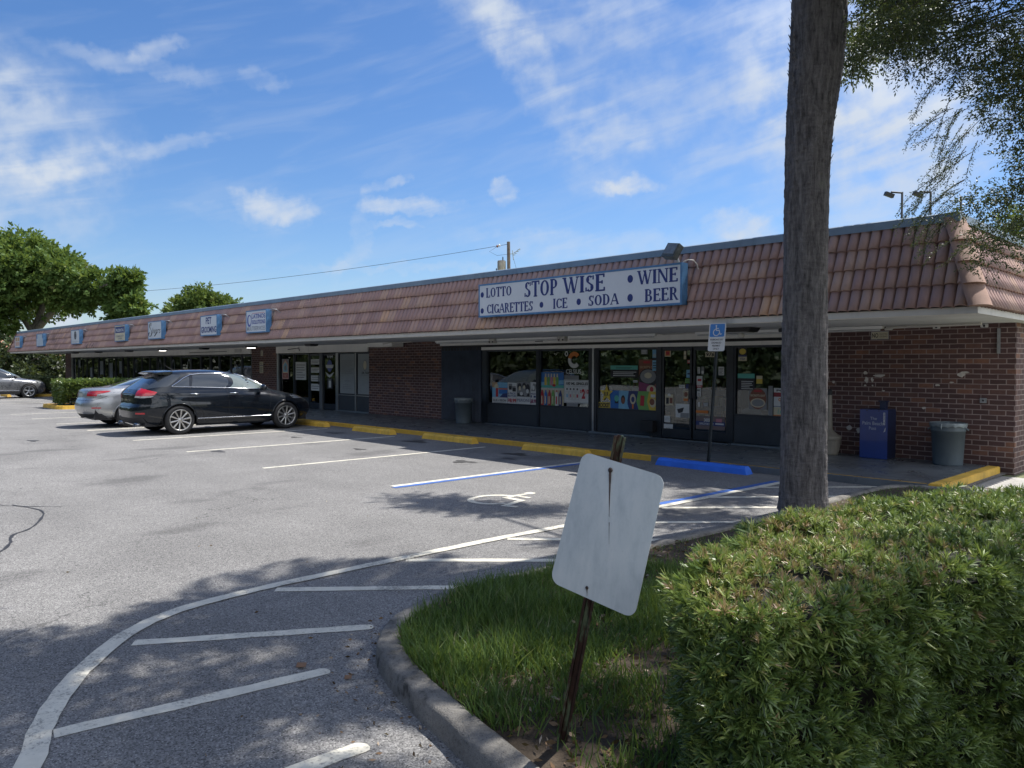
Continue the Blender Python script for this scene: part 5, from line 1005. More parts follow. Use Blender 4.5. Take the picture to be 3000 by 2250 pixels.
def common(c,root,paint,nm,arches,ra,r,wy,rim,spokes,pair,sidewins,wsh,rglass,cladding=False,roofbars=False,rw=None):
    body=skin(c,arches,ra).build('body',paint,root,world=False,fix=True)
    L=c.S['L']; W=max(w for z,w in c.S['w'])
    ub=MB(); ub.box(.25,-W+.25,.22,L-.3,W-.25,.55)
    ub.build('underbody',BLK,root,world=False)
    ar=MB()
    for ax,az in arches:
        for sgn in (-1,1):
            n=22; P=[]
            for y_ in (W-.035,W-.30):
                P.append([(ax+(ra-.004)*math.cos(math.pi*(-.08+1.16*i/n)),sgn*y_,max(.2,az+(ra-.004)*math.sin(math.pi*(-.08+1.16*i/n)))) for i in range(n+1)])
            ar.grid(P,True,sgn>0); ar.add([(ax,sgn*(W-.30),az)]+P[1],[(0,i+1,i+2) for i in range(n)],False)
    ar.build('wheel_well',BLK,root,world=False)
    lipm=paint if not cladding else pm('grey_plastic_cladding',(.04,.042,.045),.65)
    for ax,az in arches:
        K=[]
        for i in range(25):
            a=math.pi*(1.03-1.06*i/24); x=ax+ra*math.cos(a); z=max(c.S['levels'][0]+.01,az+ra*math.sin(a)); K.append(c.P(c.th_x(x,z),z,.002))
        for sg in (1,-1): MB().tube([(p.x,sg*p.y,p.z) for p in K],.014 if not cladding else .03,7).build('wheel_arch_lip',lipm,root,world=False)
    for ax in [a[0] for a in arches]:
        for sgn in (-1,1): wheel(root,ax,sgn*(wy),r,sgn,rim,spokes,pair,rr=rw)
    if wsh: 
        b_,t_=wsh; c.strip(b_,t_,.004,8).build('windscreen',GL,root,world=False,fix=True)
    if rglass: c.strip(rglass[0],rglass[1],.004,8).build('rear_window',GD,root,world=False,fix=True)
    for nm_,b_,t_,g_ in sidewins: c.sides(nm_,g_,root,b_,t_,.004,6)
    return body
def place_car(name,label,cat,x,y,L): return thing(name,label,cat,(x,y,0),R(90))
# ------------------------------------------------------------- black crossover
lv=[.20,.24,.28,.32,.37,.42,.48,.54,.60,.66,.70,.73,.76,.79,.82,.85,.875,.90,.925,.95,.97,.99,1.01,1.03,1.05,1.075,1.10,1.13,1.17,1.21,1.26,1.31,1.36,1.41,1.45,1.48,1.51,1.53,1.55,1.565,1.578,1.587,1.592]
S=dict(L=4.80,levels=lv,
 xr=[(.20,.30),(.28,.10),(.36,.03),(.48,.0),(.62,.0),(.70,.02),(.78,.05),(.90,.06),(1.0,.075),(1.08,.13),(1.16,.22),(1.28,.38),(1.40,.54),(1.48,.64),(1.53,.74),(1.565,1.05),(1.585,1.35),(1.592,1.7)],
 xf=[(.20,4.50),(.28,4.68),(.40,4.77),(.52,4.80),(.64,4.78),(.74,4.70),(.82,4.57),(.90,4.36),(.96,4.12),(1.01,3.88),(1.045,3.68),(1.10,3.52),(1.20,3.30),(1.32,3.03),(1.42,2.78),(1.50,2.52),(1.55,2.30),(1.58,2.08),(1.592,1.9)],
 w=[(.20,.84),(.26,.90),(.34,.935),(.5,.95),(.70,.955),(.85,.945),(.95,.93),(1.03,.905),(1.08,.88),(1.16,.845),(1.28,.785),(1.40,.72),(1.48,.665),(1.53,.61),(1.56,.52),(1.58,.36),(1.592,.08)],
 nf=[(.2,3.2),(.5,3.6),(.75,3.3),(.9,2.9),(1.0,2.8),(1.1,4.2),(1.4,4.5),(1.6,3)],nr=[(.2,3.6),(.5,4.4),(.8,4.6),(1.0,4.5),(1.2,4.2),(1.5,3.6),(1.6,3)])
c=Car(S); root=place_car('crossover_car','glossy black crossover with silver ten spoke wheels parked nose to the walkway','car',-20.05,6.18,4.8)
AR=[(1.0,.36),(3.80,.36)]
blk=carpaint('black_car_paint',(.006,.009,.014),.0,.22,.015)
X=lambda x,z:('x',x,z)
sw=[('quarter_window',[X(.86,1.165),X(1.08,1.165),X(1.25,1.16)],[X(.87,1.185),X(1.10,1.345),X(1.29,1.44)],GD),
 ('rear_door_window',[X(1.31,1.16),X(1.7,1.145),X(2.13,1.125)],[X(1.37,1.45),X(1.7,1.475),X(2.09,1.475)],GD),
 ('front_door_window',[X(2.25,1.12),X(2.7,1.10),X(3.12,1.085)],[X(2.20,1.475),X(2.62,1.455),X(2.92,1.33)],GL),
 ('corner_window',[X(3.16,1.083),X(3.34,1.078)],[X(3.0,1.28),X(3.34,1.082)],GL)]
ws=([('yf',0,1.07),('yf',.35,1.07),('yf',.62,1.08),('yf',.76,1.10)],[('yf',0,1.50),('yf',.25,1.50),('yf',.46,1.49),('yf',.57,1.47)])
rg=([('yr',0,1.10),('yr',.35,1.10),('yr',.66,1.12),('yr',.80,1.175)],[('yr',0,1.50),('yr',.28,1.50),('yr',.54,1.49),('yr',.665,1.46)])
common(c,root,blk,'x',AR,.405,.36,.835,ALU,10,False,sw,ws,rg,rw=.258)
# window chrome, door lines, handles
c.line([X(.84,1.172),X(1.3,1.158),X(2.2,1.122),X(2.9,1.092),X(3.40,1.072)],.009,.006,6).build('lower_window_trim',CH,root,world=False)
c.line([X(.84,1.178),X(1.0,1.275),X(1.15,1.375),X(1.33,1.455),X(1.6,1.485),X(2.1,1.488),X(2.62,1.468),X(2.94,1.345),X(3.2,1.20),X(3.40,1.075)],.016,.008,6).build('upper_window_trim',CH,root,world=False)
gap=pm('panel_gap',(.004,.004,.005),.6)
g=MB(); c.line([X(1.28,1.15),X(1.26,1.0),X(1.36,.80),X(1.52,.58),X(1.58,.44),X(1.62,.33)],.004,.001,5,mb=g); c.line([X(2.17,1.48),X(2.18,1.3),X(2.19,1.12),X(2.21,.8),X(2.20,.33)],.004,.001,5,mb=g); c.line([X(3.42,1.06),X(3.36,.8),X(3.30,.42),X(3.28,.33)],.004,.001,5,mb=g); c.line([X(1.6,.325),X(3.28,.325)],.004,.001,5,mb=g); g.build('door_seam',gap,root,world=False)
c.line([X(1.42,.385),X(2.2,.385),X(3.38,.385)],.010,.004,6).build('sill_trim',CH,root,world=False)
for x in (1.36,2.36):
    h=MB()
    for sg in (-1,1):
        y=c.pt(c.th_x(x,.99),.99).y; h.tube([(x-.11,sg*(-y+.004),.992),(x-.09,sg*(-y+.035),.998),(x+.09,sg*(-y+.035),.992),(x+.11,sg*(-y+.004),.985)],.012,8)
    h.build('door_handle',CH,root,world=False)
for sg in (-1,1):
    mi=MB(); mi.lathe([(0,-.13),(.06,-.12),(.085,-.07),(.095,0),(.085,.07),(.06,.11),(0,.12)],(3.12,sg*.985,1.12),16,'y',sx=.75,sy=.85); mi.tube([(3.14,sg*.86,1.07),(3.12,sg*.94,1.09)],.022,8); mi.build('mirror',blk,root,world=False)
# tail lamps
c.sides('tail_lamp',TLR,root,[('yr',.52,.965),('yr',.74,.955),X(.16,.95),X(.32,.955),X(.44,.985)],[('yr',.50,1.09),('yr',.66,1.115),X(.215,1.145),X(.31,1.10),X(.50,1.045)],.008,6)
c.sides('reversing_lamp',TLW,root,[('yr',.50,.915),('yr',.74,.91),X(.16,.905),X(.36,.925)],[('yr',.52,.962),('yr',.74,.952),X(.16,.947),X(.42,.955)],.007,3)
sp_=MB(); rows=[]
for y in [(-.62+1.24*i/16) for i in range(17)]:
    e=abs(y)/.62; z=1.560-.035*e**3; rows.append([(.95,y,z+.014),(.66,y,z+.006-.01*e),(.50+.05*e*e,y,z-.020),(.49+.05*e*e,y,z-.040),(.66,y,z-.06),(.85,y,z-.06)])
sp_.grid(rows,True); sp_.add(rows[0],[tuple(range(6))],False); sp_.add(rows[-1],[tuple(range(6))[::-1]],False); sp_.build('spoiler',blk,root,world=False,fix=True)
MB().box(.088,-.17,.79,.104,.17,.93,.004).build('number_plate',PL,root,world=False)
pt_=MB(); vs,fs=text_pts('IA 28',bold=.03); a_=np.array(vs); mn,mx=a_.min(0),a_.max(0); pt_.add([(.0865,.12-.24*(p[0]-mn[0])/(mx[0]-mn[0]),.82+.075*(p[1]-mn[1])/(mx[1]-mn[1])) for p in vs],fs,False); pt_.build('plate_lettering',pm('plate_green',(.05,.12,.08),.5),root,world=False)
c.line([('yr',.0,1.005),('yr',.3,1.0),('yr',.50,.985)],.012,.006,6).build('tailgate_trim',pm('dark_trim',(.05,.052,.055),.3,.6),root,world=False)
bd=MB(); bd.lathe([(0,-.006),(.05,-.006),(.055,0)],(.115,0,1.055),18,'x'); bd.lathe([(0,-.006),(.03,-.006),(.033,0)],(.112,-.38,.995),10,'x'); bd.build('badge',CH,root,world=False)
c.strip([('yr',0,.30),('yr',.5,.30),('yr',.72,.30),X(.28,.31)],[('yr',0,.43),('yr',.5,.43),('yr',.72,.43),X(.22,.40)],.004,3).build('bumper_valance',pm('bumper_black_plastic',(.02,.021,.023),.6),root,world=False)
c.sides('reflector',TLR,root,[('yr',.60,.52),('yr',.76,.52)],[('yr',.60,.56),('yr',.76,.56)],.006,2)
for sg in (-1,1): MB().lathe([(.045,-.04),(.05,-.05),(.052,.1),(.04,.1),(.038,-.04)],(.10,sg*.55,.27),16,'x',sx=1.3,sy=.8).build('exhaust_tip',ALD,root,world=False)
MB().tube([(1.15,.0,1.585),(1.02,.0,1.66),(.93,0,1.74)],[.009,.006,.004],6).build('antenna',BLK,root,world=False)
c.sides('headlamp',HL,root,[('yf',.62,.80),('yf',.80,.80),X(4.35,.83)],[('yf',.60,.88),('yf',.72,.90),X(4.18,.91)],.006,4)
c.sides('corner_lamp',AMB,root,[X(4.30,.835),X(4.42,.80)],[X(4.24,.90),X(4.34,.885)],.009,2)
c.line([('yr',.0,.70),('yr',.5,.70),X(.16,.71),X(.5,.80)],.004,.001,5).build('bumper_seam',gap,root,world=False)
st_=MB(); st_.box(2.2,-.55,.75,2.45,-.15,1.30,.05); st_.box(2.2,.15,.75,2.45,.55,1.30,.05)
# ------------------------------------------------------------- silver sedan
lv=[.20,.25,.30,.36,.42,.48,.54,.60,.66,.72,.76,.80,.83,.86,.89,.92,.945,.97,.99,1.01,1.03,1.05,1.065,1.078,1.09,1.10,1.12,1.15,1.18,1.22,1.26,1.30,1.33,1.36,1.39,1.405,1.415,1.423,1.43]
S=dict(L=4.87,levels=lv,
 xr=[(.20,.32),(.28,.14),(.38,.06),(.50,.0),(.62,.0),(.72,.03),(.80,.07),(.92,.09),(1.0,.11),(1.05,.17),(1.07,.34),(1.085,.62),(1.12,.86),(1.20,1.14),(1.28,1.40),(1.34,1.62),(1.39,1.84),(1.42,2.0),(1.43,2.15)],
 xf=[(.20,4.6),(.30,4.78),(.42,4.86),(.55,4.87),(.66,4.82),(.75,4.68),(.83,4.4),(.89,4.05),(.94,3.75),(1.0,3.55),(1.10,3.32),(1.22,3.02),(1.32,2.75),(1.39,2.5),(1.42,2.34),(1.43,2.25)],
 w=[(.20,.80),(.27,.86),(.36,.90),(.5,.915),(.68,.92),(.82,.91),(.92,.885),(1.0,.85),(1.06,.81),(1.12,.78),(1.22,.725),(1.32,.665),(1.38,.60),(1.41,.50),(1.423,.35),(1.43,.08)],
 nf=[(.2,3.2),(.6,3.2),(.9,2.8),(1.1,4),(1.45,3)],nr=[(.2,3.2),(.5,3.6),(.9,3.6),(1.05,3.2),(1.12,3.6),(1.45,3)])
c=Car(S); root=place_car('sedan_car','silver sedan parked just beyond the black crossover','car',-23.22,5.98,4.87)
sil=carpaint('silver_car_paint',(.38,.39,.40),.65,.33,.05)
sw=[('rear_door_window',[X(1.25,1.03),X(1.7,1.02),X(2.18,1.01)],[X(1.58,1.20),X(1.88,1.32),X(2.16,1.355)],GD),('front_door_window',[X(2.26,1.01),X(2.7,.995),X(3.25,.985)],[X(2.24,1.355),X(2.55,1.33),X(3.1,1.05)],GL)]
ws=([('yf',0,1.0),('yf',.35,1.0),('yf',.68,1.02)],[('yf',0,1.40),('yf',.25,1.40),('yf',.48,1.37)])
rg=([('yr',0,1.125),('yr',.3,1.125),('yr',.52,1.13),('yr',.66,1.15)],[('yr',0,1.38),('yr',.22,1.38),('yr',.4,1.37),('yr',.50,1.34)])
common(c,root,sil,'x',[(1.05,.335),(3.88,.335)],.37,.335,.80,ALU,10,False,sw,ws,rg,rw=.23)
c.sides('tail_lamp',TLR,root,[('yr',.42,.86),('yr',.66,.86),X(.12,.87),X(.30,.905),X(.58,.975)],[('yr',.42,.955),('yr',.64,.985),X(.16,.995),X(.34,1.00),X(.62,1.00)],.007,5)
c.line([('yr',.0,.99),('yr',.35,.99),('yr',.60,1.0)],.008,.006,6).build('boot_trim',CH,root,world=False)
MB().box(.078,-.16,.80,.092,.16,.93,.004).build('number_plate',PL,root,world=False)
c.strip([('yr',0,.27),('yr',.5,.27),('yr',.70,.28),X(.25,.30)],[('yr',0,.37),('yr',.5,.38),('yr',.70,.39),X(.2,.38)],.005,3).build('bumper_valance',pm('bumper_black_plastic',(.02,.021,.023),.6),root,world=False)
c.sides('reflector',TLR,root,[('yr',.62,.53),('yr',.74,.53)],[('yr',.62,.56),('yr',.74,.56)],.006,2)
c.line([('yr',.0,.74),('yr',.5,.74),X(.2,.74),X(.52,.86)],.004,.001,5).build('bumper_seam',gap,root,world=False)
c.line([X(1.2,1.02),X(1.15,.8),X(1.48,.45),X(1.52,.3)],.004,.001,5).build('door_seam',gap,root,world=False)
for sg in (-1,1):
    mi=MB(); mi.lathe([(0,-.11),(.06,-.10),(.08,-.05),(.085,0),(.07,.07),(0,.10)],(3.1,sg*.96,1.03),14,'y',sx=.75,sy=.8); mi.build('mirror',sil,root,world=False)
# ------------------------------------------------------------- grey SUV at the left edge
lv=[.20,.26,.32,.38,.45,.52,.58,.64,.70,.75,.80,.84,.87,.90,.925,.95,.97,.99,1.01,1.04,1.08,1.12,1.18,1.24,1.30,1.36,1.42,1.47,1.51,1.55,1.58,1.60,1.615,1.625,1.632]
S=dict(L=4.62,levels=lv,
 xr=[(.20,.3),(.3,.1),(.5,.0),(.75,.03),(.95,.08),(1.05,.15),(1.25,.35),(1.45,.6),(1.55,.8),(1.61,1.1),(1.632,1.5)],
 xf=[(.20,4.35),(.30,4.54),(.45,4.61),(.60,4.62),(.72,4.58),(.82,4.46),(.88,4.28),(.93,4.0),(.97,3.72),(1.01,3.55),(1.1,3.40),(1.22,3.18),(1.35,2.93),(1.48,2.65),(1.56,2.42),(1.61,2.15),(1.632,1.85)],
 w=[(.20,.84),(.28,.89),(.4,.915),(.6,.92),(.8,.915),(.92,.90),(1.0,.87),(1.08,.84),(1.2,.795),(1.35,.735),(1.48,.68),(1.56,.62),(1.6,.52),(1.62,.36),(1.632,.08)],
 nf=[(.2,3.2),(.6,3.4),(.85,3.0),(1.0,2.9),(1.1,4.2),(1.6,3)],nr=[(.2,3.6),(.9,4.4),(1.2,4.0),(1.6,3)])
c=Car(S); root=place_car('suv_car','grey SUV cut off by the left picture edge','car',-45.80,5.65,4.62)
gry=carpaint('grey_car_paint',(.19,.195,.205),.6,.3,.05)
sw=[('rear_door_window',[X(1.1,1.06),X(1.6,1.05),X(2.1,1.03)],[X(1.3,1.42),X(1.7,1.5),X(2.08,1.51)],GD),('front_door_window',[X(2.2,1.03),X(2.7,1.01),X(3.30,.995)],[X(2.18,1.51),X(2.5,1.46),X(3.15,1.10)],GD)]
ws=([('yf',0,1.03),('yf',.35,1.03),('yf',.70,1.05)],[('yf',0,1.54),('yf',.25,1.54),('yf',.52,1.50)])
rg=([('yr',0,1.10),('yr',.3,1.1),('yr',.6,1.12)],[('yr',0,1.48),('yr',.25,1.48),('yr',.5,1.45)])
common(c,root,gry,'x',[(.95,.345),(3.72,.345)],.39,.345,.81,ALD,5,True,sw,ws,rg,True,rw=.24)
pc=pm('grey_plastic_cladding',(.04,.042,.045),.65)
c.sides('sill_cladding',pc,root,[X(1.35,.21),X(2.3,.21),X(3.32,.21)],[X(1.35,.36),X(2.3,.36),X(3.32,.36)],.008,2)
c.line([X(1.3,.40),X(3.35,.38)],.012,.008,6).build('sill_trim',CH,root,world=False)
c.line([X(.9,1.03),X(2.1,1.0),X(3.42,.975)],.008,.004,6).build('lower_window_trim',CH,root,world=False)
c.sides('headlamp',HL,root,[('yf',.45,.74),('yf',.74,.74),X(4.28,.78),X(4.02,.84)],[('yf',.45,.81),('yf',.70,.82),X(4.25,.855),X(4.0,.88)],.006,4)
c.strip([('yf',0,.45),('yf',.35,.45),('yf',.5,.5)],[('yf',0,.78),('yf',.35,.78),('yf',.42,.74)],.006,4).build('grille',BLK,root,world=False)
for sg in (-1,1):
    mi=MB(); mi.lathe([(0,-.12),(.06,-.11),(.09,-.05),(.095,0),(.08,.07),(0,.11)],(3.12,sg*.975,1.07),14,'y',sx=.75,sy=.85); mi.build('mirror',BLK,root,world=False)
h=MB()
for x in (1.25,2.3):
    for sg in (-1,1): y=-c.pt(c.th_x(x,.93),.93).y; h.tube([(x-.1,sg*y,.93),(x-.08,sg*(y+.03),.933),(x+.08,sg*(y+.03),.93),(x+.1,sg*y,.925)],.011,8)
h.build('door_handle',CH,root,world=False)
g=MB(); c.line([X(2.14,1.02),X(2.15,.6),X(2.14,.38)],.004,.001,5,mb=g); c.line([X(3.30,.99),X(3.25,.7),X(3.2,.38)],.004,.001,5,mb=g); g.build('door_seam',gap,root,world=False)
# ================================================================== VEGETATION
def litter_rect(w,l):  # flat leaf
    return [(-w,0,0),(w,0,0),(w*.6,0,l),(-w*.6,0,l)],[(0,1,2,3)]
LEAF=([(0,0,0),(.5,.0,.45),(0,.10,1),(-.5,.0,.45)],[(0,1,2,3)])   # pointed oval
def leafT(l,w,bend=.15): return [(0,0,0),(w/2,l*bend,l*.5),(0,l*bend*1.6,l),(-w/2,l*bend,l*.5)],[(0,1,2,3)]
# --- clipped hedge in the foreground (podocarpus-like whorls of narrow leaves)
foot=[(-1.08,2.03),(-1.26,2.03),(-1.38,2.10),(-1.50,2.28),(-1.60,2.45),(-1.68,2.62),(-1.76,2.94),(-1.78,3.3),(-1.74,3.7),(-1.64,4.15),(-1.46,4.85),(-1.18,5.4),(-.55,6.1),(.3,7.1),(1.4,8.1),(2.2,7.4),(1.2,6.3),(.35,5.35),(-.25,4.5),(-.70,3.65),(-.90,2.9),(-.98,2.35)]
def area2(P): return sum(P[i][0]*P[(i+1)%len(P)][1]-P[(i+1)%len(P)][0]*P[i][1] for i in range(len(P)))/2
def inside(P,x,y):
    c=np.zeros(len(x),bool)
    for i in range(len(P)):
        (x1,y1),(x2,y2)=P[i],P[i-1]; m=((y1>y)!=(y2>y)); c^=m&(x<(x2-x1)*(y-y1)/((y2-y1)+1e-12)+x1)
    return c
def whorl(nl,L,w,spread,rs,droop=.2):
    V=[];F=[];tv=[]
    for k in range(nl):
        a=2*math.pi*k/nl*2.4+rs.uniform(0,.5); th=rs.uniform(*spread); l=L*rs.uniform(.7,1.15); z0=rs.uniform(-.25,.12)*L
        d=Vector((math.sin(th)*math.cos(a),math.sin(th)*math.sin(a),math.cos(th))); sd=d.cross(Vector((0,0,1))).normalized()*w/2*rs.uniform(.8,1.15); n=sd.cross(d).normalized()
        p0=Vector((0,0,z0)); p1=p0+d*l*.5+n*l*.04; p2=p0+d*l+Vector((0,0,-droop*l*math.sin(th))); b=len(V)
        V+=[(p0-sd*.5),(p0+sd*.5),(p1+sd),(p1-sd),(p2+sd*.25),(p2-sd*.25)]; F+=[(b,b+1,b+2,b+3),(b+3,b+2,b+4,b+5)]; q=rs.uniform(-.10,.10); tv+=[q,q+.03]
    return [v.to_tuple() for v in V],F,np.array(tv)
HZ0,HZ1=.09,.995
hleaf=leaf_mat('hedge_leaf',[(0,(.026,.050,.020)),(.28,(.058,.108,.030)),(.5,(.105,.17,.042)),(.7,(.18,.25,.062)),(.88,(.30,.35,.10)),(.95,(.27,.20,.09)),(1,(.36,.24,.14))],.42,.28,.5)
hroot=thing('clipped_hedge','large clipped hedge of narrow dark green leaves filling the lower right corner','hedge',(-1.3,3.2,HZ0))
rs=np.random.RandomState(21); rr_=random.Random(21)
T=[];N=[];ti=[];sc=[]
# top: raised tints paint in highlights beside the browned clipped tips
n=36000; x=rs.uniform(-1.8,2.3,n); y=rs.uniform(1.95,8.3,n); m=inside(foot,x,y); x,y=x[m],y[m]; keep=rs.rand(len(x))<np.where(y>5.2,.35,np.where(y>3.8,.6,1)); x,y=x[keep],y[keep]
bumpf=lambda x,y:.030*np.sin(3.1*x+1.3*y)+.022*np.sin(7.3*x-5.1*y+1)+.018*np.sin(13*y+4*x)
z=HZ1+bumpf(x,y)-rs.rand(len(x))**2*.09
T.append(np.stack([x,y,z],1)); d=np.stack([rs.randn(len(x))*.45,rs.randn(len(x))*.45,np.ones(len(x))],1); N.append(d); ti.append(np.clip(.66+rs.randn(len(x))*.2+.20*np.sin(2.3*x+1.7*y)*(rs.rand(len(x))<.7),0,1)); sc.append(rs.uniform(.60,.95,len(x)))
# sides: darker tints, paler toward the top
P=foot; ccw=area2(P)>0
for i in range(len(P)):
    a=np.array(P[i]); b=np.array(P[(i+1)%len(P)]); L=np.linalg.norm(b-a); vis=min(math.hypot(*a),math.hypot(*b)); 
    nn_=np.array([(b-a)[1],-(b-a)[0]])/L*(1 if ccw else -1)
    if vis>5.5: dens=250
    else: dens=2300
    k=int(L*(HZ1-HZ0)*dens); t=rs.rand(k); zz=rs.rand(k); q=a+(b-a)*t[:,None]; z=HZ0+(HZ1-HZ0)*zz
    # hollows and bulges in the clipped face
    hol=.032*np.sin(9*q[:,0]+7*q[:,1]+6*z)+.032*np.sin(5*q[:,1]-11*z+2)+.025*np.sin(17*z+13*q[:,1])-.13*np.exp(-((q[:,1]-2.75)**2+(z-.62)**2)/.006)
    dep=hol-rs.rand(k)**1.5*.07-.05*(zz<.1); rnd_top=np.clip((z-(HZ1-.10))/.06,0,1)**2*.025
    q=q+nn_*(dep-rnd_top)[:,None]; T.append(np.concatenate([q,z[:,None]],1)); up=.45+.5*rs.randn(k)
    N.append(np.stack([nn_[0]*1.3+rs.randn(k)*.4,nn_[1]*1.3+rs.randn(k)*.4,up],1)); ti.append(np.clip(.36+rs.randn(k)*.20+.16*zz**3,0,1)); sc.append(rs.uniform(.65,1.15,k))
T=np.concatenate(T); N=np.concatenate(N); ti=np.concatenate(ti); sc=np.concatenate(sc)
vr=rs.randint(0,4,len(T)); off=np.array(OFF[hroot.name])
for k in range(4):
    tv,tq,tvv=whorl(14,.047,.0066,(.2,1.25),rr_,.03); m=vr==k
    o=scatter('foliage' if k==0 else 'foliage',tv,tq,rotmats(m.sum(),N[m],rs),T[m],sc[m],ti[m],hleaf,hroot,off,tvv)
    if k==0: base=o
# join the four leaf meshes into one part
def join(objs):
    import array
    a=objs[0]; V=[];F=[];tt=[];nb_=0;sz=[]
    for o in objs:
        me=o.data; n_=len(me.vertices); v=np.empty(n_*3,np.float32); me.vertices.foreach_get('co',v); V.append(v); l=np.empty(len(me.loops),np.int32); me.loops.foreach_get('vertex_index',l); F.append(l+nb_); nb_+=n_
        t_=np.empty(len(me.polygons),np.float32); me.attributes['tint'].data.foreach_get('value',t_); tt.append(t_)
    V=np.concatenate(V);F=np.concatenate(F);tt=np.concatenate(tt); me=D.meshes.new(a.name); me.vertices.add(nb_); me.vertices.foreach_set('co',V); me.loops.add(len(F)); me.loops.foreach_set('vertex_index',F); me.polygons.add(len(F)//4); me.polygons.foreach_set('loop_start',np.arange(0,len(F),4,dtype=np.int32)); me.update(calc_edges=True)
    at=me.attributes.new('tint','FLOAT','FACE'); at.data.foreach_set('value',tt); me.materials.append(a.data.materials[0]); olds=[o.data for o in objs]; a.data=me
    for o in objs[1:]: D.objects.remove(o)
    for m_ in olds: D.meshes.remove(m_)
    a.name=a.name.split('.')[0]; return a
join([o for o in hroot.children if o.name.startswith('foliage')])
cx=sum(p[0] for p in foot)/len(foot); 
# dark stem-brown core added to block light behind the leaves
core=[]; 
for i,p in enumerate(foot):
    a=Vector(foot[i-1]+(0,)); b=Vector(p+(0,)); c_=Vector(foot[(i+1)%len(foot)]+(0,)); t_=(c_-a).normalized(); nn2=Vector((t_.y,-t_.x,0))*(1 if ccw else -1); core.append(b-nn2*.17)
MB().prism([(p.x,p.y) for p in core],'z',HZ0,HZ1-.14).build('light_block_core',pm('hedge_dark_fill',(.012,.011,.008),.9),hroot)
# --- grass on the island nose
gm=leaf_mat('grass_blade',[(0,(.035,.075,.020)),(.4,(.068,.130,.030)),(.75,(.11,.185,.045)),(.92,(.19,.22,.085)),(1,(.28,.24,.15))],.45,.35,.4)
isl=[(p.x,p.y) for p in inner]+[(9,11.2),(9,0)]
def grass(n,box,lmin,lmax,seed,dens,wid=.0032):
    rs=np.random.RandomState(seed); x=rs.uniform(box[0],box[2],n); y=rs.uniform(box[1],box[3],n); m=inside(isl,x,y)&~inside(foot,x,y); x,y=x[m],y[m]; m=rs.rand(len(x))<dens(x,y); x,y=x[m],y[m]; k=len(x)
    h=rs.uniform(lmin,lmax,k)*(.65+.5*(np.sin(4*x+1)*np.sin(5*y)+1)/2)
    lean=rs.randn(k,2)*.35; d=np.stack([lean[:,0],lean[:,1],np.ones(k)],1)
    tv=[(-wid,0,0),(wid,0,0),(wid*.85,.05,.5),(-wid*.85,.05,.5),(wid*.15,.30,.93),(-wid*.15,.30,.93)]; tv=[(a,b,c) for a,b,c in tv]; tq=[(0,1,2,3),(3,2,4,5)]
    Rm=rotmats(k,d,rs); Tm=np.stack([x,y,np.full(k,.088)],1)
    tva=np.array(tv); V=np.einsum('kij,nj->kni',Rm,tva*np.array([1,0,0])) + np.einsum('kij,nj->kni',Rm,tva*np.array([0,1,1]))*h[:,None,None]
    V+=Tm[:,None,:]; F=(np.array(tq)[None]+(np.arange(k)*6)[:,None,None]).reshape(-1)
    return V.reshape(-1,3),F,np.repeat(np.clip(rs.normal(.45,.22,k),0,1),2)
def clumpy(x,y): return np.clip(.42+.7*np.sin(6.1*x+2*y+.5)*np.sin(5.3*y-3*x+1)+.45*((x<-2.6)),.05,1)
parts=[grass(60000,(-4.3,2.3,-1.6,5.2),.06,.155,1,lambda x,y:clumpy(x,y)*np.clip(1.35-.50*(x+3.6)-.10*(y-2.5),.45,1)*(1-.5*(y>4.6))),grass(26000,(-4.2,5.0,1.5,11.6),.015,.055,2,lambda x,y:np.full(len(x),.7),.005),grass(9000,(-4.4,2.4,-2.6,4.6),.11,.21,3,lambda x,y:clumpy(x,y)*.8*(x<-2.9))]
nv=0;Vs=[];Fs=[];Ts=[]
for v_,f_,t_ in parts: Vs.append(v_);Fs.append(f_+nv);Ts.append(t_);nv+=len(v_)
V=np.concatenate(Vs);F=np.concatenate(Fs);tt=np.concatenate(Ts); me=D.meshes.new('grass'); me.vertices.add(len(V)); me.vertices.foreach_set('co',V.reshape(-1).astype(np.float32)); me.loops.add(len(F)); me.loops.foreach_set('vertex_index',F.astype(np.int32)); me.polygons.add(len(F)//4); me.polygons.foreach_set('loop_start',np.arange(0,len(F),4,dtype=np.int32)); me.update(calc_edges=True)
a=me.attributes.new('tint','FLOAT','FACE'); a.data.foreach_set('value',tt.astype(np.float32)); me.materials.append(gm); o=D.objects.new('grass',me); COL.objects.link(o); tag(o,'uneven green grass growing on the kerbed island nose','grass',kind='stuff')
# dead leaves
lm=leaf_mat('dead_leaf',[(0,(.06,.035,.02)),(.4,(.13,.08,.045)),(.75,(.25,.17,.11)),(1,(.38,.33,.27))],.8,.1,.2)
rs=np.random.RandomState(5); n=4200; x=rs.uniform(-4.2,-.9,n); y=rs.uniform(2.2,6,n); m=inside(isl,x,y)&~inside(foot,x,y); x,y=x[m],y[m]; k=len(x); tv,tq=leafT(.038,.016,.25)
o=scatter('leaf_litter',tv,tq,rotmats(k,np.stack([rs.randn(k),rs.randn(k),rs.randn(k)*.18],1),rs),np.stack([x,y,.100+.02*rs.rand(k)],1),rs.uniform(.5,1.5,k),rs.rand(k),lm); tag(o,'dry brown leaf litter scattered over the island soil','leaf litter',kind='stuff')
n=240; t_=rs.rand(n); k_i=(t_*len(outer)*.60).astype(int)+int(len(outer)*.1); px=np.array([outer[i].x for i in k_i]); py=np.array([outer[i].y for i in k_i]); nx=np.array([nrm[i].x for i in k_i]); ny=np.array([nrm[i].y for i in k_i]); dd_=np.abs(rs.randn(n))*.16+.02
x=np.concatenate([px-nx*dd_,rs.uniform(-9,-2,50)]); y=np.concatenate([py-ny*dd_,rs.uniform(.5,9,50)]); k=len(x); tv,tq=leafT(.026,.013,.2)
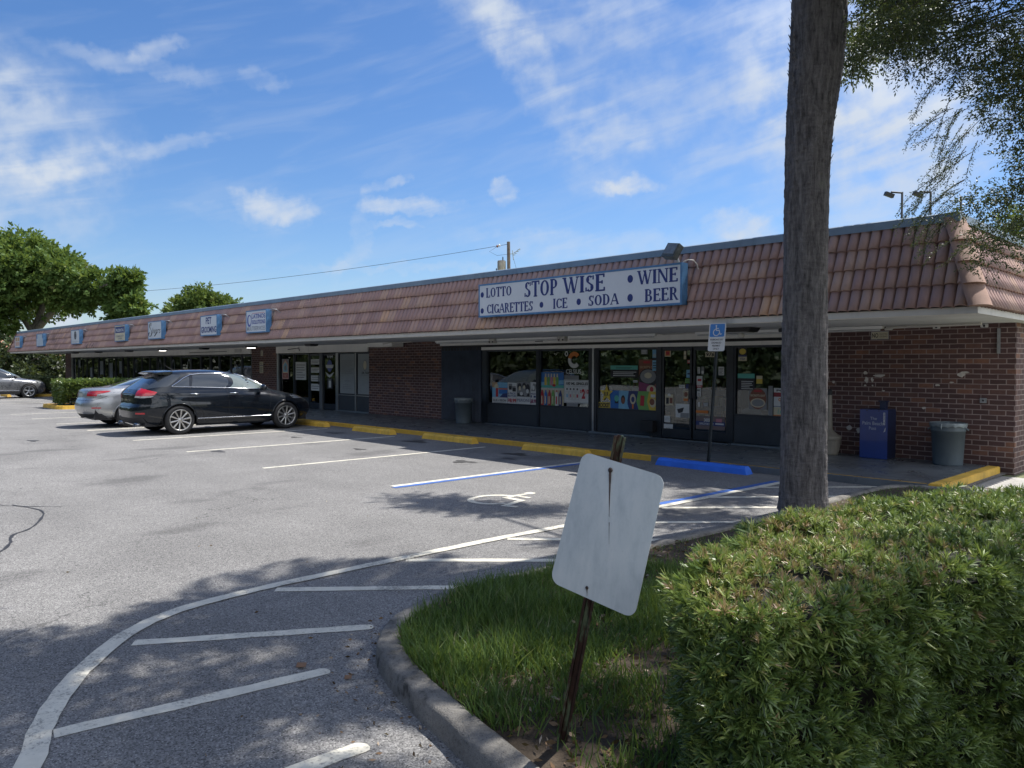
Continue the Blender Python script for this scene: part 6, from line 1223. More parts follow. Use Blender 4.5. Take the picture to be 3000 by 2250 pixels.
o=scatter('fallen_leaves',tv,tq,rotmats(k,np.stack([rs.randn(k),rs.randn(k),np.abs(rs.randn(k))*.1],1),rs),np.stack([x,y,np.full(k,.006)],1),rs.uniform(.5,1.4,k),rs.rand(k),lm); tag(o,'tiny fallen leaves and debris along the kerb gutter','leaf litter',kind='stuff')
for i,(x,y,s,l) in enumerate(((-3.62,2.25,1.5,'curled brown leaf by the kerb at the bottom edge of the photo'),(-3.95,2.15,2.2,'larger brown leaf in the gutter below the kerb curve'),(-9.05,1.22,2.4,'pale paper scrap lying out on the lot at the left edge'))):
    m=MB(); q=.024*s; m.add([(x-q,y,.012),(x-q*.2,y-q*.6,.004),(x+q,y-.1*q,.016),(x+q*.1,y+q*.55,.020)],[(0,1,2,3)]); one('fallen_leaf' if i<2 else 'paper_scrap',m,pm('curled_leaf',(.22,.12,.06),.8) if i<2 else C_['white'],l,'leaf' if i<2 else 'litter')
# --- trunks
def trunk_mesh(mb,path,rad,n=28,amp=.02,seed=0,fs=9,step=.06):
    rs=np.random.RandomState(seed); pts=catmull(path,max(2,int((Vector(path[0])-Vector(path[1])).length/step))); K=len(pts); rows=[]
    ph=rs.uniform(0,6.28,8)
    for i,p in enumerate(pts):
        t=i/(K-1); r_=lerp_tab(rad,p.z) if isinstance(rad,list) else rad; row=[]
        for j in range(n+1):
            a=2*math.pi*(j%n)/n; q=r_*(1+amp*(math.sin(3*a+ph[0]+p.z*1.1)+.7*math.sin(7*a+ph[1]-p.z*2)+.5*math.sin(13*a+p.z*fs+ph[2]))) +amp*r_*rs.uniform(-.4,.4)*(1 if j<n else 0); row.append(Vector((p.x+q*math.cos(a),p.y+q*math.sin(a),p.z)))
        row[-1]=row[0]; rows.append([v_.to_tuple() for v_ in row])
    mb.grid(rows,True); return pts
def bark(name,c1,c2,sc_=(14,14,3),st=.9,lich=.3):
    m,t=newmat(name); c=obj_co(t); n1=t.noise(t.scale(c,sc_),1.6,6,.7,.4); n2=t.noise(t.scale(c,(3,3,9)),3,5,.6)
    cc=t.ramp(t.math('ADD',t.math('MULTIPLY',n1,.8),t.math('MULTIPLY',n2,.2)),[(.36,c1),(.5,tuple((a+b)/2 for a,b in zip(c1,c2))),(.64,c2)]); l=t.mapr(t.noise(c,2.4,6,.7),.60,.70,0,lich); cc=t.mix(l,cc,(.20,.21,.15))
    w=t.mapr(t.noise(c,11,5,.7),.69,.73,0,lich); cc=t.mix(w,cc,(.36,.35,.32))
    outp(t,bsdf(t,cc,.9,0,bump(t,t.math('ADD',n1,t.math('MULTIPLY',n2,.7)),st,.03),.25)); return m
BK=bark('fibrous_palm_bark',(.046,.043,.045),(.195,.183,.182),(15,15,2.6),1.0,.3); BO=bark('oak_bark',(.04,.035,.03),(.14,.125,.11)); 
proot=thing('palm_tree','tall palm with a thick grey fibrous trunk in front of the shop front','palm tree',(-3.965,8.4,.1))
mb=MB(); rad=[(.0,.30),(.12,.275),(.3,.255),(1.0,.245),(2.5,.235),(3.8,.235),(4.4,.25),(4.9,.278),(5.4,.29),(6.3,.29),(7.4,.25),(9.8,.18)]
trunk_mesh(mb,[(-3.965,8.4,.08),(-3.965,8.4,1.6),(-3.96,8.4,3.0),(-3.94,8.4,4.2),(-3.88,8.4,5.0),(-3.85,8.4,6.0),(-3.85,8.4,8.0),(-3.85,8.4,9.8)],rad,44,.030,4,22,.03)
# leaf-base stubs that roughen the trunk outline
stb=mb; rs_=random.Random(12)
for i in range(420):
    z=rs_.uniform(3.6,6.9); a=rs_.uniform(0,6.28); r_=lerp_tab(rad,z); cx_=lerp_tab([(3.0,-3.96),(4.2,-3.94),(5.0,-3.88),(6.0,-3.85)],z); c0=Vector((cx_+r_*.97*math.cos(a),8.4+r_*.97*math.sin(a),z)); dv=Vector((math.cos(a)*.5,math.sin(a)*.5,1)).normalized(); sd_=Vector((-math.sin(a),math.cos(a),0))*.02
    e=c0+dv*rs_.uniform(.03,.06); stb.add([(c0-sd_).to_tuple(),(c0+sd_).to_tuple(),(e+sd_*.5).to_tuple(),(e-sd_*.5).to_tuple()],[(0,1,2,3)])
stb.build('trunk',BK,proot)
pfm=leaf_mat('palm_leaf',[(0,(.03,.06,.02)),(.6,(.06,.10,.03)),(.9,(.12,.14,.05)),(1,(.22,.17,.09))],.45,.25,.4)
def frond(c0,az,el,L,seed,nseg=16,leafl=.55):
    rs=random.Random(seed); d=Vector((math.cos(az)*math.cos(el),math.sin(az)*math.cos(el),math.sin(el))); p=Vector(c0); mb=MB(); pts=[p.copy()]
    for i in range(nseg):
        d=(d+Vector((0,0,-.085-.006*i))).normalized(); p=p+d*(L/nseg); pts.append(p.copy())
    mb.tube(pts,[.018*(1-i/(nseg+1))+.004 for i in range(nseg+1)],5)
    for i in range(2,nseg+1):
        dd=(pts[i]-pts[i-1]).normalized(); s_=dd.cross(Vector((0,0,1))).normalized()
        for k in range(3):
            q=pts[i-1].lerp(pts[i],k/3); ll=leafl*math.sin(math.pi*min(1,(i+1)/(nseg+2)))**.6*rs.uniform(.8,1.1)
            for sg in (-1,1):
                v=(s_*sg+dd*.8+Vector((0,0,rs.uniform(-.25,.2)))).normalized(); w=dd.cross(v).normalized(); wv=v.cross(w).normalized()*.016; m_=q+v*ll*.55; e=q+v*ll+Vector((0,0,-.12*ll)); mb.add([(q-wv*.6).to_tuple(),(m_-wv).to_tuple(),e.to_tuple(),(m_+wv).to_tuple()],[(0,1,2,3)],False)
    return mb
rs_=random.Random(77)
def add_tint(o,rs=None):
    me=o.data; a=me.attributes.new('tint','FLOAT','FACE'); a.data.foreach_set('value',np.clip(np.random.RandomState(len(me.polygons)).normal(.5,.2,len(me.polygons)),0,1).astype(np.float32)); return o
for i in range(26):
    az=i*2.399; el=R(rs_.uniform(55,75)) if i<8 else (R(rs_.uniform(10,45)) if i<18 else R(rs_.uniform(-30,5))); add_tint(frond((-3.85,8.4,9.8),az,el,rs_.uniform(1.3,1.75),i).build('frond',pfm,proot))
# --- broadleaf trees made of leafy twigs
def twig(nl,L,w,rs,tl=.22):
    V=[];F=[]
    for k in range(nl):
        t=k/max(1,nl-1); a=k*2.4+rs.uniform(-.4,.4); p=Vector((rs.uniform(-.01,.01),rs.uniform(-.01,.01),t*tl)); th=rs.uniform(.5,1.2)*(1-.4*t); d=Vector((math.sin(th)*math.cos(a),math.sin(th)*math.sin(a),math.cos(th))); s_=d.cross(Vector((rs.uniform(-1,1),rs.uniform(-1,1),.3))).normalized()*w/2; l=L*rs.uniform(.7,1.2); b=len(V)
        V+=[p,p+d*l*.5+s_,p+d*l,p+d*l*.5-s_]; F.append((b,b+1,b+2,b+3))
    return [v.to_tuple() for v in V],F
def crown(name,blobs,n,L,w,nl,mat,root,seed,tl=.22,droop=.0,tint0=.45,surf=.55,scv=(.8,1.25),light=.12,hang=None):
    """leafy twigs through the volume of each limb's foliage mass (denser near the outside), ragged outline"""
    rs=np.random.RandomState(seed); rr=random.Random(seed); vol=np.array([b[3]*b[4]*b[5] for b in blobs])**(2/3); cnt=(n*vol/vol.sum()).astype(int); T=[];N=[];ti=[]
    for b,k in zip(blobs,cnt):
        if k<1: continue
        d=rs.randn(k,3); d/=np.linalg.norm(d,axis=1,keepdims=True); q=rs.rand(k)**surf
        lump=1+.16*np.sin(5*d[:,0]+b[0])*np.sin(4*d[:,1]+b[1]*2)+.14*np.sin(9*d[:,2]+3*d[:,0]+b[2])+rs.randn(k)*.05
        p=d*(q*lump)[:,None]*np.array(b[3:6])+np.array(b[:3]); T.append(p); N.append(d*np.array([1,1,.8])+rs.randn(k,3)*.55+np.array([0,0,-droop])); ti.append(np.clip(tint0+rs.randn(k)*.17+rs.randn()*.08+light*d[:,2]*0,0,1))
    if hang is not None: T.append(hang[0]); N.append(hang[1]); ti.append(np.clip(tint0+rs.randn(len(hang[0]))*.17,0,1))
    T=np.concatenate(T);N=np.concatenate(N);ti=np.concatenate(ti); vr=rs.randint(0,3,len(T)); obs=[]
    for k in range(3):
        tv,tq=twig(nl,L,w,rr,tl); m=vr==k; obs.append(scatter(name,tv,tq,rotmats(m.sum(),N[m],rs),T[m],rs.uniform(*scv,m.sum()),ti[m],mat,root,np.array(OFF[root.name]),np.clip(np.array([rr.uniform(-.12,.12) for _ in tq]),-1,1)))
    return join(obs)
def limb(mb,pts,r0,r1,n=10):
    P=catmull(pts,5); k=len(P); mb.tube(P,[r0+(r1-r0)*i/(k-1) for i in range(k)],n)
OAK=leaf_mat('oak_leaf',[(0,(.030,.046,.024)),(.35,(.048,.070,.032)),(.65,(.075,.10,.042)),(.9,(.12,.145,.06)),(1,(.17,.14,.09))],.5,.16,.35)
oroot=thing('live_oak','big live oak whose dark drooping leafy branches fill the upper right corner','tree',(1.9,8.4,.1))
mb=MB(); limb(mb,[(1.9,8.4,.05),(1.8,8.3,1.4),(1.7,8.2,2.6)],.34,.27,16); 
limb(mb,[(1.7,8.2,2.5),(.9,8.0,4.0),(-.3,8.2,5.4),(-1.8,8.6,6.0),(-3.0,8.4,6.2)],.19,.05); limb(mb,[(1.7,8.2,2.5),(1.6,6.6,4.4),(.8,4.8,6.0),(-.6,3.8,7.0),(-2.2,3.4,7.2)],.20,.05); limb(mb,[(1.7,8.2,2.5),(2.6,9.2,4.4),(2.0,10.6,6),(.5,11.4,6.8)],.17,.05)
limb(mb,[(.9,8.0,4.0),(-.4,9.3,4.7),(-1.6,10.2,4.6),(-2.3,10.3,4.2)],.09,.02); limb(mb,[(1.6,6.6,4.4),(-.1,6.2,6),(-1.8,6.2,6.8),(-3.4,5.6,7.1)],.11,.03); limb(mb,[(.8,4.8,6),(-.6,4.4,6.9),(-2.6,4.8,7.3),(-4.2,5.6,7.3)],.10,.03); limb(mb,[(-.3,8.2,5.6),(-1.6,9.2,7.9),(-3.6,10.2,8.4),(-6.2,10.7,8.4)],.08,.02)
mb.build('trunk',BO,oroot)
# foliage masses: (x,y,z, rx,ry,rz)
vis=[(-3.33,8.66,5.42,.34,.34,.20),(-2.98,8.56,5.22,.36,.36,.26),(-2.61,8.66,5.18,.42,.42,.32),(-2.2,8.65,5.02,.50,.5,.5),(-2.15,9.15,4.6,.42,.5,.5),(-1.95,8.85,4.5,.5,.55,.55),(-1.85,9.5,3.95,.42,.5,.5),(-3.27,8.58,5.02,.16,.16,.20),(-2.95,8.59,4.86,.17,.15,.20),(-2.62,8.85,4.83,.22,.22,.22),(-2.05,9.9,3.6,.30,.4,.42),(-2.35,10.15,3.3,.20,.25,.22),(-2.15,10.2,3.0,.14,.2,.2),(-2.42,9.28,3.05,.17,.19,.15),(-2.36,9.34,2.84,.12,.13,.11),(-2.50,9.15,2.72,.07,.08,.06),(-2.30,9.42,3.20,.22,.22,.2),(-2.48,9.2,3.45,.2,.22,.16),(-2.2,9.45,3.5,.25,.25,.22),(-3.1,8.5,5.95,.7,.6,.35),(-2.2,8.6,6.0,.9,.8,.5),(-1.2,9.1,4.6,.9,1.0,1.1),(-1.3,9.8,3.6,.55,.8,.9),(-.4,9.4,5.5,1.3,1.4,1.4),(.9,9.0,5.6,1.5,1.6,1.3)]
SH=[(-4.3,3.45,.25),(-3.65,3.2,.42),(-3.1,3.5,.35),(-3.6,4.5,.42),(-2.4,2.6,.3),(-.8,2.0,.4),(-.3,3.4,.6),(-4.7,7.5,.6),(-5.2,8.9,.55),(-3.7,6.4,.7),(-4.9,5.7,.28),(-6.3,9.6,.4),(-2.6,5.4,.6),(-.5,6,1.0),(-2.2,3.7,.3)]
_P=[(-8.5,-1.2),(-8.5,.2),(-6.6,.75),(-5.6,1.0),(-5.35,1.25),(-5.25,1.6),(-5.65,2.1),(-5.6,2.45),(-5.15,2.8),(-4.65,3.1),(-4.3,3.05),(-3.9,2.5),(-3.4,2.3),(-2.2,1.95),(-1.6,-1.2)]  # outline of the shade wanted on the lot
_H=[(-4.63,1.42,.26),(-4.5,1.82,.22),(-4.2,2.05,.2),(-4.15,2.9,.18),(-3.94,1.42,.13),(-3.15,1.74,.16),(-3.05,2.04,.1),(-4.4,2.45,.12),(-3.6,.95,.12)]
_r=np.random.RandomState(4); _x,_y=np.meshgrid(np.arange(-8.5,-1.6,.30),np.arange(-1.2,3.2,.30)); _x=(_x+_r.randn(*_x.shape)*.07).ravel(); _y=(_y+_r.randn(*_y.shape)*.07).ravel()
_m=inside(_P,_x,_y)
for a_,b_,c_ in _H: _m&=(_x-a_)**2+(_y-b_)**2>c_*c_
_m&=_r.rand(len(_x))>.03
canopy=[(a+.10*7.1,b+.555*7.1,7.1,.23,.23,.16) for a,b in zip(_x[_m],_y[_m])]  # unseen oak leaves shaped from that outline to shade the lot
over=[(x+.10*7.1+.0,y+.555*7.1,7.1,q,q,.35) for x,y,q in SH]+[(-7.35+.83,6.05+4.6,8.3,.55,.4,.22),(-6.75+.83,6.25+4.6,8.3,.4,.35,.2),(-7.9+.83,5.95+4.6,8.3,.35,.2,.15),(-6.3+.83,6.6+4.6,8.4,.3,.3,.2)]; patchA=over[-4:]; over=over[:-4]  # unseen leaf masses placed so their shade lands on chosen ground spots
rs=np.random.RandomState(9); hp=[];hn=[];stems=[]
for (x0,y0,z0,dx,dy,dz,L) in ((-3.0, 9.98, 4.84, -0.68, -0.58, -0.39, 0.6), (-2.9, 10.07, 4.63, -0.59, -0.51, -0.62, 0.75), (-2.84, 10.13, 4.44, -0.51, -0.44, -0.76, 0.8), (-2.82, 10.14, 4.27, -0.41, -0.36, -0.87, 0.7), (-2.79, 10.16, 4.11, -0.62, -0.54, -0.55, 0.9), (-2.79, 10.16, 3.92, -0.7, -0.6, -0.31, 0.95), (-2.82, 10.11, 3.73, -0.68, -0.58, -0.39, 0.95), (-2.8, 10.13, 3.57, -0.62, -0.54, -0.55, 0.8), (-2.74, 10.19, 3.41, -0.7, -0.6, -0.31, 0.7), (-3.08, 9.9, 5.03, -0.46, -0.4, -0.82, 0.55), (-2.96, 10.01, 4.71, -0.36, -0.31, -0.92, 0.8), (-3.01, 9.92, 3.84, -0.65, -0.56, -0.47, 0.75), (-3.12, 9.8, 3.57, -0.59, -0.51, -0.62, 0.5), (-2.67, 10.27, 3.68, -0.62, -0.54, -0.55, 0.8), (-2.95, 10.01, 4.22, -0.71, -0.61, -0.22, 0.6)):
  for rep in range(3):
    p=np.array([x0,y0,z0])+rs.randn(3)*.10; d=np.array([dx,dy,dz],float)+rs.randn(3)*.18; d/=np.linalg.norm(d)
    _st=[p.copy()]
    for i in range(int(L*26)):
        d=d+np.array([0,0,-.045]); d/=np.linalg.norm(d); p=p+d*.032; _st.append(p.copy()); hp.append(p.copy()); hn.append(d+rs.randn(3)*.35)
    stems.append(_st)
hang=(np.array(hp),np.array(hn))
tm_=MB()
for q in stems: tm_.tube([tuple(k) for k in q[::3]],[.0045*(1-.8*i/len(q[::3])) for i in range(len(q[::3]))],5,False)
_rt=random.Random(4)
for b in vis[:12]:
    for k in range(7):
        e=Vector(b[:3])+Vector((_rt.uniform(-1,1)*b[3],_rt.uniform(-1,1)*b[4],_rt.uniform(-1,.6)*b[5])); c=Vector((e.x+.7,e.y+.55,e.z+_rt.uniform(.2,.6))); tm_.tube(catmull([tuple(c),tuple((c+e)/2+Vector((0,0,.08))),tuple(e)],4),[.009-.007*i/8 for i in range(9)],5,False)
tm_.build('twigs',BO,oroot)
crown('crown',vis,17500,.044,.018,9,OAK,oroot,3,.15,.25,.42,.55,(.6,1.1),hang=(hang[0][:0],hang[1][:0]))
fs_=crown('hanging_sprays',[(-2.0,9.6,4.2,.35,.45,.9)],420,.030,.012,7,OAK,oroot,13,.09,.5,.55,.8,(.7,1.1),hang=hang)
crown('shade_canopy',canopy,14000,.085,.034,10,OAK,oroot,8,.16,.1,.42,.6,(.7,1.1)); crown('shade_crown',over,5200,.085,.034,10,OAK,oroot,4,.26,.1,.42,.6)
crown('shade_branch_leaves',patchA,620,.10,.038,10,OAK,oroot,6,.30,.1,.42,.6)  # unseen branch leaves added to cast one patch of shade
# --- trees beyond the far end of the shops
BG=leaf_mat('broad_leaf',[(0,(.038,.075,.022)),(.35,(.065,.12,.03)),(.65,(.11,.175,.045)),(.85,(.17,.23,.06)),(1,(.21,.21,.08))],.6,.30,.2)
BG2=leaf_mat('pale_broad_leaf',[(0,(.04,.075,.02)),(.4,(.075,.125,.03)),(.75,(.13,.18,.05)),(1,(.20,.15,.07))],.6,.3,.2)
BT=bark('pale_grey_bark',(.11,.10,.085),(.26,.24,.20),(6,6,1.5),.5,.2)
def tree(label,base,blobs,limbs,n,L,w,mat,seed,group='trees beyond the shops',nl=8,tl=.4,bark_=None):
    r=thing('broadleaf_tree',label,'tree',base,0,group); mb=MB()
    for l in limbs: limb(mb,*l)
    mb.build('trunk',bark_ or BT,r); crown('crown',blobs,n,L,w,nl,mat,r,seed,tl,.1,.45,.45); return r
b=[(-71,13.5,8.0,4.6,4.5,2.6),(-68.2,15.0,8.9,2.6,2.6,1.8),(-65.6,16.4,8.2,1.9,2.0,1.4),(-63.9,17.4,7.6,1.5,1.6,1.15),(-73,10,9.9,4,4,2.2),(-70,14.3,10.6,2.3,2.3,1.2),(-72,9,6.4,3.6,3.4,2.2),(-66.4,16.4,6.9,1.7,1.8,.9),(-76,8,8,4,4,3.4),(-66.8,16.2,9.4,1.3,1.3,.8),(-64.6,17.0,6.5,1.0,1.0,.7),(-70.5,12,4.9,2.0,2.0,1.2)]
tree('huge spreading tree with layered green foliage beyond the left end of the roof',(-71,15,0),b,[([(-71,15,0),(-70.5,15,2.5),(-70,15,4.5)],.55,.42,12),([(-70,15,4.2),(-67.5,16,6),(-64,17.2,7.2),(-62,18,7.6)],.30,.08),([(-70,15,4.2),(-70.5,13.5,7),(-71,12,10)],.32,.08),([(-70,15,4.2),(-68,15.5,7.5),(-67,15.5,10)],.28,.07),([(-70.5,15,3),(-73,11,5),(-76,8,8)],.26,.08)],10500,.34,.19,BG,31,tl=.5)
b=[(-62.4,19.2,7.6,1.15,1.15,1.0),(-61.9,19.5,8.1,.8,.8,.6),(-62.2,19.2,5.5,1.1,1.1,1.0),(-61.2,19.6,6.0,.9,.9,.8),(-62.6,19,6.6,.8,.8,.7)]
tree('slim light green tree beside the huge tree behind the roof edge',(-62.6,19.2,0),b,[([(-62.9,19,0),(-63.0,19,3.5),(-62.5,19.2,6.5),(-62.2,19.3,8)],.15,.05)],1100,.34,.18,BG,32)
b=[(-56.3,21.6,5.2,1.5,1.5,1.2),(-55.3,22.2,6.0,1.3,1.3,1.1),(-53.9,23.2,5.5,1.2,1.2,.95),(-56.9,21.2,4.3,.8,.8,.6),(-54.6,22.8,4.4,1.9,1.9,1.0)]
tree('round tree top rising behind the roof between the script sign and the grooming sign',(-55.3,22.3,0),b,[([(-55.3,22.3,0),(-55.3,22.3,3),(-55.2,22.3,5.5)],.18,.05),([(-55.3,22.3,3),(-56.2,21.8,5.4)],.08,.03)],2300,.28,.13,BG2,33)
b=[(-5.45,23.3,4.6,.9,.9,.9),(-4.8,23.8,5.2,1.1,1.1,.9),(-5.0,23.6,3.6,1.2,1.2,.8),(-3.5,24.5,5,1.6,1.6,1.6)]
tree('bright yellow green tree behind the right end of the roof',(-4.9,24.0,0),b,[([(-4.9,24.0,0),(-4.9,24,3),(-4.7,24,5)],.15,.05)],2000,.12,.055,BG2,34)
b=[(-64.5,12,1.8,2.2,2.0,1.4),(-67,10,2.4,2.4,2.4,1.8),(-61.6,15,1.4,1.2,1.8,1.2),(-70,7,2.5,2.5,2.5,2.0),(-63.2,13.5,2.8,1.5,1.6,.7),(-75,5,2.5,3,3,2.2),(-61.5,13,.9,1.2,1.4,.8)]
tree('dark dense shrubs in the shade under the far left roof end',(-65,11,0),b,[([(-65,11,0),(-65,11,2)],.1,.05),([(-66,12,0),(-63.5,13,1.6),(-62,13.5,2.2)],.09,.05)],5200,.24,.12,OAK,35,'low planting beyond the shops')
# --- far house
r=thing('far_house','orange tiled house roof showing behind the far trees','house',(-87,14,0)); B(-92,9,0,-83,19,2.6).build('wall',pm('house_cream_stucco',(.42,.33,.24),.8,var=.1),r)
h=MB(); h.add([(-93,8,2.5),(-82,8,2.5),(-82,20,2.5),(-93,20,2.5),(-89.5,12,4.5),(-85.5,12,4.5),(-85.5,16,4.5),(-89.5,16,4.5)],[(0,1,5,4),(1,2,6,5),(2,3,7,6),(3,0,4,7),(4,5,6,7),(3,2,1,0)]); h.build('roof',pm('orange_house_tile',(.34,.17,.11),.8,var=.3,vs=3,bs=.4,bsc=8),r); B(-87.5,8.9,.9,-86.2,8.99,2.0).build('window',M['glass'],r)
r=thing('far_building','low tan roofed building seen under the far left canopy','house',(-76,24,0)); B(-80,22,0,-70,32,2.6).build('wall',pm('tan_stucco',(.34,.27,.20),.8,var=.1),r); h=MB(); h.add([(-81,21,2.5),(-69,21,2.5),(-69,33,2.5),(-81,33,2.5),(-75,27,4.3)],[(0,1,4),(1,2,4),(2,3,4),(3,0,4)]); h.build('roof',pm('tan_tile_roof',(.30,.19,.14),.8,var=.3,vs=3,bs=.3,bsc=8),r)
# --- small hedges in the lot
def box_hedge(label,x0,y0,x1,y1,z0,z1,n,seed,mat,kerb=True):
    r=thing('box_hedge',label,'hedge',((x0+x1)/2,(y0+y1)/2,z0),0); rs=np.random.RandomState(seed); T=[];N=[]
    for k in range(n):
        f_=rs.choice(5,p=[.3,.22,.18,.15,.15]); x,y,z=rs.uniform(x0,x1),rs.uniform(y0,y1),z0+(z1-z0)*rs.rand()**.7
        d=[0,0,1]
        if f_==0: z=z1-rs.rand()*.06
        elif f_==1: x=x1-rs.rand()*.10; d=[1,0,.3]
        elif f_==2: y=y0+rs.rand()*.10; d=[0,-1,.3]
        elif f_==3: x=x0+rs.rand()*.1; d=[-1,0,.3]
        if z<z0+.3: x=(x0+x1)/2+(x-(x0+x1)/2)*.72; 
        T.append((x+rs.randn()*.02,y+rs.randn()*.02,z+rs.randn()*.02)); N.append(np.array(d)+rs.randn(3)*.6)
    T=np.array(T);N=np.array(N); tv,tq=twig(6,.075,.05,random.Random(seed),.09); scatter('foliage',tv,tq,rotmats(n,N,rs),T,rs.uniform(.7,1.3,n),np.clip(.5+rs.randn(n)*.2,0,1),mat,r,np.array(OFF[r.name]))
    st=MB(); rr=random.Random(seed)
    for i in range(26):
        x,y=rr.uniform(x0+.25,x1-.25),rr.uniform(y0+.2,y1-.2); st.tube([(x,y,z0-.05),(x+rr.uniform(-.1,.1),y+rr.uniform(-.1,.1),z1-.2)],[.018,.008],5)
    st.build('stems',BT,r); B(x0+.18,y0+.18,z0+.15,x1-.18,y1-.18,z1-.12).build('light_block_fill',pm('hedge_dark_fill',(.012,.011,.008),.9),r); return r  # dark block added inside to stop light passing through the leaves
HB=leaf_mat('box_hedge_leaf',[(0,(.035,.07,.018)),(.5,(.085,.14,.035)),(.85,(.15,.20,.055)),(1,(.22,.24,.10))],.3,.3,.6)
box_hedge('clipped light green hedge on a yellow kerbed island left of the silver sedan',-34.75,8.1,-33.15,11.3,.14,1.02,5200,41,HB)
box_hedge('dark low hedge strip between the grey SUV and the far shops',-52.0,10.3,-46.9,11.2,.12,.95,2600,42,OAK)
box_hedge('dark low planting strip in front of the office windows',-28.9,11.9,-26.2,12.6,.1,.62,2200,43,OAK)
def kerb_island(x0,y0,x1,y1,label=None):
    q=.28; o=[(cx+q*math.cos(R(a0+90*i/4)),cy+q*math.sin(R(a0+90*i/4))) for cx,cy,a0 in ((x1-q,y0+q,-90),(x1-q,y1-q,0),(x0+q,y1-q,90),(x0+q,y0+q,180)) for i in range(5)]
    ii=[(x+(-.12 if x>(x0+x1)/2 else .12),y+(-.12 if y>(y0+y1)/2 else .12)) for x,y in o]; n=len(o); m=MB()
    V=[(x,y,0) for x,y in o]+[(x+(.02 if x<(x0+x1)/2 else -.02),y+(.02 if y<(y0+y1)/2 else -.02),.13) for x,y in o]+[(x,y,.135) for x,y in ii]+[(x,y,.05) for x,y in ii]
    m.add(V,[(k*n+i,k*n+(i+1)%n,(k+1)*n+(i+1)%n,(k+1)*n+i) for k in range(3) for i in range(n)],False); struct('yellow_kerb_island',m,M['ylw_bright']); struct('island_soil',MB().add([(x,y,.10) for x,y in ii],[tuple(range(n))]),M['soil'])
kerb_island(-35.2,7.75,-32.75,11.29); kerb_island(-52.6,9.9,-46.4,11.29)
# --- utility pole and lights behind the roof
r=thing('utility_pole','wooden utility pole with a rusty transformer behind the roof','utility pole',(-43.6,41.6,0)); wd=pm('pole_wood',(.17,.135,.11),.85,var=.3,vs=4,bs=.3)
MB().tube([(-43.35,41.6,0),(-43.55,41.6,8),(-43.62,41.6,11.35)],[.17,.14,.125],12).build('pole',wd,r)
tm=pm('rusty_transformer_paint',(.38,.34,.27),.6,.2,var=.3,vs=3,stain=.8)
def px2w(dx,dz): return Vector((-43.6+.694*dx,41.6+.72*dx,11.28+dz))
t0=px2w(-.55,-2.45); MB().lathe([(0,0),(.31,0),(.33,.03),(.33,.98),(.29,1.05),(0,1.09)],t0.to_tuple(),18).build('transformer',tm,r)
t1=px2w(-.72,-3.75); MB().lathe([(0,0),(.48,0),(.50,.04),(.50,1.12),(.30,1.2),(0,1.22)],t1.to_tuple(),18).build('transformer',tm,r)
for dx,dz in ((-.45,-1.40),(-.95,-2.3)):
    p=px2w(dx,dz); MB().lathe([(.02,0),(.06,.05),(.03,.08),(.06,.13),(.03,.16),(.055,.21),(.02,.3),(0,.34)],p.to_tuple(),10).build('insulator',BLK,r)
for dx,dz,c_ in ((-.88,-.28,C_['brown']),(-.72,-.22,C_['white'])):
    p=px2w(dx,dz); MB().lathe([(0,-.05),(.08,-.05),(.11,0),(.08,.03),(.04,.05),(0,.05)],p.to_tuple(),12,'x').build('insulator',c_,r)
f_=px2w(.75,-.75); m=MB()
for k in range(4): m.lathe([(.02,-.03),(.13,0),(.02,.03)],(px2w(.42+.13*k,-.75+.22*(k-1.5)*.6)).to_tuple(),10)
m.tube([px2w(.0,-.9),px2w(.35,-.85),px2w(.9,-.45)],.025,6); m.tube([px2w(.3,-.6),px2w(.38,-1.35)],.03,6); m.build('fuse_switch',pm('pale_porcelain',(.40,.45,.43),.4),r)
m=MB(); m.tube([px2w(.4,-1.3),px2w(.6,-2.0),px2w(.95,-3.2)],.012,5); m.tube([px2w(-.9,-.3),px2w(-1.5,-.7),px2w(-.9,-1.0),px2w(-.1,-.9)],.012,5); m.build('jumper_wire',BLK,r)
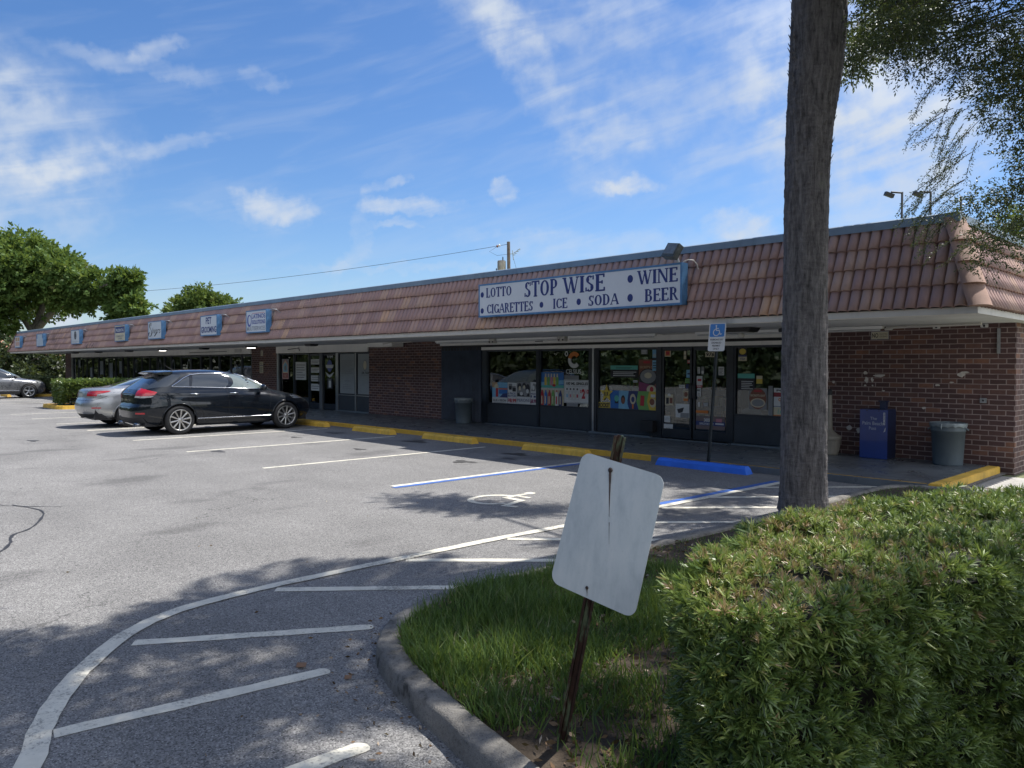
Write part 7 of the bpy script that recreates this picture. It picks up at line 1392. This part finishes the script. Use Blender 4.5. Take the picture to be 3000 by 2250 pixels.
far=Vector((-100,13,8.6)); a0=px2w(-.05,-.12); pts=[]
for i in range(41):
    t=i/40; p=a0.lerp(far,t); p.z-=2.3*4*t*(1-t)*.5; pts.append(p)
one('overhead_wire',MB().tube(pts,.016,5),BLK,'long thin overhead wire sagging left from the utility pole','wire')
for x,y,z,l,hd in ((-10.44,29.76,8.06,'left light pole with a box lamp above the right roof',1),(-9.72,30.51,8.08,'second light pole half hidden by oak sprays',1),(-8.95,31.29,7.9,'bare thin mast nearest the roof corner',0)):
    r=thing('light_pole' if hd else 'mast',l,'light pole' if hd else 'mast',(x,y,0),0,'poles behind the right end of the roof'); MB().tube([(x,y,0),(x,y,z)],.04,8).build('pole',pm('dark_pole_metal',(.09,.085,.085),.5,.4),r)
    if hd: MB().tube([(x,y,z-.03),(x-.28,y-.29,z)],.035,6).build('arm',BLK,r); m=MB(); tilted_box(m,Vector((x-.33,y-.34,z-.1)),.16,.09,.07,Euler((R(8),R(20),R(46))).to_matrix()); m.build('lamp_head',BLK,r)
# --- woodland across the road behind the viewer (seen only as reflection)
rs=np.random.RandomState(55); bl=[]
for i in range(46):
    x=-98+i*3.4; bl.append((x,-34+rs.randn()*2.5,2.6+rs.rand()*3.2,3.4,2.6,2.8+rs.rand()*1.8)); bl.append((x+1.5,-36+rs.randn()*2,8.5+rs.rand()*2.5,3.6,2.8,3.2+rs.rand()*1.8))
bl+=[(-104+rs.randn()*2,-36+i*3.2,3.2+rs.rand()*2,3,2.8,3.6) for i in range(15)]
bl+=[(-98+i*2.6,-24+rs.randn()*.4,1.0,1.8,1.1,1.2) for i in range(60)]
wr=thing('far_woodland','dense dark green woodland across the road behind the viewer','woodland',(-20,-34,0)); o=crown('foliage_mass',bl,26000,.75,.45,6,OAK,wr,56,1.1,0,.35,.4)
tk=MB()
for i in range(30): x=-96+i*5; tk.tube([(x,-33.5,0),(x+rs.randn()*.3,-33.5,4)],[.25,.15],7)
tk.build('trunks',BT,wr); wr['kind']='stuff'
